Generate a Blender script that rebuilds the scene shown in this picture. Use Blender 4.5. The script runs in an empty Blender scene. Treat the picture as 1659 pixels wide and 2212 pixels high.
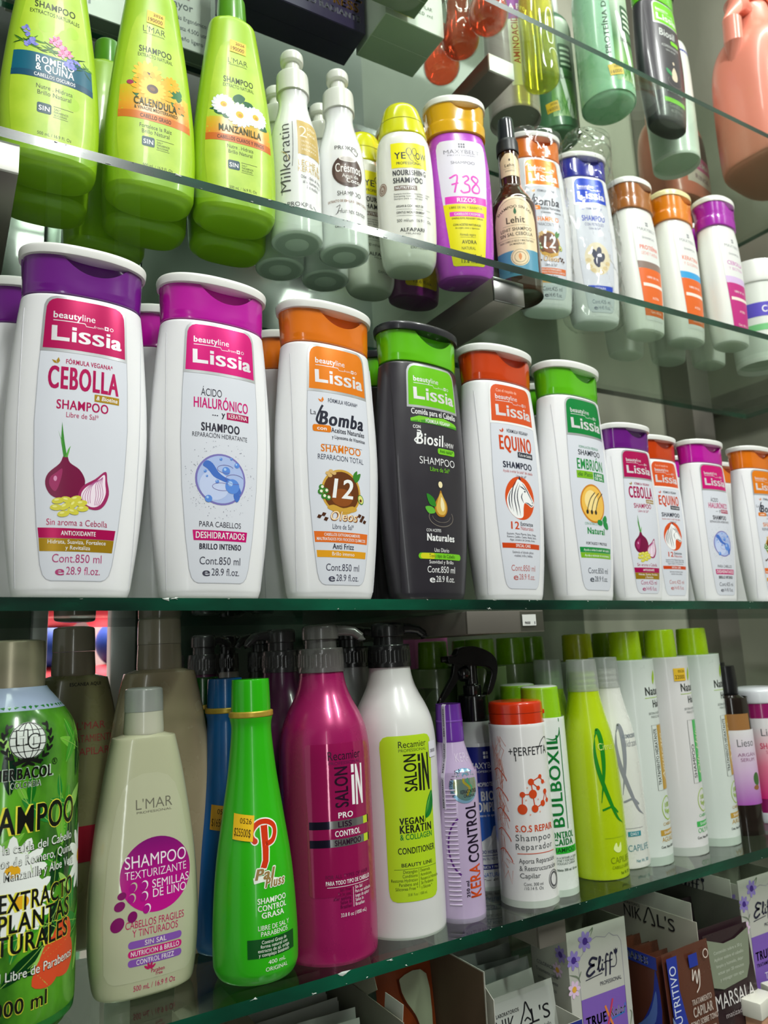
import bpy, bmesh, math, random
import numpy as np
from mathutils import Vector, Matrix
from mathutils.geometry import tessellate_polygon
random.seed(7); np.random.seed(7)
SC = bpy.context.scene
COL = SC.collection
PI = math.pi
Z0 = 1.45            # camera height above the shop floor

# ------------------------------------------------------------------ camera
cam_d = bpy.data.cameras.new('camera'); cam = bpy.data.objects.new('camera', cam_d); COL.objects.link(cam)
SC.camera = cam
_r = Vector((0.86381, -0.50189, -0.04398)); _u = Vector((-0.05183, -0.17537, 0.98314)); _f = Vector((0.50114, 0.84697, 0.17750))
cam.matrix_world = Matrix(((_r.x, _u.x, -_f.x, 0), (_r.y, _u.y, -_f.y, 0), (_r.z, _u.z, -_f.z, Z0), (0, 0, 0, 1)))
cam_d.sensor_fit = 'VERTICAL'; cam_d.sensor_height = 36.0; cam_d.lens = 36.0 * 1640 / 2212
cam_d.clip_start = 0.01
cam_d.dof.use_dof = True; cam_d.dof.focus_distance = 0.64; cam_d.dof.aperture_fstop = 9.0

# ------------------------------------------------------------------ light and exposure
SC.view_settings.view_transform = 'Standard'; SC.view_settings.look = 'None'
SC.view_settings.gamma = 1.0; SC.view_settings.use_curve_mapping = False
SC.view_settings.exposure = 0.42
w = bpy.data.worlds.new('shop_ambience'); SC.world = w; w.use_nodes = True
w.node_tree.nodes['Background'].inputs[0].default_value = (0.83, 0.87, 0.83, 1)
w.node_tree.nodes['Background'].inputs[1].default_value = 0.36
def area(name, loc, rot, sx, sy, power, col=(1, 1, 1)):
    d = bpy.data.lights.new(name, 'AREA'); d.shape = 'RECTANGLE'; d.size = sx; d.size_y = sy; d.energy = power; d.color = col
    o = bpy.data.objects.new(name, d); COL.objects.link(o); o.location = loc; o.rotation_euler = rot
    return o
LC = (0.97, 1.0, 0.955)
area('ceiling_tube_light', (0.25, -0.65, Z0 + 1.78), (math.radians(22), 0, 0), 0.12, 1.2, 33, LC)
area('ceiling_tube_light', (1.35, -0.65, Z0 + 1.78), (math.radians(22), 0, 0), 0.12, 1.2, 33, LC)
area('ceiling_tube_light', (0.70, 0.30, Z0 + 1.70), (0, 0, 0), 1.9, 0.10, 9, LC)
area('vertical_case_tube', (-0.30, -1.15, Z0 + 0.1), (math.radians(90), 0, math.radians(-14)), 0.10, 1.3, 2.4, (0.96, 1.0, 0.98))  # added light behind the camera, for vertical streaks on glossy bottles
area('far_aisle_light', (0.30, 1.9, Z0 + 1.0), (0, 0, 0), 0.9, 0.5, 55, (1, 1, 1))

# ------------------------------------------------------------------ materials
def lin(c):
    c = c / 255.0
    return c / 12.92 if c <= 0.04045 else ((c + 0.055) / 1.055) ** 2.4
def rgb(t): return (lin(t[0]), lin(t[1]), lin(t[2]), 1)
MATS = {}
def mat(col, rough=0.38, metal=0.0, coat=0.0, sub=0.0, kind='plastic', spec=0.5):
    key = (col, rough, metal, coat, sub, kind, spec)
    if key in MATS: return MATS[key]
    m = bpy.data.materials.new('%s_%02x%02x%02x' % ((kind,) + tuple(int(c) for c in col)))
    m.use_nodes = True; nt = m.node_tree; b = nt.nodes['Principled BSDF']
    b.inputs['Base Color'].default_value = rgb(col); b.inputs['Metallic'].default_value = metal
    b.inputs['Specular IOR Level'].default_value = spec
    b.inputs['Coat Weight'].default_value = coat; b.inputs['Coat Roughness'].default_value = 0.06
    if sub:
        b.inputs['Subsurface Weight'].default_value = sub; b.inputs['Subsurface Radius'].default_value = (1, 1, 0.9); b.inputs['Subsurface Scale'].default_value = 0.012
    if kind in ('plastic', 'metal', 'card'):
        n = nt.nodes.new('ShaderNodeTexNoise'); n.inputs['Scale'].default_value = 60 if kind != 'metal' else 25
        n.inputs['Detail'].default_value = 3
        tc = nt.nodes.new('ShaderNodeTexCoord'); nt.links.new(tc.outputs['Object'], n.inputs['Vector'])
        mr = nt.nodes.new('ShaderNodeMapRange'); mr.inputs['To Min'].default_value = max(0.02, rough - 0.06); mr.inputs['To Max'].default_value = rough + 0.06
        nt.links.new(n.outputs['Fac'], mr.inputs['Value']); nt.links.new(mr.outputs['Result'], b.inputs['Roughness'])
    else:
        b.inputs['Roughness'].default_value = rough
    MATS[key] = m
    return m
def ink(col, rough=0.36, metal=0.0): return mat(col, rough, metal, kind='ink', spec=0.28)
def clear(col, name, dens=1.0, base=0.04, rough=0.04, diff=0.0, dcol=None, emul=0.9):
    """thin clear material: tinted see-through plus mirror reflection that grows at grazing angles"""
    key = ('clear', name)
    if key in MATS: return MATS[key]
    m = bpy.data.materials.new(name); m.use_nodes = True; nt = m.node_tree; nt.nodes.clear()
    out = nt.nodes.new('ShaderNodeOutputMaterial'); tr = nt.nodes.new('ShaderNodeBsdfTransparent'); tr.inputs[0].default_value = col
    gl = nt.nodes.new('ShaderNodeBsdfGlossy'); gl.inputs['Roughness'].default_value = rough
    lw = nt.nodes.new('ShaderNodeLayerWeight'); lw.inputs['Blend'].default_value = 0.5
    pw = nt.nodes.new('ShaderNodeMath'); pw.operation = 'POWER'; pw.inputs[1].default_value = 4.0
    mu = nt.nodes.new('ShaderNodeMath'); mu.operation = 'MULTIPLY_ADD'; mu.inputs[1].default_value = emul; mu.inputs[2].default_value = base
    nt.links.new(lw.outputs['Facing'], pw.inputs[0]); nt.links.new(pw.outputs[0], mu.inputs[0])
    src = tr
    if diff:
        df = nt.nodes.new('ShaderNodeBsdfDiffuse'); df.inputs[0].default_value = dcol or (0.8, 0.8, 0.8, 1)
        m2 = nt.nodes.new('ShaderNodeMixShader'); m2.inputs[0].default_value = diff
        nt.links.new(tr.outputs[0], m2.inputs[1]); nt.links.new(df.outputs[0], m2.inputs[2]); src = m2
    mx = nt.nodes.new('ShaderNodeMixShader'); nt.links.new(mu.outputs[0], mx.inputs[0])
    nt.links.new(src.outputs[0], mx.inputs[1]); nt.links.new(gl.outputs[0], mx.inputs[2]); nt.links.new(mx.outputs[0], out.inputs[0])
    MATS[key] = m
    return m
def noisy(name, c1, c2, scale, rough=0.4, bump=0.0, stretch=(1, 1, 1), metal=0.0, coat=0.0, lo=0.4, hi=0.6):
    key = ('noisy', name)
    if key in MATS: return MATS[key]
    m = bpy.data.materials.new(name); m.use_nodes = True; nt = m.node_tree; b = nt.nodes['Principled BSDF']
    tc = nt.nodes.new('ShaderNodeTexCoord'); mp = nt.nodes.new('ShaderNodeMapping'); mp.inputs['Scale'].default_value = stretch
    n = nt.nodes.new('ShaderNodeTexNoise'); n.inputs['Scale'].default_value = scale; n.inputs['Detail'].default_value = 6
    cr = nt.nodes.new('ShaderNodeValToRGB'); cr.color_ramp.elements[0].position = lo; cr.color_ramp.elements[1].position = hi
    cr.color_ramp.elements[0].color = rgb(c1); cr.color_ramp.elements[1].color = rgb(c2)
    nt.links.new(tc.outputs['Object'], mp.inputs[0]); nt.links.new(mp.outputs[0], n.inputs['Vector']); nt.links.new(n.outputs['Fac'], cr.inputs[0])
    nt.links.new(cr.outputs[0], b.inputs['Base Color']); b.inputs['Roughness'].default_value = rough; b.inputs['Metallic'].default_value = metal
    b.inputs['Coat Weight'].default_value = coat; b.inputs['Coat Roughness'].default_value = 0.05
    if bump:
        bp = nt.nodes.new('ShaderNodeBump'); bp.inputs['Strength'].default_value = bump; bp.inputs['Distance'].default_value = 0.002
        nt.links.new(n.outputs['Fac'], bp.inputs['Height']); nt.links.new(bp.outputs[0], b.inputs['Normal'])
    MATS[key] = m
    return m
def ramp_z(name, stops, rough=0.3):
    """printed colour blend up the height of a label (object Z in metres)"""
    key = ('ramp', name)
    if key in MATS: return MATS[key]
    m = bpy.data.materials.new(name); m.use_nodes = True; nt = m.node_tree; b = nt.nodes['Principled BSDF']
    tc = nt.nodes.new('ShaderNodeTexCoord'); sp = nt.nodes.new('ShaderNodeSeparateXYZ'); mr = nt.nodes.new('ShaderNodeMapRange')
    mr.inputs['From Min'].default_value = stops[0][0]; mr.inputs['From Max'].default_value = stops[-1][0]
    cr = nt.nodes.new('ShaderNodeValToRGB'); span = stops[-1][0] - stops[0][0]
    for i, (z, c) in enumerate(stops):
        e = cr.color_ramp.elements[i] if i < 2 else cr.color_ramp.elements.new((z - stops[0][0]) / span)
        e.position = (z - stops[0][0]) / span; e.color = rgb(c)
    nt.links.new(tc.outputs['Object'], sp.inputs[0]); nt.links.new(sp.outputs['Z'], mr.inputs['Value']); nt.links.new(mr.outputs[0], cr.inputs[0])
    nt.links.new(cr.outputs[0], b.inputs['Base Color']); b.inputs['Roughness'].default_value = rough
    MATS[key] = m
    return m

# ------------------------------------------------------------------ objects
def link_mesh(name, verts, faces, mats, midx=None, parent=None, smooth=35):
    me = bpy.data.meshes.new(name); me.from_pydata([tuple(v) for v in verts], [], faces)
    for m in (mats if isinstance(mats, (list, tuple)) else [mats]): me.materials.append(m)
    if midx is not None: me.polygons.foreach_set('material_index', midx)
    if smooth:
        me.polygons.foreach_set('use_smooth', [True] * len(me.polygons)); me.set_sharp_from_angle(angle=math.radians(smooth))
    me.update()
    o = bpy.data.objects.new(name, me); COL.objects.link(o)
    if parent is not None: o.parent = parent
    return o
def thing(name, label, cat, loc=(0, 0, 0), rz=0.0, group=None, ry=0.0, rx=0.0):
    o = bpy.data.objects.new(name, None); COL.objects.link(o); o.empty_display_size = 0.02
    o.location = (loc[0], loc[1], loc[2] + Z0); o.rotation_euler = (rx, ry, rz)
    o['label'] = label; o['category'] = cat
    if group: o['group'] = group
    return o
def tag(o, label=None, cat=None, group=None, kind=None):
    if label: o['label'] = label
    if cat: o['category'] = cat
    if group: o['group'] = group
    if kind: o['kind'] = kind
    return o
def dup(root, loc, label, rz=None, scale=None, group=None, skip=()):
    def cp(o, parent):
        c = o.copy(); COL.objects.link(c); c.parent = parent
        for ch in list(o.children):
            if ch.name.split('.')[0] not in skip: cp(ch, c)
        return c
    r = cp(root, None); r.location = (loc[0], loc[1], loc[2] + Z0); r['label'] = label
    if rz is not None: r.rotation_euler.z = rz
    if scale: r.scale = (scale,) * 3
    if group: r['group'] = group
    return r
def recolor(root, table):
    """own mesh copies with other materials for named parts of a copied thing"""
    for ch in root.children_recursive:
        k = ch.name.split('.')[0]
        if k in table:
            ch.data = ch.data.copy(); ch.data.materials[0] = table[k]
MM = 0.001
def smooth_profile(pts, k=7):
    """Catmull-Rom through (z,a,b,n) rows in mm; a repeated row is a hard corner"""
    P = [np.array(p if len(p) == 4 else (p[0], p[1], p[1] if len(p) == 2 else p[2], 2.0), float) for p in pts]
    segs, cur = [], [P[0]]
    for i in range(1, len(P)):
        if np.allclose(P[i], P[i - 1]): segs.append(cur); cur = [P[i]]
        else: cur.append(P[i])
    segs.append(cur); out = []
    for s in segs:
        for i in range(len(s) - 1):
            p0 = s[i - 1] if i > 0 else 2 * s[i] - s[i + 1]; p1, p2 = s[i], s[i + 1]; p3 = s[i + 2] if i + 2 < len(s) else 2 * s[i + 1] - s[i]
            kk = 1 if len(s) == 2 else k
            for j in range(kk):
                t = j / kk
                out.append(0.5 * ((2 * p1) + (-p0 + p2) * t + (2 * p0 - 5 * p1 + 4 * p2 - p3) * t * t + (-p0 + 3 * p1 - 3 * p2 + p3) * t ** 3))
        if len(s) > 1 or len(segs) == 1: out.append(s[-1])
    return np.array(out)
def ring_xy(a, b, n, N, side=None):
    t = np.arange(N) / N * 2 * PI - PI / 2
    c, s = np.cos(t), np.sin(t)
    return a * np.sign(c) * np.abs(c) ** (2 / n), b * np.sign(s) * np.abs(s) ** (2 / n)
def loft(name, parent, m, prof, N=48, k=7, deform=None, rib=None, at=(0, 0), smooth=35, closed=True):
    D = smooth_profile(prof, k); V = []; F = []
    for z, a, b, n in D:
        x, y = ring_xy(max(a, 0.01), max(b, 0.01), n, N)
        if rib and rib[0] <= z <= rib[1]:
            f = np.where(np.arange(N) % 2 == 0, 1.0, rib[2]); x, y = x * f, y * f
        V += [(x[i] + at[0], y[i] + at[1], z) for i in range(N)]
    R = len(D)
    for r in range(R - 1):
        for i in range(N):
            j = (i + 1) % N
            F.append((r * N + i, r * N + j, (r + 1) * N + j, (r + 1) * N + i))
    if closed:
        F.append(tuple(range(N - 1, -1, -1))); F.append(tuple((R - 1) * N + i for i in range(N)))
    V = np.array(V)
    if deform: V = deform(V)
    return link_mesh(name, V * MM, F, m, parent=parent, smooth=smooth)
def box_vf(x0, x1, y0, y1, z0, z1):
    V = [(x, y, z) for z in (z0, z1) for y in (y0, y1) for x in (x0, x1)]
    return V, [(0, 2, 3, 1), (4, 5, 7, 6), (0, 1, 5, 4), (2, 6, 7, 3), (0, 4, 6, 2), (1, 3, 7, 5)]
def block(name, parent, m, x0, x1, y0, y1, z0, z1, bev=0.0, unit=MM, rot=None):
    bm = bmesh.new(); V, F = box_vf(x0 * unit, x1 * unit, y0 * unit, y1 * unit, z0 * unit, z1 * unit)
    vs = [bm.verts.new(v) for v in V]
    for f in F: bm.faces.new([vs[i] for i in f])
    if bev: bmesh.ops.bevel(bm, geom=bm.edges[:], offset=bev * unit, segments=2, affect='EDGES', profile=0.6)
    if rot is not None: bmesh.ops.transform(bm, matrix=rot, verts=bm.verts)
    me = bpy.data.meshes.new(name); bm.to_mesh(me); bm.free(); me.materials.append(m)
    if bev:
        me.polygons.foreach_set('use_smooth', [True] * len(me.polygons)); me.set_sharp_from_angle(angle=math.radians(50))
    o = bpy.data.objects.new(name, me); COL.objects.link(o)
    if parent is not None: o.parent = parent
    return o
def tube(name, parent, m, pts, radii, N=14, flat=1.0):
    """swept round bar along mm points"""
    P = [Vector(p) for p in pts]; V = []; F = []
    for i, p in enumerate(P):
        d = (P[min(i + 1, len(P) - 1)] - P[max(i - 1, 0)]).normalized()
        up = Vector((0, 0, 1)) if abs(d.z) < 0.9 else Vector((0, 1, 0))
        a = d.cross(up).normalized(); b = a.cross(d).normalized(); r = radii if not hasattr(radii, '__len__') else radii[i]
        for j in range(N):
            t = 2 * PI * j / N; q = p + a * (r * math.cos(t)) + b * (r * flat * math.sin(t)); V.append(tuple(q * MM))
    for i in range(len(P) - 1):
        for j in range(N): F.append((i * N + j, i * N + (j + 1) % N, (i + 1) * N + (j + 1) % N, (i + 1) * N + j))
    F.append(tuple(range(N - 1, -1, -1))); F.append(tuple((len(P) - 1) * N + j for j in range(N)))
    return link_mesh(name, V, F, m, parent=parent)
def extrude(name, parent, m, poly, y0, y1, bev=0.0, smooth=35):
    """side outline (x,z in mm) given thickness in y"""
    bm = bmesh.new()
    vs = [bm.verts.new((p[0] * MM, y0 * MM, p[1] * MM)) for p in poly]; f = bm.faces.new(vs)
    r = bmesh.ops.extrude_face_region(bm, geom=[f]); nv = [e for e in r['geom'] if isinstance(e, bmesh.types.BMVert)]
    bmesh.ops.translate(bm, verts=nv, vec=(0, (y1 - y0) * MM, 0)); bmesh.ops.recalc_face_normals(bm, faces=bm.faces)
    if bev: bmesh.ops.bevel(bm, geom=bm.edges[:], offset=bev * MM, segments=2, affect='EDGES')
    me = bpy.data.meshes.new(name); bm.to_mesh(me); bm.free(); me.materials.append(m)
    me.polygons.foreach_set('use_smooth', [True] * len(me.polygons)); me.set_sharp_from_angle(angle=math.radians(smooth))
    o = bpy.data.objects.new(name, me); COL.objects.link(o); o.parent = parent
    return o

# ------------------------------------------------------------------ lettering: every glyph becomes flat geometry once
CHARS = "ABCDEFGHIJKLMNOPQRSTUVWXYZabcdefghijklmnopqrstuvwxyz0123456789.,:&*'^-+/$()!?@" + "ÁÉÍÓÚáéíóúñÑ®´"
def make_glyphs():
    styles = {'r': 0.0, 'b': 0.010, 'l': -0.008, 'h': 0.014}
    obs = []
    def new(body, off):
        c = bpy.data.curves.new('glyph', 'FONT'); c.body = body; c.offset = off; c.resolution_u = 4; c.fill_mode = 'FRONT'
        o = bpy.data.objects.new('glyph', c); COL.objects.link(o); obs.append(o); return o
    base = {}
    for ch in CHARS: base[ch] = (new('H' + ch + 'H', 0.0), [new(ch, f) for f in styles.values()])
    hh = new('HH', 0.0)
    dg = bpy.context.evaluated_depsgraph_get(); G = {k: {} for k in styles}
    def arr(o):
        me = o.evaluated_get(dg).to_mesh(); v = np.empty(len(me.vertices) * 3); me.vertices.foreach_get('co', v)
        me.calc_loop_triangles(); t = np.empty(len(me.loop_triangles) * 3, int); me.loop_triangles.foreach_get('vertices', t)
        o.evaluated_get(dg).to_mesh_clear(); return v.reshape(-1, 3)[:, :2].copy(), t.reshape(-1, 3).copy()
    v, _ = arr(hh); whh = v[:, 0].max()
    for ch, (o3, os_) in base.items():
        v3, _ = arr(o3); adv = v3[:, 0].max() - whh
        for (k, off), o in zip(styles.items(), os_):
            vv, tt = arr(o)
            # Blender keeps coincident points apart; that is fine for flat print
            G[k][ch] = (vv, tt, adv + {'r': 0, 'l': 0, 'b': 0.04, 'h': 0.085}[k])
    caph = G['r']['H'][0][:, 1].max()
    for o in obs:
        c = o.data; bpy.data.objects.remove(o); bpy.data.curves.remove(c)
    return G, caph
GLYPH, CAPH = make_glyphs()

def subdivide(V, T, L):
    V = [tuple(v) for v in V]; out = []; cache = {}
    def mid(a, b):
        k = (a, b) if a < b else (b, a)
        if k not in cache: V.append(((V[a][0] + V[b][0]) / 2, (V[a][1] + V[b][1]) / 2)); cache[k] = len(V) - 1
        return cache[k]
    st = [tuple(t) for t in T]
    while st:
        a, b, c = st.pop()
        l = [math.dist(V[a], V[b]), math.dist(V[b], V[c]), math.dist(V[c], V[a])]
        i = max(range(3), key=lambda q: l[q])
        if l[i] <= L: out.append((a, b, c)); continue
        a, b, c = (a, b, c) if i == 0 else (b, c, a) if i == 1 else (c, a, b)
        m = mid(a, b); st += [(a, m, c), (m, b, c)]
    return V, out
def spline(pts, k=8, closed=False):
    P = [np.array(p, float) for p in pts]; out = []; n = len(P)
    for i in range(n if closed else n - 1):
        if closed: p0, p1, p2, p3 = P[i - 1], P[i], P[(i + 1) % n], P[(i + 2) % n]
        else:
            p1, p2 = P[i], P[i + 1]; p0 = P[i - 1] if i else 2 * p1 - p2; p3 = P[i + 2] if i + 2 < n else 2 * p2 - p1
        for j in range(k):
            t = j / k; out.append(0.5 * ((2 * p1) + (-p0 + p2) * t + (2 * p0 - 5 * p1 + 4 * p2 - p3) * t * t + (-p0 + 3 * p1 - 3 * p2 + p3) * t ** 3))
    if not closed: out.append(P[-1])
    return [tuple(p) for p in out]

class Surf:
    """front of a body: (s, z) in mm -> point on the surface, lifted by off"""
    def __init__(self, prof, mode='flat', k=7):
        D = smooth_profile(prof, k); D = D[np.argsort(D[:, 0], kind='stable')]; self.D = D; self.mode = mode
    def __call__(self, S, Z, off):
        D = self.D; a = np.interp(Z, D[:, 0], D[:, 1]); b = np.interp(Z, D[:, 0], D[:, 2]); n = np.interp(Z, D[:, 0], D[:, 3])
        if self.mode == 'cyl':
            th = S / np.maximum(a, 1); sn, cs = np.sin(th), np.cos(th); e = 2 / n
            return np.stack([(a + off) * np.sign(sn) * np.abs(sn) ** e, -(b + off) * np.sign(cs) * np.abs(cs) ** e, Z], 1)
        q = np.clip(np.abs(S) / a, 0, 0.999)
        return np.stack([S, -b * (1 - q ** n) ** (1 / n) - off, Z], 1)
class Plane:
    """flat face; side '-y' (front), '-x' (left) or '+z' (top)"""
    def __init__(self, d, side='-y', mode='plane'): self.d = d; self.side = side; self.mode = mode
    def __call__(self, S, Z, off):
        d = np.full(len(S), self.d)
        if self.side == '-y': return np.stack([S, -d - off, Z], 1)
        if self.side == '-x': return np.stack([-d - off, -S, Z], 1)
        if self.side == '+x': return np.stack([d + off, S, Z], 1)
        return np.stack([S, Z, d + off], 1)

class Print:
    def __init__(self, surf, base=0.12, step=0.05, L=None):
        step = 0.12 if getattr(surf, 'mode', '') == 'plane' else step
        L = L or (2.6 if getattr(surf, 'mode', '') == 'cyl' else 4.0)
        self.f = surf; self.base = base; self.step = step; self.L = L; self.V = []; self.F = []; self.M = []; self.mats = []; self.n = 0
        self.dz = 0; self.ds = 0; self.sc = 1.0
    def mi(self, m):
        if m not in self.mats: self.mats.append(m)
        return self.mats.index(m)
    def add(self, m, V, T, layer):
        V = [(v[0] * self.sc + self.ds, v[1] * self.sc + self.dz) for v in V]
        if getattr(self.f, 'mode', 'flat') != 'plane': V, T = subdivide(V, T, self.L)
        A = np.array(V, float); P = self.f(A[:, 0], A[:, 1], self.base + self.step * layer)
        k = self.mi(m); self.V.append(P * MM); self.F += [(a + self.n, b + self.n, c + self.n) for a, b, c in T]; self.M += [k] * len(T); self.n += len(P)
    def rows(self, m, rows, layer=0, n=10):
        V = []; T = []
        for z, l, r in rows: V += [(l + (r - l) * i / n, z) for i in range(n + 1)]
        for j in range(len(rows) - 1):
            for i in range(n):
                a = j * (n + 1) + i; b = a + n + 1; T += [(a, a + 1, b + 1), (a, b + 1, b)]
        self.add(m, V, T, layer)
    def rect(self, m, s0, z0, s1, z1, layer=0, r=0.0, shear=0.0):
        if r <= 0: rows = [(z0, s0, s1), (z1, s0 + shear, s1 + shear)]
        else:
            rows = []
            for i in range(6):
                t = PI / 2 * i / 5; rows.append((z0 + r * (1 - math.sin(t)) , s0 + r * (1 - math.cos(t)) , s1 - r * (1 - math.cos(t))))
            rows = [(z0 + r * (1 - math.cos(PI / 2 * i / 5)), s0 + r * (1 - math.sin(PI / 2 * i / 5)), s1 - r * (1 - math.sin(PI / 2 * i / 5))) for i in range(6)]
            rows += [(z1 - (z - z0), a, b) for z, a, b in rows[::-1]]
        self.rows(m, rows, layer, 4)
    def disc(self, m, s, z, rx, rz=None, layer=0, n=28, rot=0.0):
        rz = rz or rx; V = [(s, z)]; c, q = math.cos(rot), math.sin(rot)
        for i in range(n):
            t = 2 * PI * i / n; x, y = rx * math.cos(t), rz * math.sin(t); V.append((s + x * c - y * q, z + x * q + y * c))
        self.add(m, V, [(0, 1 + i, 1 + (i + 1) % n) for i in range(n)], layer)
    def poly(self, m, pts, layer=0, smooth=0):
        if smooth: pts = spline(pts, smooth, True)
        T = tessellate_polygon([[Vector((p[0], p[1], 0)) for p in pts]])
        T2 = []
        for a, b, c in T:
            ar = (pts[b][0] - pts[a][0]) * (pts[c][1] - pts[a][1]) - (pts[b][1] - pts[a][1]) * (pts[c][0] - pts[a][0])
            T2.append((a, b, c) if ar > 0 else (a, c, b))
        self.add(m, pts, T2, layer)
    def stroke(self, m, pts, wd, layer=0, smooth=8, closed=False, taper=False):
        if smooth: pts = spline(pts, smooth, closed)
        n = len(pts); V = []
        for i in range(n):
            a = pts[i - 1] if (i or closed) else pts[i]; b = pts[(i + 1) % n] if (i < n - 1 or closed) else pts[i]
            dx, dz = b[0] - a[0], b[1] - a[1]; l = math.hypot(dx, dz) or 1
            ww = wd / 2 * (1 if not taper else max(0.12, math.sin(PI * (i + 0.5) / n)))
            V += [(pts[i][0] - dz / l * ww, pts[i][1] + dx / l * ww), (pts[i][0] + dz / l * ww, pts[i][1] - dx / l * ww)]
        T = []
        for i in range(n if closed else n - 1):
            a = 2 * i; b = 2 * ((i + 1) % n); T += [(a, a + 1, b + 1), (a, b + 1, b)]
        self.add(m, V, T, layer)
    def ring(self, m, s, z, rx, wd, layer=0, rz=None, n=36, a0=0, a1=360):
        rz = rz or rx; full = a1 - a0 >= 360
        pts = [(s + rx * math.cos(math.radians(a0 + (a1 - a0) * i / n)), z + rz * math.sin(math.radians(a0 + (a1 - a0) * i / n))) for i in range(n if full else n + 1)]
        self.stroke(m, pts, wd, layer, smooth=0, closed=full)
    def text(self, m, txt, s, z, h=4.0, wd=None, al='C', st='r', shear=0.0, rot=0.0, layer=2, track=0.0, arc=None):
        G = GLYPH[st]; V = []; T = []; x = 0.0; n = 0; k = h / CAPH
        for ch in txt:
            if ch == ' ': x += 0.30 + track; continue
            g = G.get(ch)
            if g is None: continue
            v = g[0].copy(); v[:, 0] += x + v[:, 1] * shear
            V.append(v); T.append(g[1] + n); n += len(v); x += g[2] + track
        if not V: return
        V = np.concatenate(V); T = np.concatenate(T)
        sm = {'b': (-0.013, 0.013), 'h': (-0.032, 0.0, 0.032)}.get(st)      # heavier weights: the stem widened sideways
        if sm: T = np.concatenate([T + i * len(V) for i in range(len(sm))]); V = np.concatenate([V + np.array([d, 0.0]) for d in sm])
        x0, x1 = V[:, 0].min(), V[:, 0].max(); V[:, 0] -= x0; wid = (x1 - x0)
        kx = k if wd is None else wd / wid
        V = V * np.array([kx, k]); W = wid * kx
        V[:, 0] -= {'C': W / 2, 'L': 0, 'R': W}[al]
        if arc:      # lettering round a circle of that radius (positive: bends over the top)
            th = V[:, 0] / arc; R = abs(arc) + (V[:, 1] if arc > 0 else -V[:, 1])
            if arc > 0: V = np.stack([R * np.sin(th), R * np.cos(th)], 1)
            else: V = np.stack([R * np.sin(-th), -R * np.cos(th)], 1)
        if rot:
            c, q = math.cos(rot), math.sin(rot); V = np.stack([V[:, 0] * c - V[:, 1] * q, V[:, 0] * q + V[:, 1] * c], 1)
        V = V + np.array([s, z])
        self.add(m, [tuple(v) for v in V], [tuple(int(q) for q in t) for t in T], layer)
    def lines(self, m, rows, s, z, dz, h, wd=None, **kw):
        for i, t in enumerate(rows): self.text(m, t, s, z - dz * i, h, wd if not isinstance(wd, (list, tuple)) else wd[i], **kw)
    def build(self, name, parent, label=None):
        o = link_mesh(name, np.concatenate(self.V), self.F, self.mats, self.M, parent, smooth=0)
        if getattr(self.f, 'mode', 'flat') != 'plane': o.data.polygons.foreach_set('use_smooth', [True] * len(o.data.polygons))
        if label: o['label'] = label
        return o
WHITE = ink((240, 240, 240)); BLACK = ink((22, 22, 24)); DGREY = ink((60, 62, 66)); SILVER = ink((205, 207, 210), 0.28, 0.6)

# ================================================================== the setting
def struct(name, m, x0, x1, y0, y1, z0, z1, bev=0):
    o = block(name, None, m, x0, x1, y0, y1, z0 + Z0, z1 + Z0, bev, unit=1.0); o['kind'] = 'structure'; return o
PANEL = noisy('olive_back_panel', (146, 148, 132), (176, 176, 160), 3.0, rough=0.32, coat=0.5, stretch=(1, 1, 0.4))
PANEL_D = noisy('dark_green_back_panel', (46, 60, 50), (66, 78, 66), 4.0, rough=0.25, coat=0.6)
ALU = mat((176, 182, 178), 0.35, 0.7, kind='metal')
STEEL = mat((150, 150, 148), 0.22, 1.0, kind='metal')
STEEL_D = mat((128, 124, 116), 0.34, 0.55, kind='metal')
struct('floor', noisy('floor_tile', (176, 174, 166), (200, 197, 188), 2.0, rough=0.3), -3, 4, -4, 4.5, -Z0 - 0.05, -Z0)
struct('ceiling', mat((205, 208, 200), 0.8), -3, 4, -4, 4.5, 1.86, 1.92)
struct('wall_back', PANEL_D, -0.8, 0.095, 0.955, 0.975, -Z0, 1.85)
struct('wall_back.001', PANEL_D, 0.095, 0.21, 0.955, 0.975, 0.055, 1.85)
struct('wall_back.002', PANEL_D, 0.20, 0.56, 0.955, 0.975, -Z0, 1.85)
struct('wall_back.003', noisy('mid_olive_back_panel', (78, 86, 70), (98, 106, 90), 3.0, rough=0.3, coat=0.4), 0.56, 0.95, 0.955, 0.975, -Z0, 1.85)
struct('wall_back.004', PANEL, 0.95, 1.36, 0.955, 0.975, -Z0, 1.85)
struct('wall_front', noisy('dark_counter_front', (58, 54, 50), (84, 80, 74), 3.0, rough=0.6), -3, 4, -1.25, -1.2, -Z0, 1.0)  # unseen dark wall, added to keep ambient light off the lower shelves
struct('wall_right', PANEL, 1.36, 1.38, -0.2, 0.975, -Z0, 1.85)
struct('wall_far', noisy('far_shop_wall', (196, 150, 146), (228, 214, 208), 2.2, rough=0.7), -2.99, 3.9, 2.6, 2.65, -Z0, 1.85)
for i, (x0, x1, y0) in enumerate([(0.092, 0.108, 0.935), (0.175, 0.203, 0.93)]):
    struct('trim_%d' % (i + 1), ALU, x0, x1, y0, 0.954, -1.4, 1.85, 0.002)
struct('trim_3', STEEL_D, 1.215, 1.275, 0.89, 0.954, -1.4, 1.85, 0.003)
struct('trim_4', STEEL_D, 1.315, 1.358, 0.10, 0.95, 0.435, 0.465, 0.002)

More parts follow.
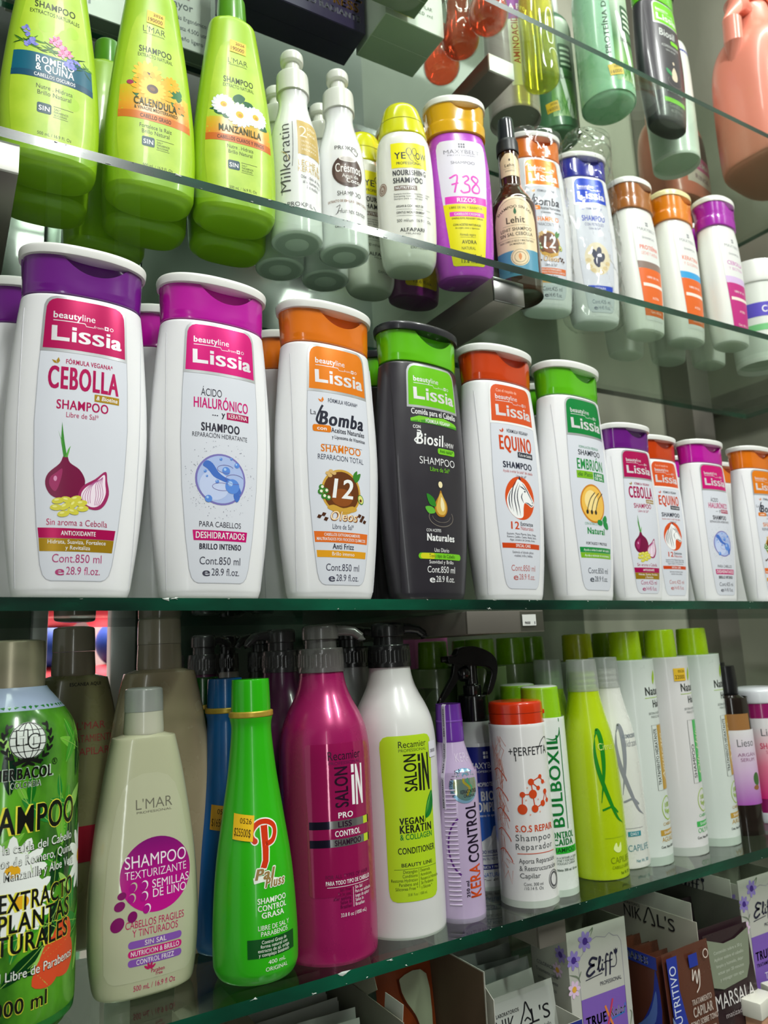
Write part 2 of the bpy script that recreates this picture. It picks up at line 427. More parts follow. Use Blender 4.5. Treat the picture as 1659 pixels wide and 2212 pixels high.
# glass shelves: clear slab with a dark green ground edge, chipped along the front
GLASS = clear((0.86, 0.93, 0.87, 1), 'shelf_glass', base=0.045, emul=0.75, rough=0.015)
GEDGE = noisy('green_glass_edge', (7, 34, 26), (10, 92, 66), 5.0, rough=0.22, coat=0.25, stretch=(1, 1, 3), bump=0.15, lo=0.42, hi=0.72)
CHIPM = mat((196, 204, 198), 0.5)
def glass_shelf(label, x0, x1, z_bot, slope, depth, thick, chips):
    t = thing('glass_shelf', label, 'shelf', (0, 0.58, z_bot), group='clear glass shelves of the display', ry=-math.atan(slope))
    V, F = box_vf(x0, x1, 0.0, depth, 0.0, thick)
    link_mesh('glass_pane', V, F, [GLASS, GEDGE], [0, 0, 1, 1, 1, 1], parent=t, smooth=0)
    rnd = random.Random(int(1000 * (z_bot + 2))); V = []; F = []
    for cx, sz in chips:
        n = 9; c = len(V)
        zc = thick * rnd.choice((0.12, 0.9, 0.95)); sz *= 0.6; V.append((cx, -0.0008, zc))
        for k in range(n):
            a = 2 * PI * k / n; r = sz * rnd.choice((0.15, 0.3, 0.6, 1.0)) * rnd.uniform(.7, 1)
            V.append((cx + r * math.cos(a) * 2.2, -0.0003, min(max(zc + r * math.sin(a) * 0.7, 0.0002), thick + 0.0006)))
        F += [(c, c + 1 + k, c + 1 + (k + 1) % n) for k in range(n)]
    if V:
        o = link_mesh('edge_chips', V, [f[::-1] for f in F], CHIPM, parent=t, smooth=0); o['kind'] = 'stuff'
    return t
rc = random.Random(3)
glass_shelf('topmost glass shelf, above the white pump bottles, holding boxes and coral bottles', -0.3, 1.30, 0.7298, 0.0015, 0.26, 0.008, [])
glass_shelf('second glass shelf, under the lime green herbal bottles', -0.3, 1.30, 0.3925, 0.0035, 0.26, 0.0085,
            [(0.155, 0.004), (0.20, 0.002), (0.24, 0.003), (0.26, 0.004), (0.275, 0.003), (0.30, 0.002), (0.33, 0.003), (0.35, 0.002), (0.10, 0.002), (0.06, 0.0018)] + [(rc.uniform(0.0, 0.5), rc.uniform(0.0008, 0.002)) for _ in range(24)])
glass_shelf('third glass shelf, under the row of large white flip-cap bottles', -0.3, 1.30, 0.0373, -0.01047, 0.265, 0.0095,
            [(0.15, 0.004), (0.155, 0.003), (0.385, 0.003), (0.455, 0.003), (0.462, 0.002), (0.50, 0.0025), (0.515, 0.0022)] + [(rc.uniform(0.0, 1.0), rc.uniform(0.0006, 0.0016)) for _ in range(22)])
glass_shelf('fourth glass shelf, under the pump bottles and slim shampoos', -0.3, 1.30, -0.2585, 0.0084, 0.365, 0.010,
            [(0.215, 0.004), (0.262, 0.0024), (0.29, 0.006), (0.308, 0.0025), (0.33, 0.0032), (0.345, 0.002), (0.40, 0.0015)] + [(rc.uniform(0.1, 0.9), rc.uniform(0.0006, 0.0014)) for _ in range(14)])
glass_shelf('lowest glass shelf, under the open cartons of sachets', -0.3, 1.30, -0.446, 0.0, 0.365, 0.010, [])
# steel brackets carrying the glass
def bracket(label, x0, x1, z1, hh, y0=0.575, tip=STEEL, tape=False):
    t = thing('shelf_bracket', label, 'bracket', ((x0 + x1) / 2, y0, z1 - hh), group='steel shelf brackets')
    hw = (x1 - x0) / 2
    block('arm', t, STEEL_D, -hw, hw, 0.002, 0.945 - y0, 0, hh, 0.0012, unit=1.0)
    block('end_cap', t, tip, -hw, hw, -0.0008, 0.002, 0, hh, 0.0006, unit=1.0)
    if tape:
        block('clear_tape', t, clear((0.9, 0.92, 0.9, 1), 'sticky_tape', base=0.10, emul=0.6, rough=0.12), hw - 0.030, hw + 0.0006, -0.0016, -0.0010, 0.0012, hh - 0.001, 0, unit=1.0)
        block('price_sticker', t, mat((214, 216, 212), 0.5), hw - 0.028, hw - 0.011, -0.0022, -0.0017, 0.0062, hh - 0.004, 0, unit=1.0)
        p = Print(Plane(2.3)); p.text(DGREY, '9600', hw * 1000 - 25.5, 8, 2.2, st='b', al='L'); p.text(DGREY, '$', hw * 1000 - 13, 8, 2.2); p.build('price_print', t)
BR = mat((222, 222, 216), 0.42, 0.35, kind='metal')
bracket('steel bracket at the left picture edge under the lime green bottles', -0.03, 0.036, 0.392, 0.024, y0=0.584, tip=BR)
bracket('steel bracket under the purple bottle with yellow label', 0.500, 0.542, 0.391, 0.027, y0=0.592, tip=STEEL)
bracket('steel bracket with bright white end beside the coral bottles', 0.560, 0.600, 0.729, 0.024, y0=0.640, tip=BR)
bracket('long steel bracket with taped price sticker above the spray bottle', 0.424, 0.517, 0.031, 0.021, tip=STEEL_D, tape=True)
bracket('steel bracket above the purple and white carton with black flower logo', 0.494, 0.527, -0.2555, 0.022, y0=0.590, tip=STEEL_D)

# the brightly lit aisle behind the gap in the back panel
def ball(label, x, y, z, r, col):
    t = thing('storage_jar', label, 'jar', (x, y, z))
    loft('body', t, mat(col, 0.4), [(-r * 1000, r * 300), (-r * 800, r * 600), (0, r * 1000), (r * 800, r * 600), (r * 1000, r * 250)], 24)
far = thing('far_counter', 'pale counter in the bright aisle behind the back panel gap', 'counter', (0.30, 1.9, -Z0))
block('base_panel', far, mat((170, 172, 168), 0.6), -0.55, 0.55, 0, 0.35, 0, Z0 - 0.16, 0.004, unit=1.0)
block('top_slab', far, mat((226, 228, 226), 0.4), -0.57, 0.57, -0.02, 0.37, Z0 - 0.16, Z0 - 0.13, 0.004, unit=1.0)
for i, (x, c, l) in enumerate([(0.235, (196, 34, 44), 'red cloth bundle, left one seen through the back panel gap'), (0.375, (200, 40, 52), 'red cloth bundle, right one seen through the back panel gap')]):
    t = thing('cloth_bundle', l, 'cloth', (x, 1.99, -0.13)); loft('body', t, mat(c, 0.7), [(0, 62), (20, 70), (90, 66), (118, 40), (125, 10)], 24)
for i, (x, l) in enumerate([(0.245, 'blue round ball, left one seen through the back panel gap'), (0.395, 'blue round ball, right one seen through the back panel gap')]):
    t = thing('blue_ball', l, 'ball', (x, 1.985, 0.0)); loft('body', t, mat((24, 52, 128), 0.6), [(-10, 20), (0, 38), (20, 52), (45, 58), (70, 52), (92, 34), (100, 8)], 24)
hr = thing('hanging_rail', 'pale rail with hanging bags in the bright aisle', 'rail', (0.325, 2.42, 0.32)); tube('bar', hr, ALU, [(-260, 0, 0), (260, 0, 0)], 8)
for x in (-0.25, 0.25): tube('post', hr, ALU, [(x * 1000, 0, -1750), (x * 1000, 0, 0)], 9)
for i, (x, z, l) in enumerate([(0.225, 0.155, 'white hanging bag in the bright aisle, leftmost'), (0.335, 0.105, 'white hanging bag in the bright aisle, middle one with green top'), (0.425, 0.155, 'white hanging bag in the bright aisle, rightmost')]):
    t = thing('hanging_bag', l, 'bag', (x * 1.1, 2.42, z + 0.02)); loft('bag', t, mat((246, 246, 242), 0.6), [(0, 20, 8), (20, 38, 14), (80, 44, 16), (120, 30, 10), (130, 8, 4), (135, 3, 2), (279 - z * 1000, 3, 2)], 24)
    if i == 1: loft('green_top', t, mat((30, 150, 90), 0.5), [(129, 9, 5), (150, 12, 6), (175, 10, 5)], 16)

# ================================================================== flip-cap bottles of the third shelf
def pos(*p): return [tuple(q) for q in p]
LBODY = [(0, 34, 15, 2.3), (0, 34, 15, 2.3), (1.2, 39, 18.5, 2.4), (5, 41.3, 20.5, 2.4), (14, 43.2, 22, 2.3), (55, 48.4, 24.5, 2.2), (110, 52.2, 25.5, 2.2), (150, 52.0, 25.3, 2.2), (200, 48.6, 24.2, 2.25), (228, 45.8, 23.2, 2.3), (233, 44.8, 22.5, 2.3), (235, 42, 20, 2.3), (235, 42, 20, 2.3)]
LCAP = [(234.5, 42, 20.5, 2.3), (234.5, 42, 20.5, 2.3), (235, 44.3, 22.2, 2.3), (237, 45, 22.8, 2.3), (250, 45.4, 23.2, 2.3), (265.5, 46.4, 24.4, 2.3), (266.5, 46.4, 24.4, 2.3), (266.5, 46.4, 24.4, 2.3)]
LLID = [(265.8, 44.0, 23.0, 2.3), (265.8, 44.0, 23.0, 2.3), (266.0, 47.6, 26.4, 2.3), (266.8, 48.2, 27.2, 2.3), (271.8, 48.8, 27.8, 2.3), (273.9, 47.8, 26.9, 2.3), (274.4, 44.5, 24.8, 2.3), (274.4, 44.5, 24.8, 2.3)]
def scoop(z0, z1, zd, cx, hw, dep):
    """thumb recess under the lid: rows between z0 and z1 bend to follow the scoop line, rows above it are pressed inwards"""
    def f(V):
        V = V.copy(); fr = V[:, 1] < 0; m = fr & (V[:, 2] >= z0 - 1e-6)
        u = np.abs(V[:, 0] - cx) / hw; prof = np.clip(1 - u ** 2.2, 0, 1); edge = z1 - 0.5 - zd * prof
        t = np.clip((V[:, 2] - z0) / (z1 - z0), 0, 1); zn = np.where(t < .5, z0 + (edge - z0) * t / .5, edge + (z1 - edge) * (t - .5) / .5)
        V[:, 2] = np.where(m, zn, V[:, 2]); V[:, 1] += np.where(m & (t > .501), dep * np.clip(1 - u * u, 0, 1) ** .5 * np.clip((t - .5) / .06, 0, 1), 0); return V
    return f
def dense(prof, z0, z1, n):
    """add rows between z0 and z1 so a recess has geometry to bend"""
    D = smooth_profile(prof, 4); zz = np.linspace(z0, z1, n); out = [tuple(r) for r in D if r[0] <= z0]
    out += [(z, np.interp(z, D[:, 0], D[:, 1]), np.interp(z, D[:, 0], D[:, 2]), 2.4) for z in zz[1:]]
    return out
LW = mat((238, 238, 240), 0.34, 0, 0.15, sub=0.25)
LBL = ink((216, 219, 228), 0.34)
def lissia_label(root, v, white=True):
    P = Print(Surf(LBODY, 'flat')); bc = v['band']
    lab = [(13, -17, 17), (14, -20, 20), (17, -22.5, 22.5), (24, -24.5, 24.5), (50, -28, 28), (90, -31.5, 31.5), (130, -33, 33), (170, -32, 32), (185.9, -31.2, 31.2)]
    if white:
        P.rows(ink((176, 178, 186)), [(z - (0.5 if i == 0 else 0), l - 0.5, r + 0.5) for i, (z, l, r) in enumerate(lab)], 0, 14)
        P.rows(LBL, lab, 1, 14)
    fr = v.get('frame', SILVER)
    P.rows(fr, [(186.1, -31.8, 31.8), (200, -31.2, 31.2), (215, -30.6, 30.6), (224, -30, 30), (228, -28.5, 28.5), (230.5, -26, 26), (231.8, -22, 22)], 1, 14)
    P.rows(bc, [(188.6, -30, 30), (200, -29.5, 29.5), (214, -29, 29), (222.5, -28.4, 28.4), (226.2, -27, 27), (228.5, -24.8, 24.8), (229.8, -21.5, 21.5)], 2, 14)
    pw = v.get('lc', ink((232, 228, 232), 0.3, 0.3))
    P.ds = -1.6
    P.text(pw, 'beauty', -22, 213.6, 5.2, 20, al='L', st='b', layer=3); P.text(pw, 'line', -1.6, 213.6, 5.2, 9.5, al='L', layer=3)
    P.rect(pw, -22, 211.2, 0.5, 211.8, 3); P.stroke(pw, [(0.5, 211.5), (1.5, 209.4), (7, 209.4)], 0.45, 3, smooth=0)
    P.text(pw, 'from', 7.2, 209.2, 2.2, 7, al='L', st='l', layer=3); P.rect(pw, 15, 209, 18, 212.2, 3); P.disc(v['band'], 16.5, 210.6, 0.8, layer=4, n=10); P.ring(pw, 20.4, 210.6, 1.2, 0.4, 3, n=14)
    # the wordmark: wide heavy letters, tall L with a long foot
    P.rect(pw, -22.8, 195, -19, 207.2, 3); P.rect(pw, -22.8, 195, -10.2, 198, 3)
    P.rect(pw, -8.6, 195, -5.4, 203.4, 3); P.rect(pw, -8.6, 204.6, -5.4, 207.2, 3)
    P.text(pw, 'S', 0.6, 195, 8.9, 9.0, st='h', layer=3); P.text(pw, 'S', 10.6, 195, 8.9, 9.0, st='h', layer=3)
    P.rect(pw, 16.6, 195, 19.4, 203.4, 3); P.rect(pw, 16.6, 204.6, 19.4, 206.6, 3)
    P.text(pw, 'a', 24.4, 195, 11.6, 8.2, st='h', layer=3)
    P.ds = 0
    v['art'](P, v)
    P.dz = v.get('co', 0); c = v.get('cc', ink((176, 40, 104)))
    P.text(c, v.get('ml', 'Cont.850 ml'), 0, 26, 6.0, 34, layer=3); P.text(c, 'e', -11.5, 16.8, 6.4, 6.2, layer=3, st='b'); P.text(c, v.get('oz', '28.9 fl.oz.'), 4.5, 17.3, 5.6, 23.5, layer=3)
    P.build('label', root)
def lissia(label, v, loc, group, rz=0.0, scale=1.0, tilt=0.01047, name='shampoo_bottle', lab=True):
    t = thing(name, label, 'shampoo bottle', loc, rz, group, ry=tilt)
    t.scale = (scale,) * 3
    loft('body', t, v.get('body', LW), LBODY, 64)
    loft('cap', t, v['cap'], dense(LCAP, 240, 266.5, 33 if lab else 9), 144 if lab else 64, deform=scoop(240, 266.5, 13.5, 6, 25, 10.0), smooth=28, k=1)
    loft('lid', t, v.get('lid', mat((238, 238, 234), 0.3, 0, 0.2)), LLID, 64)
    # moulded seam down each flank
    for sgn in (-1, 1):
        D = LBODY; S = Surf(D); zz = np.linspace(8, 222, 26); pts = []
        for z in zz:
            u = (z - 8) / 214; s = sgn * (np.interp(z, S.D[:, 0], S.D[:, 1])) * (0.93 - 0.10 * math.sin(PI * u)); q = S(np.array([s]), np.array([z]), 0.02)[0]; pts.append(tuple(q))
        tube('side_seam', t, v.get('seam', mat((206, 206, 212), 0.5)), pts, 0.38, 5)
    if lab: lissia_label(t, v, v.get('white', True))
    return t
CRIM = ink((186, 20, 90), 0.28, 0.25); MAG = ink((214, 24, 122), 0.28, 0.2); GOLD = ink((176, 138, 28), 0.3, 0.3)
def leafmark(P, s, z, m):
    P.poly(m, [(s, z), (s + 1.6, z + 2.2), (s + 0.6, z + 5.2), (s - 0.9, z + 2.4)], 3); P.poly(m, [(s - 0.2, z), (s - 1.4, z + 2.2), (s - 4, z + 3), (s - 2.4, z + 0.6)], 3)
def vegan(P, z, c, lm, wd=35, s=0, h=3.6):
    leafmark(P, s - wd / 2 + 0.6, z - 0.6, lm); P.text(c, "FÓRMULA VEGANA^", s + 3.4, z, h, wd - 6, st='b', layer=3)
def art_cebolla(P, v):
    vegan(P, 177, CRIM, GOLD, 40)
    P.text(CRIM, 'CEBOLLA', 0, 157, 17, 51, st='h', layer=3)
    P.rect(GOLD, 7.5, 149.5, 26, 155.2, 4); P.text(WHITE, '& Biotina', 16.8, 150.9, 3.2, 16, st='b', shear=0.2, layer=5)
    P.text(CRIM, 'SHAMPOO', -0.5, 141, 7, 37, st='b', layer=3); P.text(CRIM, 'Libre de Sal*', -0.5, 134.8, 4.0, 23, layer=3)
    G = ink((58, 140, 46)); G2 = ink((96, 176, 70)); PU = ink((120, 22, 66), 0.3); PU2 = ink((160, 44, 98), 0.3); PL = ink((226, 186, 212)); PK = ink((244, 228, 240))
    for pts, m in (([(-12, 104), (-13.2, 112), (-17, 124), (-14, 116)], G2), ([(-12.6, 104), (-10.2, 104), (-12.4, 116), (-14.6, 131), (-14.8, 116)], G), ([(-11.5, 104), (-9.8, 104), (-8, 113), (-9.8, 110)], G2)): P.poly(m, pts, 3)
    P.poly(PU, [(-12.6, 105), (-10, 105), (-8, 100), (-1, 95), (3, 87), (1, 79), (-5, 73), (-12, 72), (-20, 75), (-24, 83), (-22.5, 91), (-15, 99)], 3, 4)
    P.poly(PU2, [(-17, 92), (-13, 95), (-14, 86), (-17, 78), (-21, 82), (-21, 88)], 4, 4)
    P.disc(ink((222, 150, 190)), -17.5, 87.5, 1.2, 2.0, 5, 12)
    P.poly(PU2, [(17.5, 95.5), (19, 88), (20.5, 78), (17, 69), (11, 65.5), (3, 68), (-1.5, 75), (1.5, 83), (10, 89)], 5, 4)
    P.poly(PK, [(16.6, 93), (17.5, 86), (18, 78), (14.5, 70), (9, 67.5), (3.5, 70), (0.5, 76), (3.5, 82), (11, 87.5)], 6, 4)
    for k in range(4):
        q = 0.85 - 0.2 * k; P.stroke(ink((176, 92, 150)), [(9 - 7 * q, 69 + 2 * (1 - q)), (9 - 8.5 * q, 76), (9 - 3 * q, 84), (15, 90)], 0.35, 7, 5); P.stroke(ink((176, 92, 150)), [(9 + 5 * q, 69), (9 + 8.4 * q, 77), (9 + 7 * q, 85), (15.5, 91)], 0.35, 7, 5)
    BE = ink((214, 206, 70)); BE2 = ink((236, 232, 140))
    for s, z, r in ((-15, 71, .2), (-9, 72, -.2), (-3, 73, .3), (-16, 66, 0), (-10, 67, .6), (-4, 69, .9), (1, 70, .2), (-11, 61.5, .2), (-4.5, 63.5, -.3), (2, 66, .1)):
        P.disc(BE, s, z, 4.2, 2.3, 8, 14, r); P.disc(BE2, s - 1, z + 0.6, 1.7, 0.8, 9, 10, r)
    P.text(CRIM, 'Sin aroma a Cebolla', -1, 53, 4.6, 42, layer=3)
    P.rows(CRIM, [(43.6, -26.5, 25.5), (51, -27.5, 26.5)], 3); P.text(WHITE, 'ANTIOXIDANTE', 0, 45.8, 3.2, 24, st='b', layer=4)
    P.rows(GOLD, [(34, -25.5, 24.5), (43.4, -26.5, 25.5)], 3); P.text(WHITE, 'Hidrata, Suaviza, Fortalece', -0.5, 39.6, 2.9, 40, layer=4); P.text(WHITE, 'y Revitaliza', 0, 35.4, 2.9, 17, layer=4)
def art_hialu(P, v):
    K = ink((48, 46, 60))
    P.text(K, 'ÁCIDO', -9, 167, 6.4, 17.5, layer=3); P.text(MAG, 'HIALURÓNICO', 0, 156.5, 8.6, 47, st='b', layer=3)
    P.text(K, '...', -6, 150.6, 4, 5, st='h', layer=3); P.text(K, 'y', 1.0, 150, 5, 3.2, st='b', layer=3); P.rect(CRIM, 4, 148.6, 24, 154.6, 3); P.text(WHITE, 'KERATINA', 14, 150, 3.7, 17, layer=4)
    P.text(K, 'SHAMPOO', -1, 137, 6.8, 33, st='h', layer=3); P.text(K, 'REPARACIÓN HIDRATANTE', -1, 131.5, 3.8, 47, layer=3)
    rn = random.Random(5); D = ink((150, 152, 168))
    for _ in range(130):
        a = rn.uniform(0, 2 * PI); r = rn.uniform(23.5, 33); s, z = r * math.cos(a) * .95, 97 + r * math.sin(a)
        if abs(s) < 30: P.disc(D, s, z, rn.uniform(.2, .45), layer=3, n=5)
    P.disc(ink((124, 116, 184)), -0.5, 97, 21.4, layer=3, n=40); P.disc(ink((172, 190, 232)), -0.5, 97, 19.8, layer=4, n=40)
    P.disc(ink((196, 208, 240)), -6, 92, 12.5, layer=5, n=30)
    B = ink((70, 112, 196)); B2 = ink((92, 140, 220)); B3 = ink((168, 202, 244))
    P.poly(B, [(-13, 112), (-8, 110), (-3, 103), (3, 99), (10, 97), (7, 94), (0, 96), (-7, 99), (-12, 105), (-16, 108)], 6, 3)
    P.poly(B, [(8, 92), (14, 86), (17, 88), (12, 96)], 6, 3); P.poly(B, [(10, 84), (13, 79), (16, 84), (12, 90)], 6, 3)
    for s, z, r in ((9, 92, 6.2), (3.5, 104.5, 3.4), (-11, 80.5, 3), (-4, 95, 1.6), (13, 110, 2.2), (-1, 114, 1.2), (8, 115, 1.1), (-14, 103, 1.2), (-12.5, 99, 0.9)):
        P.disc(B2, s, z, r, layer=7, n=20); P.disc(B3, s - r * .3, z + r * .35, r * .35, layer=8, n=12)
    for k in ((3, 106, 7, 3.4), (11, 98, 8, 4), (0, 91, 8, 3.2)): P.ring(ink((110, 90, 160)), k[0], k[1], k[2], 0.3, 8, rz=k[3], a0=20, a1=300)
    P.dz = 2
    P.text(K, 'PARA CABELLOS', -0.5, 55.5, 4.4, 35, layer=3)
    P.rows(MAG, [(44.6, -22, 22), (52.8, -23, 23)], 3); P.text(WHITE, 'DESHIDRATADOS', 0, 46.4, 5.0, 41, st='b', layer=4)
    P.text(K, 'BRILLO INTENSO', 0, 37.6, 4.4, 35, st='h', layer=3)
OR = ink((232, 128, 24), 0.28, 0.15)
def art_bomba(P, v):
    K = ink((34, 36, 52)); N = ink((60, 64, 84))
    vegan(P, 177, N, OR, 38)
    P.text(K, 'La', -27, 164, 4.6, 5, layer=3)
    P.text(K, 'Bomba', 1.5, 155.5, 12.5, 48, st='h', shear=0.22, layer=3); P.stroke(K, [(-22, 156), (-24, 160), (-20, 170), (-18, 173.5)], 2.0, 3)
    P.rect(OR, -28, 148.5, -10.5, 155, 4, 2); P.text(WHITE, 'con', -19.5, 150.2, 3.4, 9, st='b', layer=5)
    P.text(K, 'Aceites Naturales', 8, 149, 4.6, 37, st='b', layer=3); P.text(K, 'y Liposoma de Vitaminas', 8.5, 143.4, 3.2, 37, st='b', layer=3)
    P.rect(N, -20, 137, -4, 137.3, 3); P.rect(N, 6, 137, 23, 137.3, 3)
    for s in (-2, 1, 4): P.disc(OR, s, 137.2, 0.8, layer=3, n=10)
    P.dz = 4
    P.text(OR, 'SHAMPOO', 0, 126.5, 6.6, 42, st='b', layer=3); P.text(N, 'REPARACION TOTAL', 0, 119.2, 4.8, 48, layer=3)
    BR = ink((104, 56, 22)); BR2 = ink((76, 40, 20)); GO = ink((206, 160, 62))
    P.disc(GO, -1, 91, 20.4, layer=3, n=36); P.disc(BR, -1, 91, 18.4, layer=4, n=36); P.disc(ink((142, 78, 30)), -1, 86, 11, 8, layer=5)
    P.poly(GO, [(-16, 76), (-10, 79), (0, 76.5), (10, 79), (15, 76), (8, 73), (-8, 73)], 5, 3)
    P.text(WHITE, '12', 0, 85.5, 17, 22, st='b', shear=0.15, layer=6)
    P.text(ink((150, 84, 30)), 'Oleos', 1.5, 65, 8.4, 29, st='h', shear=0.25, layer=7); P.text(ink((250, 226, 180)), 'Oleos', 1, 65.4, 8.0, 27.5, st='r', shear=0.25, layer=8)
    G = ink((58, 130, 44)); W2 = ink((240, 236, 214))
    P.poly(G, [(12, 104), (15, 108), (20, 110), (18, 104), (14, 101)], 7, 3); P.poly(G, [(11, 104), (12, 109), (16, 112), (15, 106)], 7, 3)
    for s, z in ((-22, 90), (-19, 86), (-17, 91), (-15, 85), (-21, 94)): P.disc(G, s, z, 2.6, layer=7, n=9); P.disc(W2, s + .6, z + .4, 1.4, layer=8, n=7)
    for s, z in ((-15, 107), (-12, 109), (-9, 107.5), (-13, 105)): P.disc(ink((214, 176, 110)), s, z, 2.4, 1.7, 7, 9)
    P.disc(G, 19.5, 86, 3.4, 4.6, 7, 14, .4); P.disc(ink((226, 220, 130)), 19.5, 86, 2.7, 3.8, 8, 14, .4); P.disc(BR, 19.3, 85, 1.4, layer=9, n=9)
    for s, z in ((-23, 68), (-19, 70), (-17, 66), (20, 67), (22, 70), (18, 71), (24, 66)): P.poly(BR2, [(s - 2.4, z - 1), (s + .4, z - 1.8), (s + 2.2, z + 1), (s - 1, z + 1.8)], 6)
    P.dz = 6
    P.text(N, 'Libre de Sal*', 0, 55.6, 4.4, 22, layer=3)
    P.rows(ink((226, 110, 34)), [(43.6, -27, 26.5), (53, -28, 27.5)], 3); P.text(WHITE, 'CABELLOS EXTREMADAMENTE', -0.5, 49.2, 2.5, 37, st='b', layer=4); P.text(WHITE, 'MALTRATADOS POR PROCESOS QUIMICOS', -0.5, 45.3, 2.5, 50, st='b', layer=4)
    P.text(K, 'Anti Frizz', 0, 38, 4.6, 22, st='b', layer=3); P.rows(ink((226, 158, 30)), [(30.6, -25, 24.5), (36.6, -25.6, 25.2)], 3); P.text(WHITE, 'Brillo intenso', 0, 32.2, 3.2, 23, layer=4)
def art_biosil(P, v):
    G = ink((120, 200, 40)); W = WHITE
    P.poly(G, [(-29, 175), (-20, 178), (-6, 177.4), (10, 179), (26, 176), (29, 174), (29, 171), (-29, 172.4)], 2); P.poly(ink((70, 150, 34)), [(-29, 172.4), (-10, 175), (8, 172), (29, 173), (29, 170.6), (-29, 171.4)], 3)
    P.text(W, 'Comida para el Cabello', 0, 179.5, 5.6, 56, st='b', layer=4)
    P.dz = 9
    vegan(P, 163, W, G, 38)
    P.text(W, 'CON', -23, 156, 3.2, 8, st='b', layer=3); P.text(W, 'Biosil', -8, 140.5, 11.5, 33, st='b', shear=0.12, layer=3); P.stroke(W, [(-23, 141), (-26, 144), (-22, 148), (-19, 153), (-23, 154)], 1.3, 3); P.text(W, 'HMW', 16, 140.5, 5, 13, layer=3)
    P.rect(G, 0, 132.6, 23, 138.6, 3, 2); P.text(ink((30, 90, 20)), 'Anti caída*', 11.5, 134.3, 3.3, 18, st='b', layer=4)
    P.text(W, 'SHAMPOO', 0, 121, 7.2, 44, st='l', layer=3); P.text(G, 'Libre de Sal*', 2, 114.6, 4.2, 25, layer=3)
    A = ink((216, 178, 84)); A2 = ink((240, 226, 180)); A3 = ink((178, 124, 36))
    P.disc(A2, 1, 102, 2.6, 3.2, 3, 16)
    P.poly(A3, [(1, 96.5), (3.5, 91), (8, 84), (8.6, 77), (5, 71.5), (1, 70.5), (-3.5, 71.5), (-7, 77), (-6, 84), (-1.6, 91)], 3, 4)
    P.poly(A, [(1, 94), (6.5, 84), (7, 77), (4, 72.8), (-2, 73), (-5.2, 78), (-4, 84)], 4, 4); P.poly(A2, [(1.5, 90), (4.5, 84), (4.8, 78), (2, 76), (0, 82)], 5, 4)
    P.poly(ink((46, 132, 40)), [(-6, 80), (-13, 82), (-16, 92), (-9, 89), (-6, 84)], 4, 3); P.poly(ink((96, 180, 60)), [(-7, 74), (-14, 73), (-18, 79), (-12, 80), (-8, 78)], 4, 3)
    P.ring(ink((120, 112, 104)), 1, 70, 15, 0.8, 2, rz=9, a0=150, a1=390); P.ring(ink((120, 112, 104)), 1, 71, 11, 0.5, 2, rz=6, a0=180, a1=360)
    P.text(W, 'CON ACEITES', -9, 55.6, 2.7, 17, layer=3); P.text(W, 'Naturales', 0, 47, 6.6, 34, st='h', layer=3)
    P.text(W, 'Uso Diario', 0, 36.6, 3.6, 18, layer=3); P.rect(G, -26, 29.6, 26, 35.4, 3, 2.8); P.rect(ink((220, 214, 40)), -24, 29.8, -8, 35.2, 4, 2.6); P.text(ink((40, 80, 20)), 'Todo tipo de Cabello', 1, 31.2, 3.2, 32, layer=5)
    P.text(W, 'Suavidad y Brillo', 0, 24.0 + 1.5, 3.3, 30, layer=3)
RED = ink((214, 74, 28), 0.28, 0.12)
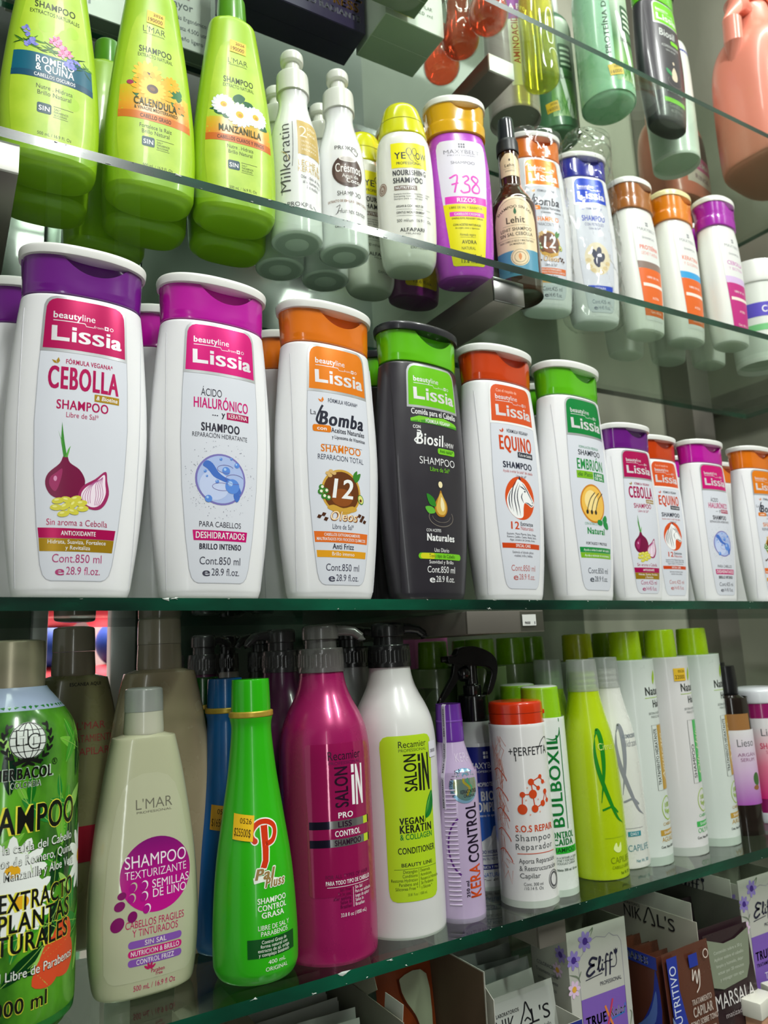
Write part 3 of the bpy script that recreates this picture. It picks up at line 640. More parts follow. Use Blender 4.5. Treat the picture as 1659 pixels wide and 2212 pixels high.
def art_equino(P, v):
    K = ink((40, 44, 62))
    P.text(v['lcw'], 'Con el respaldo de', -8, 221.5, 3.4, 28, layer=3)
    vegan(P, 177, K, RED, 38)
    P.text(RED, 'EQUINO', 0, 158, 15, 47, st='h', layer=3); P.rect(ink((44, 46, 60)), 0, 151, 24, 157, 4); P.text(WHITE, 'Cola de Caballo', 12, 152.6, 3.0, 20, st='b', layer=5)
    P.text(K, 'SHAMPOO', 0, 138.5, 6.6, 42, st='h', layer=3); P.text(ink((190, 80, 80)), 'Ayuda a evitar la caída* del cabello', 0, 133.5, 3.0, 43, layer=3); P.text(K, 'Libre de sal*', 3, 129, 2.8, 15, layer=3)
    P.dz = 10
    P.disc(ink((216, 80, 26)), 0, 97, 21, 23, 3, 40)
    HW = ink((244, 244, 244))
    P.poly(HW, [(-3, 117), (2, 115), (7, 112), (13, 104), (20, 94), (19, 90), (15, 88.5), (10, 91), (5, 92), (3, 86), (2, 78), (-3, 75.5), (-10, 77), (-17, 84), (-19, 95), (-14, 105), (-8, 110)], 4, 4)
    for pts in ([(-4, 117), (-9, 110), (-12, 102), (-13, 92), (-11, 82)], [(-2, 114), (-7, 105), (-9, 96), (-7, 84), (-6, 78)], [(0, 112), (-4, 104), (-5, 96), (-3, 86), (-2, 78)], [(-12, 106), (-16, 98), (-16, 90), (-14, 84)], [(3, 113), (8, 108), (13, 101), (19, 93)], [(4, 92), (1, 98), (3, 103)], [(19, 92), (16, 90), (11, 92), (6, 93)], [(-1, 110), (4, 108), (8, 106)]): P.stroke(K, pts, 1.3, 5, 5, taper=True)
    P.disc(K, 6.5, 104.5, 1.3, 0.9, 6, 8); P.disc(K, 17.5, 93.5, 0.7, 0.6, 6, 8); P.poly(K, [(-2, 117), (0, 120.5), (2, 116)], 5)
    P.dz = 13
    P.text(RED, '12', -10, 61, 7.6, 11, st='b', layer=3); P.text(K, 'Extractos', 7, 65, 3.9, 19, st='b', layer=3); P.text(ink((190, 80, 80)), 'Naturales', 7, 60.4, 3.9, 19, layer=3)
    P.lines(K, ['Equiseto, Menta Piperita, Salvia, Ortiga,', 'Romero, Capilera, Cayena, Abedul, Sauce,', 'Algas, Levadura de Cerveza, Arena'], 0, 55, 3.1, 2.2, [42, 42, 36], layer=3)
    P.rows(RED, [(41.2, -26.5, 26), (46.4, -27, 26.6)], 3); P.text(WHITE, 'SPECIAL CARE', 0, 42.4, 3.0, 21, st='b', layer=4)
    P.lines(ink((90, 92, 104)), ['Estimula el folículo piloso', 'vitalidad, brillo y belleza'], 0, 36, 3.6, 2.5, [30, 26], layer=3)
def art_embrion(P, v):
    K = ink((40, 48, 58)); G = ink((30, 140, 66)); LG = ink((124, 182, 36))
    P.text(ink((60, 150, 110)), 'FORMULACIÓN MEJORADA', 0, 172, 2.9, 34, layer=3); P.text(K, 'SHAMPOO', 0, 164, 6, 38, st='b', layer=3)
    P.text(G, 'EMBRIÓN', 0, 147.5, 12, 45, st='b', shear=0.05, layer=3); P.rect(LG, -24, 137, 2, 145.6, 3); P.text(ink((26, 92, 40)), 'de Pato', -11, 139.4, 4.6, 22, shear=.15, layer=4)
    P.rect(G, 3, 136, 24, 145.6, 3); P.text(WHITE, 'LIBRE', 13, 141.2, 3, 14, st='b', layer=4); P.text(WHITE, 'DE SAL', 13, 137.2, 3, 16, st='b', layer=4)
    P.dz = 5
    P.disc(ink((206, 130, 30)), -2, 104, 20.5, 22, 3, 36); P.disc(ink((240, 190, 84)), -2, 104, 18.6, 20, 4, 36); P.disc(ink((248, 222, 150)), -5, 107, 11, 12, 5, 24)
    for dx in (0, 7, 14): P.stroke(ink((50, 44, 40)), [(-13 + dx, 95), (-11 + dx, 101), (-6 + dx, 110), (2 + dx, 117)], 1.1, 6, 5); P.disc(ink((50, 44, 40)), -13 + dx, 94, 1.9, 2.6, 6, 10)
    for pts in ([(12, 86), (18, 92), (22, 89), (20, 84)], [(12, 85), (4, 86), (3, 81), (10, 80)], [(13, 84), (22, 84), (24, 77), (17, 77)]): P.poly(G, pts, 7, 3)
    P.dz = 12
    P.text(ink((60, 150, 110)), 'CON EXTRACTO', -8, 72.5, 2.8, 20, layer=3); P.text(G, 'Natural', 0, 62.5, 7, 30, st='h', layer=3)
    P.text(K, 'FORTALECE Y PROTEGE', 0, 50.5, 2.9, 36, st='b', layer=3)
    P.rows(G, [(41.8, -26.5, 26), (47.6, -27, 26.6)], 3); P.text(WHITE, 'Ayuda a evitar la caída* del cabello', 0, 43.4, 2.6, 44, layer=4); P.rows(LG, [(35.8, -25.5, 25.4), (41.6, -26.4, 26)], 3); P.text(WHITE, 'Ayuda a estimular el crecimiento', 0, 37.4, 2.6, 42, layer=4)
capm = lambda c: mat(c, 0.2, 0, 0.6)
DKB = mat((46, 43, 50), 0.34, 0, 0.2)
V_CEB = dict(band=CRIM, cap=capm((106, 22, 128)), art=art_cebolla, cc=ink((178, 60, 116)))
V_HIA = dict(co=1.5, band=MAG, cap=capm((190, 20, 160)), art=art_hialu, cc=ink((70, 70, 84)))
V_BOM = dict(co=-1, band=OR, cap=capm((226, 116, 14)), art=art_bomba, cc=ink((70, 70, 88)))
V_BIO = dict(co=0, band=ink((110, 196, 24), 0.28, 0.1), cap=capm((96, 190, 10)), art=art_biosil, cc=WHITE, body=DKB, white=False, lid=mat((38, 38, 44), 0.3, 0, .2), frame=SILVER, seam=mat((30, 28, 34), .5))
V_EQU = dict(co=5, band=ink((222, 88, 40), 0.28, 0.1), cap=capm((200, 62, 8)), art=art_equino, cc=ink((190, 110, 110)), frame=WHITE, lcw=ink((248, 200, 180)))
V_EMB = dict(co=5, band=ink((18, 132, 62), 0.28, 0.1), cap=capm((92, 186, 16)), art=art_embrion, cc=ink((70, 78, 90)))
def zm(x): return 0.0373 + 0.0095 - 0.01047 * x
GL = 'large flip-cap bottles on the third shelf'; GS = 'small flip-cap bottles on the third shelf'
MR = [('white flip-cap bottle with purple cap and red onion picture, far left', V_CEB, .086, .612, 'purple'), ('white flip-cap bottle with magenta cap and blue bubble picture, second from left', V_HIA, .193, .612, 'magenta'),
      ('white flip-cap bottle with orange cap and brown round 12 emblem, large one', V_BOM, .3025, .612, 'orange'), ('charcoal flip-cap bottle with bright green cap and oil drop', V_BIO, .408, .614, 'green'),
      ('white flip-cap bottle with red-orange cap and horse head, large one', V_EQU, .516, .622, 'red'), ('white flip-cap bottle with green cap and hair follicle picture', V_EMB, .6235, .624, 'green')]
for (l, v, x, y, _), ro in zip(MR, (0, 2, 5, 6, 5, 7)): lissia(l, v, (x, y, zm(x)), GL, math.radians(ro))
S4 = 0.772
for l, v, x, y in [('small white bottle with purple cap and onion, right of the green-capped one', V_CEB, .705, .618), ('small white bottle with red-orange cap and horse head', V_EQU, .780, .640), ('small white bottle with magenta cap and pale blue disc', V_HIA, .858, .628), ('small white bottle with orange cap at the right picture edge', V_BOM, .955, .622)]:
    lissia(l, dict(v, ml='Cont.425 ml', oz='14.45 fl.oz.'), (x, y, zm(x)), GS, scale=S4)
# second row, showing only slivers between the front bottles
for l, v, x, y, s in [('purple-capped bottle hidden behind the front onion bottle', V_CEB, .062, .682, 1), ('magenta-capped bottle peeking out left behind the blue bubble bottle', V_HIA, .180, .682, 1), ('orange-capped bottle peeking out behind the magenta and orange pair', V_BOM, .305, .684, 1),
                      ('dark green-capped bottle peeking out behind the charcoal bottle', V_BIO, .425, .684, 1), ('green-capped bottle hidden behind the follicle picture bottle', V_EMB, .655, .69, 1),
                      ('small purple-capped bottle peeking behind the small onion bottle', V_CEB, .742, .70, S4), ('small magenta-capped bottle peeking behind the small horse bottle', V_HIA, .905, .70, S4), ('small orange-capped bottle peeking behind the pale blue disc bottle', V_BOM, .995, .70, S4)]:
    lissia(l, v, (x, y, zm(x)), 'second row bottles on the third shelf', scale=s, lab=False)

# ================================================================== second shelf: herbal bottles, white pumps, wrapped bottles
zu = lambda x: 0.3925 + 0.0087 + 0.0035 * x
def sticker(parent, surf, s, z, w_, h_, l1, l2, rot=0.0, col=(246, 196, 20)):
    P = Print(surf, base=0.55); c, q = math.cos(rot), math.sin(rot)
    R = lambda a, b: (s + a * c - b * q, z + a * q + b * c)
    P.poly(mat(col, 0.45), [R(-w_ / 2, -h_ / 2), R(w_ / 2, -h_ / 2), R(w_ / 2, h_ / 2), R(-w_ / 2, h_ / 2)], 0)
    K = ink((70, 48, 10), .5); a = R(w_ * .12, h_ * .16); b = R(-w_ * .02, -h_ * .34)
    P.text(K, l1, a[0], a[1], h_ * .2, w_ * .55, rot=rot, layer=2); P.text(K, l2, b[0], b[1], h_ * .3, w_ * .8, rot=rot, layer=2)
    P.build('price_sticker', parent)
# --- tapered flat bottle
HB = [(0, 27, 15, 2.6), (0, 27, 15, 2.6), (0.8, 31, 18.5, 2.7), (3, 33.5, 21, 2.7), (3, 33.5, 21, 2.7), (5.5, 36.4, 23.4, 2.8), (8, 37.6, 24.6, 2.9), (9.5, 38.2, 25.2, 2.9), (9.5, 38.2, 25.2, 2.9), (26, 39.2, 25.5, 2.9), (50, 40, 25.3, 2.8), (85, 38.6, 24.6, 2.8), (130, 34.2, 22.6, 2.8), (175, 28.5, 19.8, 2.7), (205, 24.4, 17.6, 2.6), (214, 23.2, 16.8, 2.5), (217, 22, 16, 2.4), (217, 22, 16, 2.4), (220, 16.5, 14.5, 2.1), (221, 14.5, 14, 2)]
LIME = mat((162, 202, 34), 0.34, 0, 0.2, sub=0.05); LIME_D = mat((84, 150, 12), 0.3, 0, 0.3)
LIMEL = noisy('lime_foliage_label', (166, 202, 32), (180, 212, 46), 40, rough=0.42, coat=0.06, bump=0.05)
HD = ink((52, 66, 18))
def herbal(label, loc, rz, art=None, stick=False):
    t = thing('herbal_shampoo_bottle', label, 'shampoo bottle', loc, rz, 'lime green herbal bottles', ry=-0.0035)
    loft('body', t, LIME, HB, 64)
    loft('cap', t, LIME_D, [(219, 13, 13), (219, 13, 13), (219.5, 14.8, 14.8), (243, 14.0, 14.0), (247, 13.4, 13.4), (248.5, 12, 12), (248.5, 12, 12)], 40)
    if art:
        P = Print(Surf(HB)); P.rows(LIMEL, [(20, -25, 25), (21.5, -28, 28), (25, -30, 30), (40, -31.5, 31.5), (60, -32.5, 32.5), (90, -31, 31), (130, -26.5, 26.5), (165, -20.5, 20.5), (178, -16.5, 16.5), (184, -12.5, 12.5), (187, -7, 7), (188, -2, 2)], 1, 14)
        art(P)
        P.dz = -5
        P.rect(ink((20, 70, 84)), -12, 49, -1, 58.5, 3, 1.6); P.text(WHITE, 'SIN', -6.5, 51.4, 4.4, 8.4, st='b', layer=4); P.rect(HD, 0.5, 57.6, 16, 58, 3)
        P.lines(HD, ['SAL*', 'PARABENOS', 'SILICONAS'], 1, 54.4, 2.7, 1.8, [5, 11, 10], al='L', layer=3); P.rect(HD, 0.5, 47.6, 12, 47.9, 3)
        P.text(HD, '500 mL / 16.9 Fl. Oz', 2, 29, 2.8, 26, layer=3)
        P.build('label', t)
    if stick:
        P = Surf(HB); sticker(t, P, 0.5, 181, 16, 14, '2026', '190000', -0.06)
    return t
def art_romero(P):
    P.text(HD, 'SHAMPOO', 0, 146, 6.4, 32, st='b', layer=3); P.text(HD, 'EXTRACTOS NATURALES', 0, 139.5, 3.8, 39, layer=3)
    lf = ink((176, 216, 70))
    for s, z in ((-8, 128), (8, 124), (-14, 116), (4, 118), (14, 130), (12, 68), (16, 60)): P.disc(lf, s, z, 5, 6, 2, 12)
    TE = ink((10, 96, 120)); P.rows(TE, [(76, -32, 32), (100, -30.4, 30.4)], 3)
    P.rows(ink((14, 76, 104)), [(76, -32, 32), (82, -31.8, 31.8)], 4)
    P.text(WHITE, 'ROMERO', 1, 91, 6.6, 30, st='b', layer=5); P.text(WHITE, '& QUINA', 1, 83.6, 6.6, 30, st='b', layer=5); P.text(WHITE, 'CABELLOS OSCUROS', 1, 77.6, 3.2, 32, st='b', layer=5)
    rn = random.Random(2); G = ink((34, 88, 30)); G2 = ink((76, 136, 40)); BL = ink((112, 120, 206)); B2 = ink((150, 150, 226)); PK = ink((226, 92, 150)); PL = ink((244, 150, 190))
    for i in range(46):
        s = rn.uniform(-25, 25); z = 106 - s * 0.22 + rn.uniform(-5, 5); a = rn.uniform(-.9, .9) + (0 if rn.random() < .5 else PI)
        P.stroke(G if i % 2 else G2, [(s, z), (s + 4 * math.cos(a), z + 4 * math.sin(a)), (s + 8.5 * math.cos(a), z + 8.5 * math.sin(a) + 1)], 1.1, 5, 3, taper=True)
    for s, z in ((-21, 117), (-18, 112), (-15, 108), (-20, 107), (12, 101), (16, 97), (13, 95), (9, 98), (-22, 122), (18, 101)):
        for k in range(5): P.disc(BL if k % 2 else B2, s + rn.uniform(-2, 2), z + rn.uniform(-2, 2), 1.9, 1.2, 6, 9, rn.uniform(0, 3))
    for s, z in ((-1, 115), (4, 113), (8, 110), (2, 118), (11, 107), (6, 105)):
        for k in range(5): P.disc(PK if k % 2 else PL, s + 2.2 * math.cos(k * 1.26), z + 2.2 * math.sin(k * 1.26), 1.9, 1.3, 7, 9, k * 1.26)
    P.text(HD, 'Nutre . Hidrata', 1, 66.6, 4.0, 28, layer=3); P.text(HD, 'Brillo Natural', 1, 61, 4.0, 26, layer=3)
def petals(P, s, z, n, r, w_, m, lay, a0=0.0):
    for k in range(n):
        a = a0 + 2 * PI * k / n; P.disc(m, s + r * .58 * math.cos(a), z + r * .58 * math.sin(a), r * .46, w_, lay + (k % 2), 10, a)
def art_calendula(P):
    P.text(HD, "L'MAR", -1, 164, 6.6, 20, st='l', layer=3); P.text(HD, 'PROFESIONAL', -1, 161.4, 1.4, 19, layer=3)
    P.text(HD, 'SHAMPOO', 0, 141, 6.4, 29, st='b', layer=3); P.text(HD, 'EXTRACTO NATURAL', 0, 135.6, 3.8, 31, layer=3)
    O1 = ramp_z('orange_yellow_band', [(0.070, (226, 128, 34)), (0.085, (232, 166, 40)), (0.108, (206, 200, 34))])
    P.rows(O1, [(70, -31.8, 31.8), (104, -30, 30)], 2); P.rows(ink((214, 120, 40)), [(70, -31.8, 31.8), (77.6, -31.6, 31.6)], 3)
    Y = ink((246, 178, 16)); Y2 = ink((252, 202, 60)); C = ink((70, 40, 20)); G = ink((40, 116, 60))
    for pts in ([(12, 104), (20, 112), (24, 106), (16, 100)], [(14, 96), (22, 92), (26, 86), (16, 90)], [(-18, 106), (-12, 110), (-8, 104), (-14, 100)], [(-20, 96), (-14, 98), (-8, 94), (-16, 92)], [(16, 108), (24, 104), (20, 98)]): P.poly(G, pts, 4, 3)
    petals(P, -7, 118, 14, 13, 2.3, Y2, 5); petals(P, 14, 114, 12, 8, 1.6, Y, 5); petals(P, 21, 92, 9, 6, 1.5, ink((240, 150, 40)), 5)
    P.disc(C, -6, 117, 3.6, 2.4, 7, 14, -.3); petals(P, -3, 103, 16, 18, 2.9, Y, 7); petals(P, -3, 103, 16, 12, 2.2, Y2, 9, .2); P.disc(C, -3, 103, 5, 4.6, 11, 18); P.disc(ink((120, 70, 30)), -3, 103, 2.4, 2, 12, 10)
    P.disc(ink((170, 60, 90)), -22, 106, 3, 2.4, 6, 10)
    P.text(HD, 'CALENDULA', 0, 84.6, 7.2, 38, st='b', layer=12); P.text(HD, '& VINAGRE MEDITERRANEO', 0.5, 80, 3.2, 38, st='b', layer=5); P.text(ink((80, 40, 16)), 'CABELLO GRASO', 0, 72, 3.8, 27, st='b', layer=5)
    P.text(HD, 'Fortalece la Raiz', 0, 62, 4.0, 28, layer=3); P.text(HD, 'Brillo Natural', 0, 56.6, 4.0, 24, layer=3)
def art_manzanilla(P):
    P.text(HD, "L'MAR", 0, 161, 6.0, 19, st='l', layer=3); P.text(HD, 'PROFESIONAL', 0, 158.6, 1.4, 18, layer=3)
    P.text(HD, 'SHAMPOO', 0, 138, 6.4, 29, st='b', layer=3); P.text(HD, 'EXTRACTO NATURAL', 0, 132.6, 3.8, 30, layer=3)
    O1 = ramp_z('amber_band', [(0.070, (214, 112, 30)), (0.08, (226, 148, 36)), (0.108, (206, 206, 34))])
    P.rows(O1, [(76, -31.6, 31.6), (98, -30.3, 30.3)], 2); P.rows(ink((206, 108, 34)), [(72.5, -31.8, 31.8), (80, -31.4, 31.4)], 3)
    G = ink((26, 96, 56)); W2 = ink((246, 250, 248)); W3 = ink((226, 236, 236)); Y = ink((238, 186, 20))
    for pts in ([(-6, 122), (0, 127), (6, 124), (2, 117), (-4, 116)], [(4, 120), (12, 120), (14, 114), (6, 112)], [(-24, 104), (-16, 106), (-12, 102), (-20, 100)], [(-16, 102), (-6, 106), (-4, 100), (-14, 97)], [(16, 100), (24, 102), (28, 96), (20, 94)], [(-28, 106), (-22, 108), (-20, 104)]): P.poly(G, pts, 4, 3)
    for s, z, r in ((-15, 112, 11), (16, 106, 11.5), (0, 104, 13.5)):
        petals(P, s, z, 15, r, 1.9, W3, 5); petals(P, s, z, 15, r * .94, 1.7, W2, 7, .15); P.disc(Y, s, z, r * .28, layer=9, n=14); P.disc(ink((206, 150, 16)), s + .6, z - .6, r * .14, layer=10, n=8)
    P.text(HD, 'MANZANILLA', 0.5, 83, 7.0, 41, st='b', layer=11); P.text(ink((90, 34, 14)), 'CABELLOS CLAROS Y FINOS', 1, 74.6, 3.6, 45, st='b', layer=5)
    P.text(HD, 'Nutre . Hidrata', 0, 66, 3.8, 25, layer=3); P.text(HD, 'Brillo Natural', 0, 60.6, 3.8, 23, layer=3)
herbal('lime green bottle with teal band and rosemary flowers, far left', (.061, .637, zu(.06)), 0.0, art_romero)
herbal('lime green bottle with price sticker and orange marigold picture', (.147, .641, zu(.14)), math.radians(-2), art_calendula, True)
herbal('lime green bottle with price sticker and white daisies', (.226, .639, zu(.23)), math.radians(-4), art_manzanilla, True)
herbal('plain lime bottle hidden behind the rosemary bottle', (.063, .695, zu(.06)), 0.0)
herbal('plain lime bottle directly behind the marigold bottle', (.155, .695, zu(.15)), 0.0)
herbal('plain lime bottle at the back, third behind the marigold bottle', (.128, .752, zu(.13)), math.radians(3))
herbal('plain lime bottle behind the daisy bottle', (.238, .694, zu(.23)), 0.0)
# --- white serum pump bottles
WB = [(0, 21.5), (0, 21.5), (1.0, 24.3), (3, 25.6), (6, 25.9), (60, 25.9), (95, 25.6), (118, 23.6), (134, 19.6), (146, 16.4), (156, 15.0), (165, 15.6), (165, 15.6)]
WPL = mat((240, 242, 240), 0.16, 0, 0.5, sub=0.4); WPC = mat((226, 228, 218), 0.24, 0, 0.4)
def white_pump(label, loc, rz, art=None, g='white bottles with push caps'):
    t = thing('pump_bottle', label, 'lotion bottle', loc, rz, g, ry=-0.0035)
    loft('body', t, WPL, WB, 48)
    loft('base_ring', t, mat((190, 194, 190), .4), [(-0.02, 12), (-0.02, 12), (-0.02, 20.6), (0.2, 21.4), (0.4, 12)], 40, closed=False)
    loft('collar', t, WPC, [(165.4, 15.5), (165.4, 15.5), (166, 17), (168, 17.3), (186, 16.8), (189, 15.8), (190, 13.5), (190, 13.5), (190.5, 9)], 40)
    loft('push_top', t, WPC, [(190, 8.6), (190, 8.6), (201, 8.2), (203.5, 8.4), (204.2, 11.0), (205.5, 12.0), (211, 12.2), (214, 11.6), (216, 9.6), (216.8, 5), (216.9, 1)], 36)
    if art: P = Print(Surf(WB, 'cyl')); art(P); P.build('label', t)
    return t
def art_milk(P):
    K = ink((84, 84, 88)); GO = ink((196, 168, 92)); GO2 = ink((206, 178, 104))
    P.text(K, 'Milkeratin', -9, 43, 11, 76, al='L', st='l', rot=PI / 2, layer=2); P.stroke(GO, [(-9.6, 76), (-13, 84), (-18, 88)], .5, 3); P.stroke(K, [(-5.5, 122), (-6, 90), (-7, 70)], .5, 2); P.stroke(K, [(-18.5, 40), (-19, 60)], .5, 2)
    P.rect(GO, -1, 84, 27, 124, 1); P.text(ink((240, 232, 210)), '2', 5, 104, 13, 8, st='l', layer=2); P.lines(ink((240, 232, 210)), ['STEP', 'MASK'], 9.5, 114, 7, 3.4, 11, al='L', layer=2); P.lines(ink((240, 232, 210)), ['NUTRE Y SELLA', 'LA CUTICULA', 'HIDRATA'], 12, 98, 4.6, 2.4, 18, layer=2)
    P.text(GO2, 'LECHE &', 12, 72, 6, 26, layer=2); P.text(GO2, 'KERATINA', 13, 65, 6, 29, layer=2)
    P.lines(K, ['Dile adiós al frizz,', 'al volumen y a', 'los nudos'], 14, 58, 5.2, 3.4, [26, 22, 14], layer=2); P.text(K, 'PROKPIL', 0, 27, 4.4, 26, layer=2); P.stroke(K, [(14, 30), (20, 24), (24, 20)], .5, 2)
def art_coco(P):
    K = ink((70, 66, 64)); B1 = ink((84, 66, 58)); B2 = ink((112, 92, 82))
    P.text(K, 'PROKPIL', 0, 108, 4.6, 26, layer=2); P.stroke(K, [(4, 108), (10, 103), (13, 108)], .8, 2)
    P.disc(B1, 0, 83, 17.2, 18, 1, 36); P.disc(B2, -4, 80, 10, 11, 2, 24); P.disc(ink((236, 232, 224)), 0, 97.4, 9.5, 3.8, 3, 24); P.disc(ink((196, 190, 184)), 0, 97, 7.6, 2.6, 4, 20)
    W2 = ink((244, 240, 234)); P.text(W2, 'Crésmos', 0.5, 81.5, 9.6, 28, st='b', layer=5); P.text(W2, 'Agua de', 2, 75.4, 4.0, 18, layer=5); P.text(W2, 'Coco', 5, 70, 4.6, 15, st='b', layer=5)
    P.text(K, 'SHAMPOO', 0.5, 55, 5, 26, layer=2); P.text(ink((150, 116, 96)), 'EXTRACTO DE SEMILLA DE LINO Y COCO', 0, 47.6, 2.6, 46, st='b', layer=2); P.text(K, 'Humectante', 3, 35, 5.4, 32, st='l', shear=.3, layer=2); P.stroke(K, [(-14, 42), (-10, 44), (-13, 36), (-15, 34)], .5, 2)
    P.text(K, 'Cont. Neto 300 ml / 10,14 oz', 1, 19.5, 2.6, 34, st='b', layer=2)
white_pump('white push-top bottle with gold square and tall grey lettering', (.2925, .642, zu(.29)), math.radians(-14), art_milk)
white_pump('white push-top bottle with round brown coconut emblem', (.347, .644, zu(.35)), math.radians(-11), art_coco)
white_pump('plain white push-top bottle behind the gold square one', (.297, .697, zu(.3)), 0.2)
white_pump('plain white push-top bottle behind the coconut emblem one', (.352, .700, zu(.35)), 0.2)
# --- oval bottle with yellow dome cap
YB = [(0, 20, 14, 2.2), (0, 20, 14, 2.2), (1, 24, 18, 2.2), (5, 27, 21, 2.2), (16, 30, 23.5, 2.2), (50, 32, 24.5, 2.2), (110, 32, 24.5, 2.2), (145, 30, 23, 2.2), (156, 27, 21, 2.2), (160, 24.5, 19.5, 2.2), (160, 24.5, 19.5, 2.2)]
def yellow_cap(label, loc, rz, art=True):
    t = thing('shampoo_bottle', label, 'shampoo bottle', loc, rz, 'white bottles with yellow dome caps', ry=-0.0035)
    loft('body', t, mat((236, 236, 226), 0.2, 0, 0.5, sub=.4), YB, 56)
    loft('cap', t, mat((216, 216, 18), 0.2, 0, 0.6), [(158, 23, 18), (158, 23, 18), (159, 27, 21), (163, 27.2, 21.2), (178, 24.5, 19.4), (190, 21.5, 17.4), (197, 18.8, 15.4), (201, 14.5, 12), (203.5, 8, 7), (204, 1, 1)], 48)
    loft('cap_seam', t, mat((170, 168, 14), .4), [(176.6, 24.7, 19.6), (177.2, 25.0, 19.9), (177.8, 24.6, 19.5)], 48, closed=False)
    if art:
        P = Print(Surf(YB, 'cyl')); K = ink((52, 54, 58)); Y = ink((236, 228, 12))
        P.rect(Y, -17, 111, 22, 142, 1); P.text(K, 'YE', -7, 122, 8, 12, st='b', layer=2); P.text(K, 'OW', 15, 122, 8, 13, st='b', layer=2)
        for dx in (0, 5.5): P.ring(K, 2 + dx, 131, 2.4, .7, 2, rz=4.6); P.stroke(K, [(0.5 + dx, 128), (3 + dx, 121), (6 + dx, 119)], .7, 2)
        P.text(K, 'PROFESSIONAL', 2, 115, 3.2, 26, st='b', layer=2)
        P.text(K, 'NOURISHING', -16, 102, 6.2, 36, al='L', st='h', layer=2); P.text(K, 'SHAMPOO', -16, 93, 6.2, 32, al='L', st='h', layer=2); P.rect(ink((120, 100, 88)), -15, 84.4, 8, 89.6, 1); P.text(WHITE, 'NUTRITIVE', -3.5, 85.4, 3.2, 20, st='b', layer=2)
        P.lines(K, ['Shampoo nutritivo / Nourishing shampoo', 'Shampoing nutritif / Shampooing', 'Shampoo para cabello seco'], -16, 79, 2.9, 2.0, [40, 37, 30], al='L', layer=2)
        P.text(K, 'ARGAN & COCONUT OILS', -14, 64, 2.6, 30, al='L', st='b', layer=2); P.rect(K, -14, 61.4, 24, 61.7, 1); P.text(K, 'GENTLE NOURISHMENT', -14, 56.6, 2.6, 30, al='L', st='b', layer=2); P.rect(K, -14, 54, 24, 54.3, 1)
        P.text(K, '500 ml/un ℮ 16.9 Fl. Oz.', -14, 46.8, 3.4, 38, al='L', layer=2); P.text(K, 'ALFAPARF', 2, 35.6, 4.2, 26, st='b', layer=2); P.text(K, 'MILANO', 2, 32.4, 1.8, 14, layer=2)
        P.disc(ink((150, 124, 108)), -32, 90, 7.2, layer=1); P.ring(ink((232, 226, 216)), -32, 90, 5.6, .5, 2); P.ring(ink((232, 226, 216)), -32, 89, 2.4, .6, 2); P.ring(ink((232, 226, 216)), -32, 91.4, 1.4, .5, 2)
        P.text(K, 'EXP:12/2027', 8, 16, 3, 18, layer=2)
        P.build('label', t)
    return t
yellow_cap('white oval bottle with yellow dome cap and yellow label square', (.427, .643, zu(.43)), math.radians(-24))
yellow_cap('white oval bottle with yellow cap, behind the yellow label one', (.412, .706, zu(.41)), 0, True)['label'] = 'white bottle with yellow dome cap hidden behind the front one'
# --- flip-cap curl bottles (purple, then white ones)
MB_ = [(0, 25, 15, 2.3), (0, 25, 15, 2.3), (1.2, 29.5, 18.5, 2.3), (6, 32, 21, 2.3), (40, 35, 23.5, 2.3), (90, 37.2, 24.5, 2.3), (130, 37.2, 24.5, 2.3), (160, 35, 23.5, 2.3), (176, 32.5, 22.4, 2.3), (179, 31, 21.5, 2.3), (179, 31, 21.5, 2.3)]
MC_ = [(178.5, 31, 21.5, 2.3), (178.5, 31, 21.5, 2.3), (179, 34.6, 24, 2.3), (181, 35.2, 24.6, 2.3), (193, 35.6, 24.8, 2.3), (195, 34.0, 24.2, 2.3), (215, 36.0, 25.6, 2.3), (216, 36, 25.6, 2.3), (216, 36, 25.6, 2.3)]
ML_ = [(215.4, 34, 24, 2.3), (215.4, 34, 24, 2.3), (215.6, 36.6, 26.4, 2.3), (216.4, 37, 26.8, 2.3), (221.5, 37, 26.8, 2.3), (224, 35.6, 25.8, 2.3), (225, 32, 23, 2.3), (225, 32, 23, 2.3)]
def curl(label, loc, rz, body, cap, lid, art=None, g='flip-cap curl care bottles', k=1.0):
    t = thing('shampoo_bottle', label, 'shampoo bottle', loc, rz, g, ry=-0.0035); t.scale = (k, k, 1)
    loft('body', t, body, MB_, 56); loft('cap', t, cap, dense(MC_, 199, 216, 33), 128, deform=scoop(199, 216, 10, 8, 18, 8.0), smooth=28, k=1); loft('lid', t, lid, ML_, 56)
    if art: P = Print(Surf(MB_)); art(P); P.build('label', t)
    return t
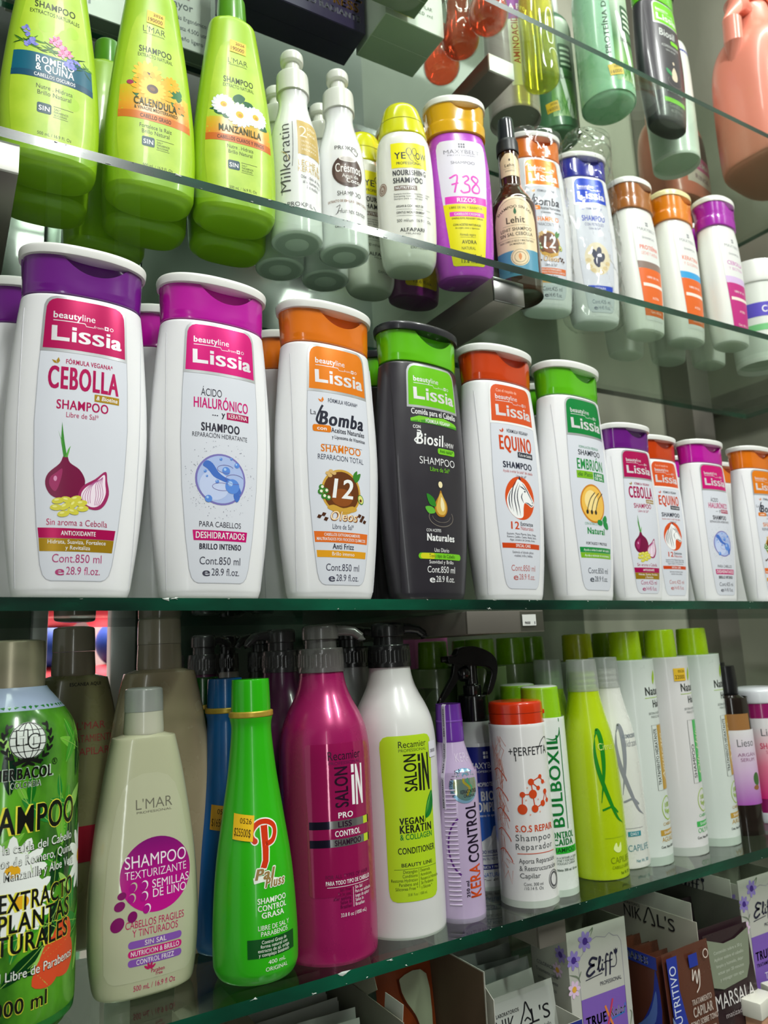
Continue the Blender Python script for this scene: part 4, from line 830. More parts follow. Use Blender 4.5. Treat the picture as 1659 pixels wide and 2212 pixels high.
def art_rizos(P):
    K = ink((90, 88, 100)); Y = ink((232, 222, 20)); PI_ = ink((226, 60, 190))
    lab = [(12, -16, 16), (13.5, -18, 18), (20, -19, 19), (60, -23, 23), (100, -26.5, 26.5), (135, -28.5, 28.5), (158, -28.5, 28.5), (164, -27, 27), (167, -24, 24)]
    P.rows(ink((226, 222, 234)), lab, 1, 12); P.rows(Y, [r for r in lab if r[0] < 88] + [(86, -25.3, 25.3)], 2, 12)
    for i in range(3):
        for j in range(2): P.rect(K, -4 + 2.8 * i, 157 + 3.4 * j, -2 + 2.8 * i, 159.6 + 3.4 * j, 2)
    P.text(K, 'MAXYBELT', 0, 149.6, 5, 42, st='l', layer=2); P.text(K, 'PROFESIONAL', 0, 146.4, 1.8, 34, st='l', layer=2); P.text(K, 'SHAMPOO', 0, 136, 3.6, 28, layer=2)
    for pts in ([(-17, 118), (-8, 121), (-12, 100)], [(-15, 110), (-7, 112)], [(-2, 119), (3, 121), (5, 117), (0, 112), (5, 109), (5, 102), (-2, 100), (-5, 103)], [(16, 119), (11, 121), (9, 117), (17, 108), (16, 101), (10, 101), (9, 106), (16, 115), (16, 119)]): P.stroke(PI_, pts, 2.0, 3, 5)
    P.rect(PI_, -23, 86.5, 25, 95.5, 3); P.text(WHITE, 'RIZOS', 1, 88.4, 5, 22, st='b', layer=4)
    K2 = ink((86, 84, 30)); P.text(K2, 'LIBRE DE SAL Y SULFATOS', 0, 80.5, 2.6, 38, layer=4); P.rect(PI_, -19, 71, 21, 76.5, 3); P.text(WHITE, 'CABELLOS CRESPOS', 1, 72.4, 2.7, 30, st='b', layer=4); P.text(K2, 'ONDULADOS, RIZADOS Y AFROS', 1, 67.6, 2.0, 36, st='b', layer=4)
    P.text(K2, 'CON ACEITES NATURALES', 0, 59.6, 2.4, 32, st='b', layer=4); P.text(K2, 'de argán, coco y aguacate', 0, 56, 2.0, 28, layer=4); P.text(K2, 'Fórmula vegana', 0, 47.4, 3, 18, shear=.2, layer=4); P.rect(K2, -9, 45.6, 9, 45.9, 3); P.text(K2, 'AVDRA', 1, 38, 4.2, 17, st='b', layer=4); P.text(K2, 'NATURAL', 0, 31, 3.4, 16, layer=4)
    P.text(ink((60, 60, 20)), 'Cont. 400 ml', 1, 21.6, 4.2, 27, st='b', layer=4); P.text(ink((60, 60, 20)), '13.6 fl.oz.', 2, 15.6, 4.2, 22, st='b', layer=4)
def art_kera(name, c1, c2, top):
    def f(P):
        K = ink((104, 106, 114)); lab = [(14, -17, 17), (20, -19, 19), (60, -22, 22), (100, -25, 25), (150, -27, 27), (162, -26, 26), (166, -23, 23)]
        P.rows(ink((226, 227, 224)), lab, 1, 12)
        for i in range(2):
            for j in range(2): P.rect(K, -2.4 + 2.8 * i, 152 + 3.4 * j, -.4 + 2.8 * i, 154.6 + 3.4 * j, 2)
        P.text(K, 'MAXYBELT', 0, 144, 4.6, 38, st='l', layer=2); P.text(K, 'SHAMPOO', 0, 132, 3.2, 26, layer=2)
        P.text(ink(c1), name[0], 0, 116, 6, 38, st='b', layer=2); P.text(ink(c1), name[1], 0, 108, 4.6, 34, st='l', layer=2)
        P.rows(ink(top), [(88, -24, 24), (98, -24.8, 24.8)], 2); P.rows(ink(c2), [(20, -19, 19), (60, -22, 22), (88, -24, 24)], 2, 12); P.text(WHITE, 'LIBRE DE SAL', 1, 74, 3, 26, layer=3); P.rect(ink((240, 226, 216)), -19, 62, 22, 66.6, 3); P.text(ink((240, 220, 210)), 'AVDRA', 2, 44, 3.6, 14, layer=3); P.text(ink((240, 220, 210)), 'Cont. 400 ml', 1, 24, 3.6, 22, layer=3)
    return f
WLID = mat((236, 236, 230), 0.3, 0, .2); WBD = mat((236, 237, 230), 0.3, 0, 0.2, sub=.4)
GLD = mat((226, 172, 10), 0.18, 0, 0.7)
curl('purple bottle with golden flip cap and tall yellow label', (.500, .640, zu(.5)), math.radians(-22), mat((190, 74, 206), 0.26, 0, 0.4), GLD, WLID, art_rizos)
curl('dark purple bottle behind the one with golden flip cap', (.472, .706, zu(.47)), 0, mat((116, 30, 112), 0.3, 0, .3), GLD, WLID, lambda P: (P.rect(ink((214, 186, 20)), -22, 12, 22, 70, 1, 4), P.text(ink((60, 50, 20)), '℮ 13.6 fl.oz.', 0, 16, 4, 26, layer=3)))
curl('white bottle with bronze flip cap and orange lower label', (.816, .658, zu(.82)), math.radians(2), WBD, mat((164, 98, 34), 0.22, 0, .6), WLID, art_kera(('PROTEÍNA', 'LECHE Y AVENA'), (226, 92, 60), (226, 106, 44), (140, 120, 110)), k=.95)
curl('white bottle with amber flip cap and blue-topped orange label', (.895, .653, zu(.9)), math.radians(4), WBD, mat((230, 132, 8), 0.22, 0, .6), mat((238, 226, 170), .3, 0, .2), art_kera(('KERATINA', 'Y GLICERINA'), (226, 120, 92), (224, 104, 40), (60, 160, 216)), k=.95)
curl('white bottle with violet flip cap and magenta lower label', (.968, .634, zu(.97)), math.radians(4), WBD, mat((166, 26, 170), 0.22, 0, .6), WLID, art_kera(('CEBOLLA', 'Y BIOTINA'), (196, 110, 180), (192, 50, 128), (214, 190, 226)), k=.95)
for l, x, y, c in [('pale bottle behind the bronze cap one', .850, .722, (164, 98, 34)), ('pale bottle behind the amber cap one', .930, .712, (230, 132, 8)), ('pale bottle behind the violet cap one', 1.005, .698, (166, 26, 170))]:
    curl(l + ' on the second shelf', (x, y, zu(x)), 0.1, WBD, mat(c, .22, 0, .6), WLID, k=.92)
# --- brown spray bottle with cream labels
t = thing('spray_bottle', 'amber brown bottle with black mist cap and cream labels', 'spray bottle', (.578, .638, zu(.58)), math.radians(-37), ry=-0.0035)
AB = [(0, 23), (0, 23), (1.5, 26.6), (5, 28), (100, 28), (116, 26), (128, 20), (138, 14.5), (146, 12.8), (180, 12.6), (188, 12.2), (188, 12.2)]
loft('body', t, mat((58, 30, 18), 0.08, 0, 0.8), AB, 48)
loft('collar', t, mat((30, 32, 38), 0.4), [(187, 12.4), (187, 12.4), (187.5, 13.6), (200, 13.4), (204, 12.6), (204, 12.6)], 48, rib=(189, 199, .97))
loft('mist_cap', t, mat((34, 38, 46), 0.22, 0, .5), [(203.5, 10), (203.5, 10), (206, 10.6), (231, 9.8), (234.5, 8.4), (235.5, 5), (235.6, .5)], 36)
P = Print(Surf(AB, 'cyl')); CR = ink((236, 216, 176)); BK = ink((70, 58, 40)); TB = ink((86, 150, 176))
P.rows(CR, [(14, -26, 26), (60, -27, 27), (84, -27, 27), (98, -24, 24), (107, -19, 19), (113, -12, 12), (116, -4, 4)], 1, 14); P.rows(TB, [(14, -26, 26), (46, -26.8, 26.8)], 2, 14)
P.ring(BK, 0, 84, 26, .4, 2, rz=28, a0=20, a1=160); P.text(BK, 'SHAMPOO SIN SAL', 0, 66, 3.4, 44, arc=34, st='b', layer=2)
P.poly(ink((50, 110, 70)), [(0, 100), (1.8, 95), (0, 91.5), (-1.8, 95)], 2, 3); P.text(BK, 'Lehit', 0, 80.6, 8, 22, st='b', layer=2); P.rect(BK, -16, 77.4, 16, 77.7, 2); P.text(BK, 'LEHIT SHAMPOO', 0, 70.6, 4.2, 38, st='b', layer=2); P.text(BK, 'SIN SAL CEBOLLA', 0, 64.4, 4.2, 40, st='b', layer=2); P.rect(BK, -24, 61, 24, 61.3, 2); P.text(BK, 'PARA CABELLO SECO Y MALTRATADO', 0, 56.6, 2.3, 42, st='b', layer=2); P.text(BK, 'EN MINERALES', 0, 52.8, 2.2, 18, st='b', layer=2)
P.disc(CR, 2, 37, 11, layer=3); P.ring(BK, 2, 37, 9.6, .4, 4); P.ring(BK, 2, 37, 6.4, .4, 4); P.poly(ink((226, 150, 90)), [(2, 42), (4, 38), (2, 33), (0, 38)], 4, 3); P.text(ink((40, 90, 120)), 'NET WT. 8oz', 0, 18, 2.8, 22, st='b', layer=4)
P.build('label', t)
P = Print(Surf([(140, 12.8), (185, 12.8)], 'cyl')); P.rows(CR, [(152, -12.5, 12.5), (155, -13, 13), (174, -13, 13), (178, -9, 9), (182, -4, 4)], 1, 12); P.rows(BK, [(151.2, -12.5, 12.5), (152, -12.6, 12.6)], 1, 12); P.text(BK, 'Lehit', 0, 164, 4, 12, st='b', layer=2); P.rect(BK, -8, 161.6, 8, 161.9, 2); P.text(BK, 'SHAMPOO', 0, 157.4, 2, 12, layer=2); P.disc(BK, 0, 173, 1, 1.8, 2, 9)
P.build('neck_label', t)
# --- two flip-cap bottles in clear film
FILM = clear((0.975, 0.98, 0.975, 1), 'clear_film', base=0.03, emul=0.9, rough=0.10)
def crinkle(prof, amp, seed, N=72, k=6):
    rn = np.random.RandomState(seed); ph = rn.uniform(0, 6.28, (6, 2)); fr = rn.uniform(2, 9, 6); fz = rn.uniform(.03, .16, 6)
    def f(V):
        V = V.copy(); th = np.arctan2(V[:, 1], V[:, 0]); r = np.hypot(V[:, 0], V[:, 1]); d = 0
        for i in range(6): d = d + np.abs(np.sin(fr[i] * th / 1.0 + fz[i] * V[:, 2] + ph[i, 0])) - 0.5
        q = 1 + amp * d / 6 / np.maximum(r, 1) ; return np.stack([V[:, 0] * q, V[:, 1] * q, V[:, 2]], 1)
    return f
def art_pet(P, v):
    K = ink((70, 80, 150)); B = ink((40, 74, 190))
    vegan(P, 177, K, B, 36); P.text(B, 'SHAMPOO', 0, 158, 9, 44, st='b', layer=3); P.text(K, 'CON PETRÓLEO', 0, 150, 4.6, 36, layer=3); P.text(K, 'Libre de Sal*', 0, 144, 3.6, 22, layer=3)
    GO = ink((222, 200, 150)); P.disc(ink((232, 220, 190)), 0, 97, 24, 26, 3, 30)
    for s, z, r in ((-6, 104, .3), (3, 108, -.2), (0, 96, .1), (8, 99, -.5), (-3, 90, .6)): P.disc(ink((40, 44, 74)), s, z, 5, 8, 4, 16, r)
    for s, z in ((-16, 84), (-10, 78), (12, 82), (18, 90), (-18, 94), (4, 76)): P.disc(GO, s, z, 5, 3.4, 4, 12)
    P.rows(B, [(46, -24, 24), (54, -25, 25)], 3); P.text(WHITE, 'RESTAURA', 0, 48, 3.6, 20, layer=4)
V_PET = dict(band=ink((30, 70, 196), 0.28, 0.1), cap=capm((36, 44, 160)), art=art_pet, cc=ink((110, 116, 140)), ml='Cont.425 ml', oz='14.45 fl.oz.')
SU = 0.875
a = lissia('white bottle with orange cap wrapped in clear film beside the brown spray', dict(V_BOM, ml='Cont.425 ml', oz='14.45 fl.oz.'), (.641, .660, zu(.64)), 'film-wrapped bottles on the second shelf', math.radians(-16), SU, -0.0035)
a.scale = (SU * .87, SU, SU)
loft('film_wrap', a, FILM, [(1, 40, 20, 2.2), (8, 45, 24, 2.2), (55, 50, 27, 2.2), (110, 54, 28, 2.2), (160, 53.5, 28, 2.2), (215, 50, 27, 2.2), (245, 49, 28, 2.2), (276, 51, 30, 2.2), (280, 44, 24, 2.2), (281, 10, 6, 2)], 72, deform=crinkle(None, 8, 1), closed=False, smooth=20)
b = lissia('white bottle with blue cap wrapped in a loose clear bag', V_PET, (.727, .662, zu(.73)), 'film-wrapped bottles on the second shelf', math.radians(-16), SU, -0.0035)
b.scale = (SU * .87, SU, SU)
loft('film_wrap', b, FILM, [(-1, 42, 22, 2.2), (2, 49, 27, 2.2), (12, 50, 28, 2.2), (60, 53, 31, 2.2), (120, 58, 32, 2.2), (180, 58, 32, 2.2), (230, 56, 32, 2.2), (262, 56, 33, 2.2), (282, 55, 34, 2.2), (300, 48, 24, 2), (322, 40, 13, 2), (336, 24, 5, 2)], 72, deform=lambda V: crinkle(None, 14, 3)(V + np.stack([np.clip(V[:, 2] - 275, 0, 99) * .55, 0 * V[:, 2], 0 * V[:, 2]], 1)), closed=False, smooth=18)
# --- blurred white tub at the right picture edge
t = thing('cream_tub', 'white tub with violet and green bands at the right picture edge', 'tub', (1.075, .655, zu(1.07)), -0.3)
TB_ = [(0, 34), (0, 34), (2, 38), (120, 40), (120, 40)]
loft('body', t, mat((226, 230, 222), .3, 0, .3), TB_, 48); loft('lid', t, mat((232, 234, 228), .3, 0, .3), [(119, 38), (119, 38), (120, 42), (150, 42), (153, 40), (154, 30), (154, 30)], 48)
P = Print(Surf(TB_, 'cyl')); P.rect(ink((92, 80, 190)), -50, 62, 50, 84, 1); P.rect(ink((120, 196, 130)), -50, 40, 50, 50, 1); P.text(WHITE, 'CREMA', 0, 68, 10, 40, st='b', layer=3); P.build('label', t)

# ================================================================== topmost shelf, seen from below through the glass
zt = lambda x: 0.7298 + 0.0083 + 0.0015 * x
def carton(label, loc, w_, d_, h_, col, rz=0.0, side=None, prints=None, name='carton', bottom=None, group=None):
    t = thing(name, label, 'box', loc, rz, group)
    block('box_body', t, mat(col, 0.42, kind='card'), -w_ / 2, w_ / 2, -d_ / 2, d_ / 2, 0.4, h_, 0.8)
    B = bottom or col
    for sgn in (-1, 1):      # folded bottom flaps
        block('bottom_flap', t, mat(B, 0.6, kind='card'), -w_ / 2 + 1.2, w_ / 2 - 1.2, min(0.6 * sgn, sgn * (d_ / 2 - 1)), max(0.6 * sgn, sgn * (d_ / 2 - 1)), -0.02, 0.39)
    if prints: P = Print(Plane(d_ / 2)); prints(P); P.build('front_print', t)
    return t
def pr_mayor(P):
    K = ink((84, 86, 96)); P.text(K, 'Mayor', 58, 54, 11, 34, al='L', layer=2); P.stroke(ink((30, 32, 40)), [(30, 66), (34, 46), (42, 24), (48, 18), (46, 30), (40, 48), (36, 68)], 3.2, 2); P.text(ink((226, 120, 160)), 'Ahora', 58, 70, 8, 30, al='L', st='b', layer=2)
    for i, tx in enumerate(['Más Ergonómico', 'Hasta 4.500 usos', 'Diseño ligero']):
        z = 38 - 14 * i; P.stroke(K, [(56, z + 3), (58.5, z), (64, z + 7)], 1.6, 2, smooth=0); P.text(K, tx, 69, z, 6, (40, 44, 36)[i], al='L', layer=2)
    P.text(ink((150, 150, 156)), 'especial', -112, 14, 16, 84, al='L', layer=2)
def pr_purple(P):
    Y = ink((196, 130, 24)); P.text(Y, 'CREME', 50, 42, 15, 62, st='h', layer=2); P.text(Y, 'EXPRESS', 44, 26, 12, 64, st='b', layer=2); P.text(ink((200, 190, 210)), 'UN CABELLO RADIANTE', 14, 13, 8, 128, st='b', layer=2)
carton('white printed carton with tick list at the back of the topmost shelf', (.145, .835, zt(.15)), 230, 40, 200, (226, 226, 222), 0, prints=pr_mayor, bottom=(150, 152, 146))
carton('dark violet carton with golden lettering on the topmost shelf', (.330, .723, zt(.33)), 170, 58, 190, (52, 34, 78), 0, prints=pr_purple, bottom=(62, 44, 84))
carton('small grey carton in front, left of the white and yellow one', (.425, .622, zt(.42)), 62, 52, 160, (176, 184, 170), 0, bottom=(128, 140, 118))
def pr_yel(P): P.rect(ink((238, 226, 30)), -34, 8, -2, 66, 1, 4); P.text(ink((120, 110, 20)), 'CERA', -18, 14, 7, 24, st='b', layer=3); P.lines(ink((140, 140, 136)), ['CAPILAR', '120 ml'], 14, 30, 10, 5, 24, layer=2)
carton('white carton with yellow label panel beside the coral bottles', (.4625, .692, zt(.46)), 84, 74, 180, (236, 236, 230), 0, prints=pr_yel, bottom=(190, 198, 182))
# coral bottles: clear bulb with coloured liquid
CLEARP = clear((0.95, 0.96, 0.95, 1), 'clear_plastic', base=0.06, emul=0.9, rough=0.04)
def liquid(col, name): return clear(tuple(list(rgb(col)[:3]) + [1]), name, base=0.05, emul=0.6, rough=0.08, diff=0.18, dcol=rgb(col))
CORAL = liquid((255, 160, 130), 'coral_liquid')
def coral(label, loc):
    t = thing('serum_bottle', label, 'serum bottle', loc, 0, 'coral serum bottles')
    O = [(0.5, 12), (0.5, 12), (2, 17), (8, 22), (18, 24.5), (30, 23), (44, 18.5), (60, 16), (110, 15), (120, 12), (124, 9), (124, 9)]
    loft('glass', t, CLEARP, O, 40); loft('liquid', t, CORAL, [(1.6, 11), (1.6, 11), (3, 16), (9, 21), (18, 23.4), (30, 21.9), (44, 17.4), (60, 14.9), (72, 14.6), (72, 14.6)], 40)
    loft('cap', t, mat((236, 236, 232), .3, 0, .3), [(123.6, 9.6), (123.6, 9.6), (124, 11), (150, 10.4), (152, 8), (152, 8)], 32)
coral('coral red serum bottle nearest the shelf edge', (.545, .617, zt(.54))); coral('coral red serum bottle, middle one of the three', (.537, .664, zt(.54))); coral('coral red serum bottle, innermost of the three', (.541, .712, zt(.54)))
# grey-pink bottle lettered AMINOACIDOS
t = thing('shampoo_bottle', 'pinkish grey bottle with vertical red lettering beside the yellow oil bottle', 'shampoo bottle', (.678, .728, zt(.69)), math.radians(-30))
AM = [(0, 32), (0, 32), (1.5, 35), (6, 36.5), (170, 36.5), (185, 32), (200, 20), (205, 15), (205, 15)]
loft('body', t, mat((186, 172, 172), .25, 0, .4, sub=.1), AM, 44); loft('cap', t, mat((120, 60, 140), .3, 0, .3), [(204, 15), (204, 15), (205, 17), (240, 16), (241, 10), (241, 10)], 32)
P = Print(Surf(AM, 'cyl')); P.rect(ink((228, 228, 220)), -8, 24, 26, 170, 1); P.text(ink((172, 70, 90)), 'AMINOACIDOS', 6, 58, 9, 94, al='L', rot=PI / 2, st='b', layer=2); P.rect(ink((140, 70, 150)), -8, 130, 26, 170, 2); P.text(WHITE, 'A Pro', 8, 146, 9, 26, st='b', layer=3); P.build('label', t)
# clear yellow oil bottle
t = thing('oil_bottle', 'clear bottle of bright yellow oil hanging over the shelf edge line', 'oil bottle', (.667, .659, zt(.67)), 0)
YO = [(0.3, 18), (0.3, 18), (2, 23), (8, 25), (20, 25.2), (60, 24), (100, 24.6), (130, 23), (150, 15), (160, 11), (160, 11)]
loft('glass', t, CLEARP, YO, 40); loft('liquid', t, liquid((252, 250, 140), 'yellow_oil'), [(r[0] + (1.2 if r[0] < 1 else 0), r[1] - 1.2) for r in YO[:8]] + [(141, 19), (141, 19)], 40)
loft('dip_tube', t, mat((240, 240, 220), .2), [(6, 1.6), (160, 1.6)], 12); loft('cap', t, mat((240, 240, 236), .3, 0, .3), [(159.6, 11), (159.6, 11), (160, 13), (186, 12), (188, 8), (188, 8)], 32)
P = Print(Surf(YO, 'cyl')); P.stroke(ink((250, 250, 240)), [(-4, 44), (-6, 60), (-6, 86), (-2, 98), (4, 92), (5, 64), (2, 46), (-3, 44)], 1.6, 1); P.ring(ink((250, 250, 240)), 2, 30, 7, 1.2, 1, a0=0, a1=200); P.build('embossed_print', t)
# pale mint bottles
MINT = mat((150, 204, 166), .28, 0, .4, sub=.1)
MI = [(0, 27), (0, 27), (2, 33), (8, 36.4), (20, 38), (150, 38), (190, 36), (210, 24), (215, 18), (215, 18)]
def mint(label, loc, rz, col=None, k=1.0):
    t = thing('shampoo_bottle', label, 'shampoo bottle', loc, rz, 'mint green protein bottles'); t.scale = (k, k, 1)
    loft('body', t, col or MINT, MI, 48); loft('cap', t, mat((226, 232, 226), .3, 0, .3), [(214, 18), (214, 18), (215, 21), (250, 20), (252, 14), (252, 14)], 32)
    P = Print(Surf(MI, 'cyl')); lf = ramp_z('leafy_green_blend', [(0.0, (206, 226, 190)), (0.045, (120, 176, 84)), (0.09, (60, 116, 58)), (0.2, (210, 230, 206))])
    P.rect(lf, -6, 20, 38, 190, 1); P.text(ink((50, 84, 56)), 'PROTEÍNA DE', -11, 62, 6.5, 92, al='L', rot=PI / 2, st='b', layer=2)
    P.poly(ink((240, 246, 240)), [(2, 130), (10, 120), (20, 70), (30, 24), (22, 24), (12, 70), (4, 110)], 2, 4); P.rect(ink((34, 78, 44)), 10, 100, 36, 142, 3, 3)
    for i in range(4): P.rect(ink((206, 226, 200)), 13, 105 + 9 * i, 32, 109 + 9 * i, 4)
    P.text(ink((40, 60, 40)), '¡DEL AMINO!', 20, 82, 6, 30, st='b', layer=4)
    for i in range(16):
        rn = random.Random(i); s = rn.uniform(-4, 36); P.stroke(ink((70, 140, 50)), [(s, 22), (s + rn.uniform(-6, 6), 36), (s + rn.uniform(-10, 10), 52)], 1.4, 2, 4, taper=True)
    P.build('label', t); sticker(t, Surf(MI, 'cyl'), -6, 36, 20, 17, '2026', '16000', .15)
    return t
mint('pale mint green bottle with leafy label and price sticker, front one', (.790, .655, zt(.79)), math.radians(-18))
mint('darker green bottle with price sticker behind the mint one', (.772, .742, zt(.77)), math.radians(-40), mat((74, 128, 92), .3, 0, .4), 0.92)
# charcoal conditioner and blue-white bottle
def art_acond(P, v):
    G = ink((120, 200, 40)); W = ink((200, 204, 200)); P.text(W, 'Biosil', -4, 162, 14, 40, st='b', shear=.12, layer=3); P.rect(G, 2, 150, 24, 158, 3, 2); P.text(W, 'ACONDICIONADOR', 0, 141, 5, 44, layer=3); P.text(W, 'Libre de Sal*', 0, 134, 3.6, 26, layer=3)
    A2 = ink((214, 200, 176)); P.disc(A2, 2, 112, 2.6, 3.2, 3, 14); P.poly(A2, [(2, 104), (9, 92), (8, 80), (2, 77), (-5, 80), (-5, 92)], 3, 4); P.poly(ink((60, 140, 90)), [(-5, 86), (-16, 90), (-18, 98), (-8, 94)], 4, 3); P.ring(ink((120, 120, 114)), 2, 76, 18, .8, 2, rz=10, a0=150, a1=390)
    P.text(W, 'Naturales', 0, 54, 7.4, 40, st='h', layer=3); P.rows(G, [(34, -26, 26), (42, -27, 27)], 3)
    v['cc'] = ink((150, 150, 150))
lissia('charcoal conditioner bottle with oil drop on the topmost shelf', dict(V_BIO, art=art_acond, co=0), (.900, .645, zt(.9)), None, math.radians(2), .86, 0.0)
t = thing('shampoo_bottle', 'white bottle with blue print behind the charcoal conditioner on top', 'shampoo bottle', (.978, .692, zt(.97)), math.radians(2))
loft('body', t, mat((214, 222, 212), .3, 0, .3, sub=.1), [(0, 26), (0, 26), (2, 33), (8, 36), (180, 36), (200, 22), (204, 17), (204, 17)], 44); loft('cap', t, mat((40, 60, 160), .3, 0, .3), [(203, 17), (203, 17), (204, 19), (240, 18), (241, 12), (241, 12)], 32)
P = Print(Surf([(0, 36), (180, 36)], 'cyl')); B = ink((50, 66, 150)); P.rect(B, -12, 150, 30, 178, 1); P.text(WHITE, 'Sílex', 6, 158, 10, 30, st='b', layer=2); P.text(B, '10', 6, 112, 20, 26, st='b', layer=2); P.ring(B, 6, 78, 13, 3, 2); P.rect(ink((170, 190, 220)), -14, 56, 30, 58, 1); P.lines(B, ['MINERAL', 'SHAMPOO'], 6, 46, 8, 4, 24, layer=2); P.build('label', t)
# coral pink jugs with handle
PK = mat((232, 142, 120), .34, 0, .3, sub=.1)
def jug(label, loc, rz, k, face=False):
    t = thing('conditioner_jug', label, 'jug', loc, rz, 'coral pink gallon jugs'); t.scale = (k, k, k)
    JP = [(0, 56, 42, 3), (0, 56, 42, 3), (3, 64, 50, 3), (12, 68, 54, 3), (70, 69, 55, 3), (140, 67, 53, 3), (180, 58, 46, 2.8), (212, 34, 30, 2.5), (240, 23, 22, 2.1), (256, 19, 19, 2), (256, 19, 19, 2)]
    loft('body', t, PK, JP, 56)
    loft('cap', t, mat((226, 100, 64), .3, 0, .3), [(255, 19), (255, 19), (256, 22), (280, 21.4), (282, 17), (282, 17)], 40, rib=(257, 279, .97))
    tube('handle', t, PK, [(-18, -2, 240), (-40, -3, 240), (-60, -3, 226), (-69, -3, 200), (-66, 0, 172), (-54, 4, 146), (-40, 8, 128)], [9, 11, 12, 12, 12, 12, 11], 14)
    P = Print(Surf(JP)); P.rect(ink((226, 110, 170)), -46, 62, 46, 92, 2); P.rect(ink((236, 226, 214)), -46, 30, 46, 62, 2); P.text(WHITE, 'CREMA', 0, 70, 12, 66, st='b', layer=3); P.text(ink((150, 120, 130)), 'RINSE', 0, 40, 10, 50, st='b', layer=3)
    P.rect(ink((110, 82, 76)), -46, 92, 46, 150, 1)
    if face:   # plain portrait panel: dark hair, skin tone oval
        P.disc(ink((60, 40, 36)), -6, 120, 24, 27, 2, 24); P.disc(ink((232, 190, 160)), -4, 116, 16, 21, 3, 24); P.disc(ink((50, 34, 30)), -10, 120, 3, 1.2, 4, 10); P.disc(ink((50, 34, 30)), 3, 120, 3, 1.2, 4, 10); P.stroke(ink((190, 90, 90)), [(-9, 105), (-4, 103.4), (1, 105)], 1.8, 4, 4); P.stroke(ink((206, 156, 130)), [(-3, 119), (-5, 111), (-2, 110)], .8, 4, 4)
    P.build('label', t)
jug('coral pink jug partly hidden behind the blue-white bottle', (1.105, .790, zt(1.1)), math.radians(10), .90)
jug('large coral pink jug with handle and portrait label at the upper right', (1.160, .640, zt(1.16)), math.radians(6), 1.24, True)

# ================================================================== fourth shelf
zb = lambda x: -0.2585 + 0.0102 + 0.0084 * x
RYB = -0.0084
def T(name, label, cat, x, y, deg, group=None): return thing(name, label, cat, (x, y, zb(x)), math.radians(deg), group, ry=RYB)
FROST = clear((0.80, 0.82, 0.80, 1), 'frosted_cap', base=0.10, emul=0.6, rough=0.25, diff=0.35, dcol=(0.75, 0.78, 0.76, 1))
# --- big leafy herbal litre bottle at the left picture edge
t = T('litre_bottle', 'big green leafy litre bottle with champagne cap at the left picture edge', 'shampoo bottle', .053, .645, 5)
HP = [(0, 36), (0, 36), (2, 41), (10, 45), (22, 47.5), (150, 47.5), (185, 47), (203, 44), (217, 36), (226, 27), (230, 23), (231, 23)]
LEAF = noisy('leaf_photo_print', (10, 66, 18), (96, 172, 40), 26, rough=0.16, coat=0.7, stretch=(1, 1, 0.5), lo=0.36, hi=0.68)
loft('body', t, mat((30, 110, 40), .2, 0, .6), HP, 64); loft('shoulder_band', t, mat((150, 166, 190), .25, 0, .4), [(216, 36.9), (216, 36.9), (224, 30.2), (229, 26), (232, 24), (232, 24)], 48, closed=False)
loft('cap', t, mat((172, 164, 140), .3, .5, kind='metal'), [(231, 20), (231, 20), (231.4, 22.4), (234, 22.8), (262, 22.4), (265.5, 20.8), (266.6, 15), (266.8, 1)], 48)
P = Print(Surf(HP, 'cyl')); P.rows(LEAF, [(z, -80, 80) for z in (14, 30, 80, 150, 185, 200, 210, 216)], 0, 30)
rn = random.Random(11); cols = [ink(c, .16) for c in ((24, 106, 26), (60, 148, 36), (112, 180, 60), (150, 200, 96), (12, 58, 22), (8, 40, 24), (40, 128, 50))]
for i in range(95):
    s = rn.uniform(-66, 66); z = rn.uniform(22, 206); a = rn.uniform(0, PI); L = rn.uniform(9, 20); c, q = math.cos(a), math.sin(a); wq = L * rn.uniform(.22, .36); m = cols[rn.randrange(7)]
    if z + L > 212 or z - L < 16: continue
    P.poly(m, [(s - L * c, z - L * q), (s - wq * q, z + wq * c), (s + L * c, z + L * q), (s + wq * q, z - wq * c)], 1 + i % 3, 4); P.stroke(ink((150, 196, 90)), [(s - L * c, z - L * q), (s + L * c, z + L * q)], .35, 4, 0)
WP = ink((236, 240, 236)); Y = ink((228, 170, 30))
for s, z in ((-4, 112), (2, 92), (60, 108)): petals(P, s, z, 12, 22, 3.6, WP, 4); P.disc(Y, s, z, 5, 4.4, 6, 14)
for s, z, r in ((26, 54, .6), (37, 48, 1.2), (22, 46, .2), (34, 62, .9)): P.poly(ink((214, 76, 40)), [(s - 12, z - 8), (s - 6, z + 8), (s + 6, z + 10), (s + 10, z - 2), (s + 2, z - 12)], 4, 4)
K = ink((16, 18, 14)); YE = ink((232, 226, 70)); WH = ink((232, 236, 230))
G2 = ink((206, 212, 206)); P.dz = 13; P.disc(G2, 4, 183, 12.4, layer=5)
for r in (12, 8, 3.4): P.ring(K, 4, 183, r, .55, 6, rz=12)
for dz in (-7, -2.6, 2.6, 7): P.stroke(K, [(4 - math.sqrt(144 - dz * dz), 183 + dz), (4 + math.sqrt(144 - dz * dz), 183 + dz)], .55, 6, 0)
P.text(K, 'H', 0, 180.6, 10, 8, st='h', layer=7); P.text(K, 'C', 7.4, 177.4, 10, 8, st='h', layer=7); P.text(G2, 'H', 0, 181.3, 8.6, 6.4, st='b', layer=8); P.text(G2, 'C', 7.4, 178.1, 8.6, 6.4, st='b', layer=8)
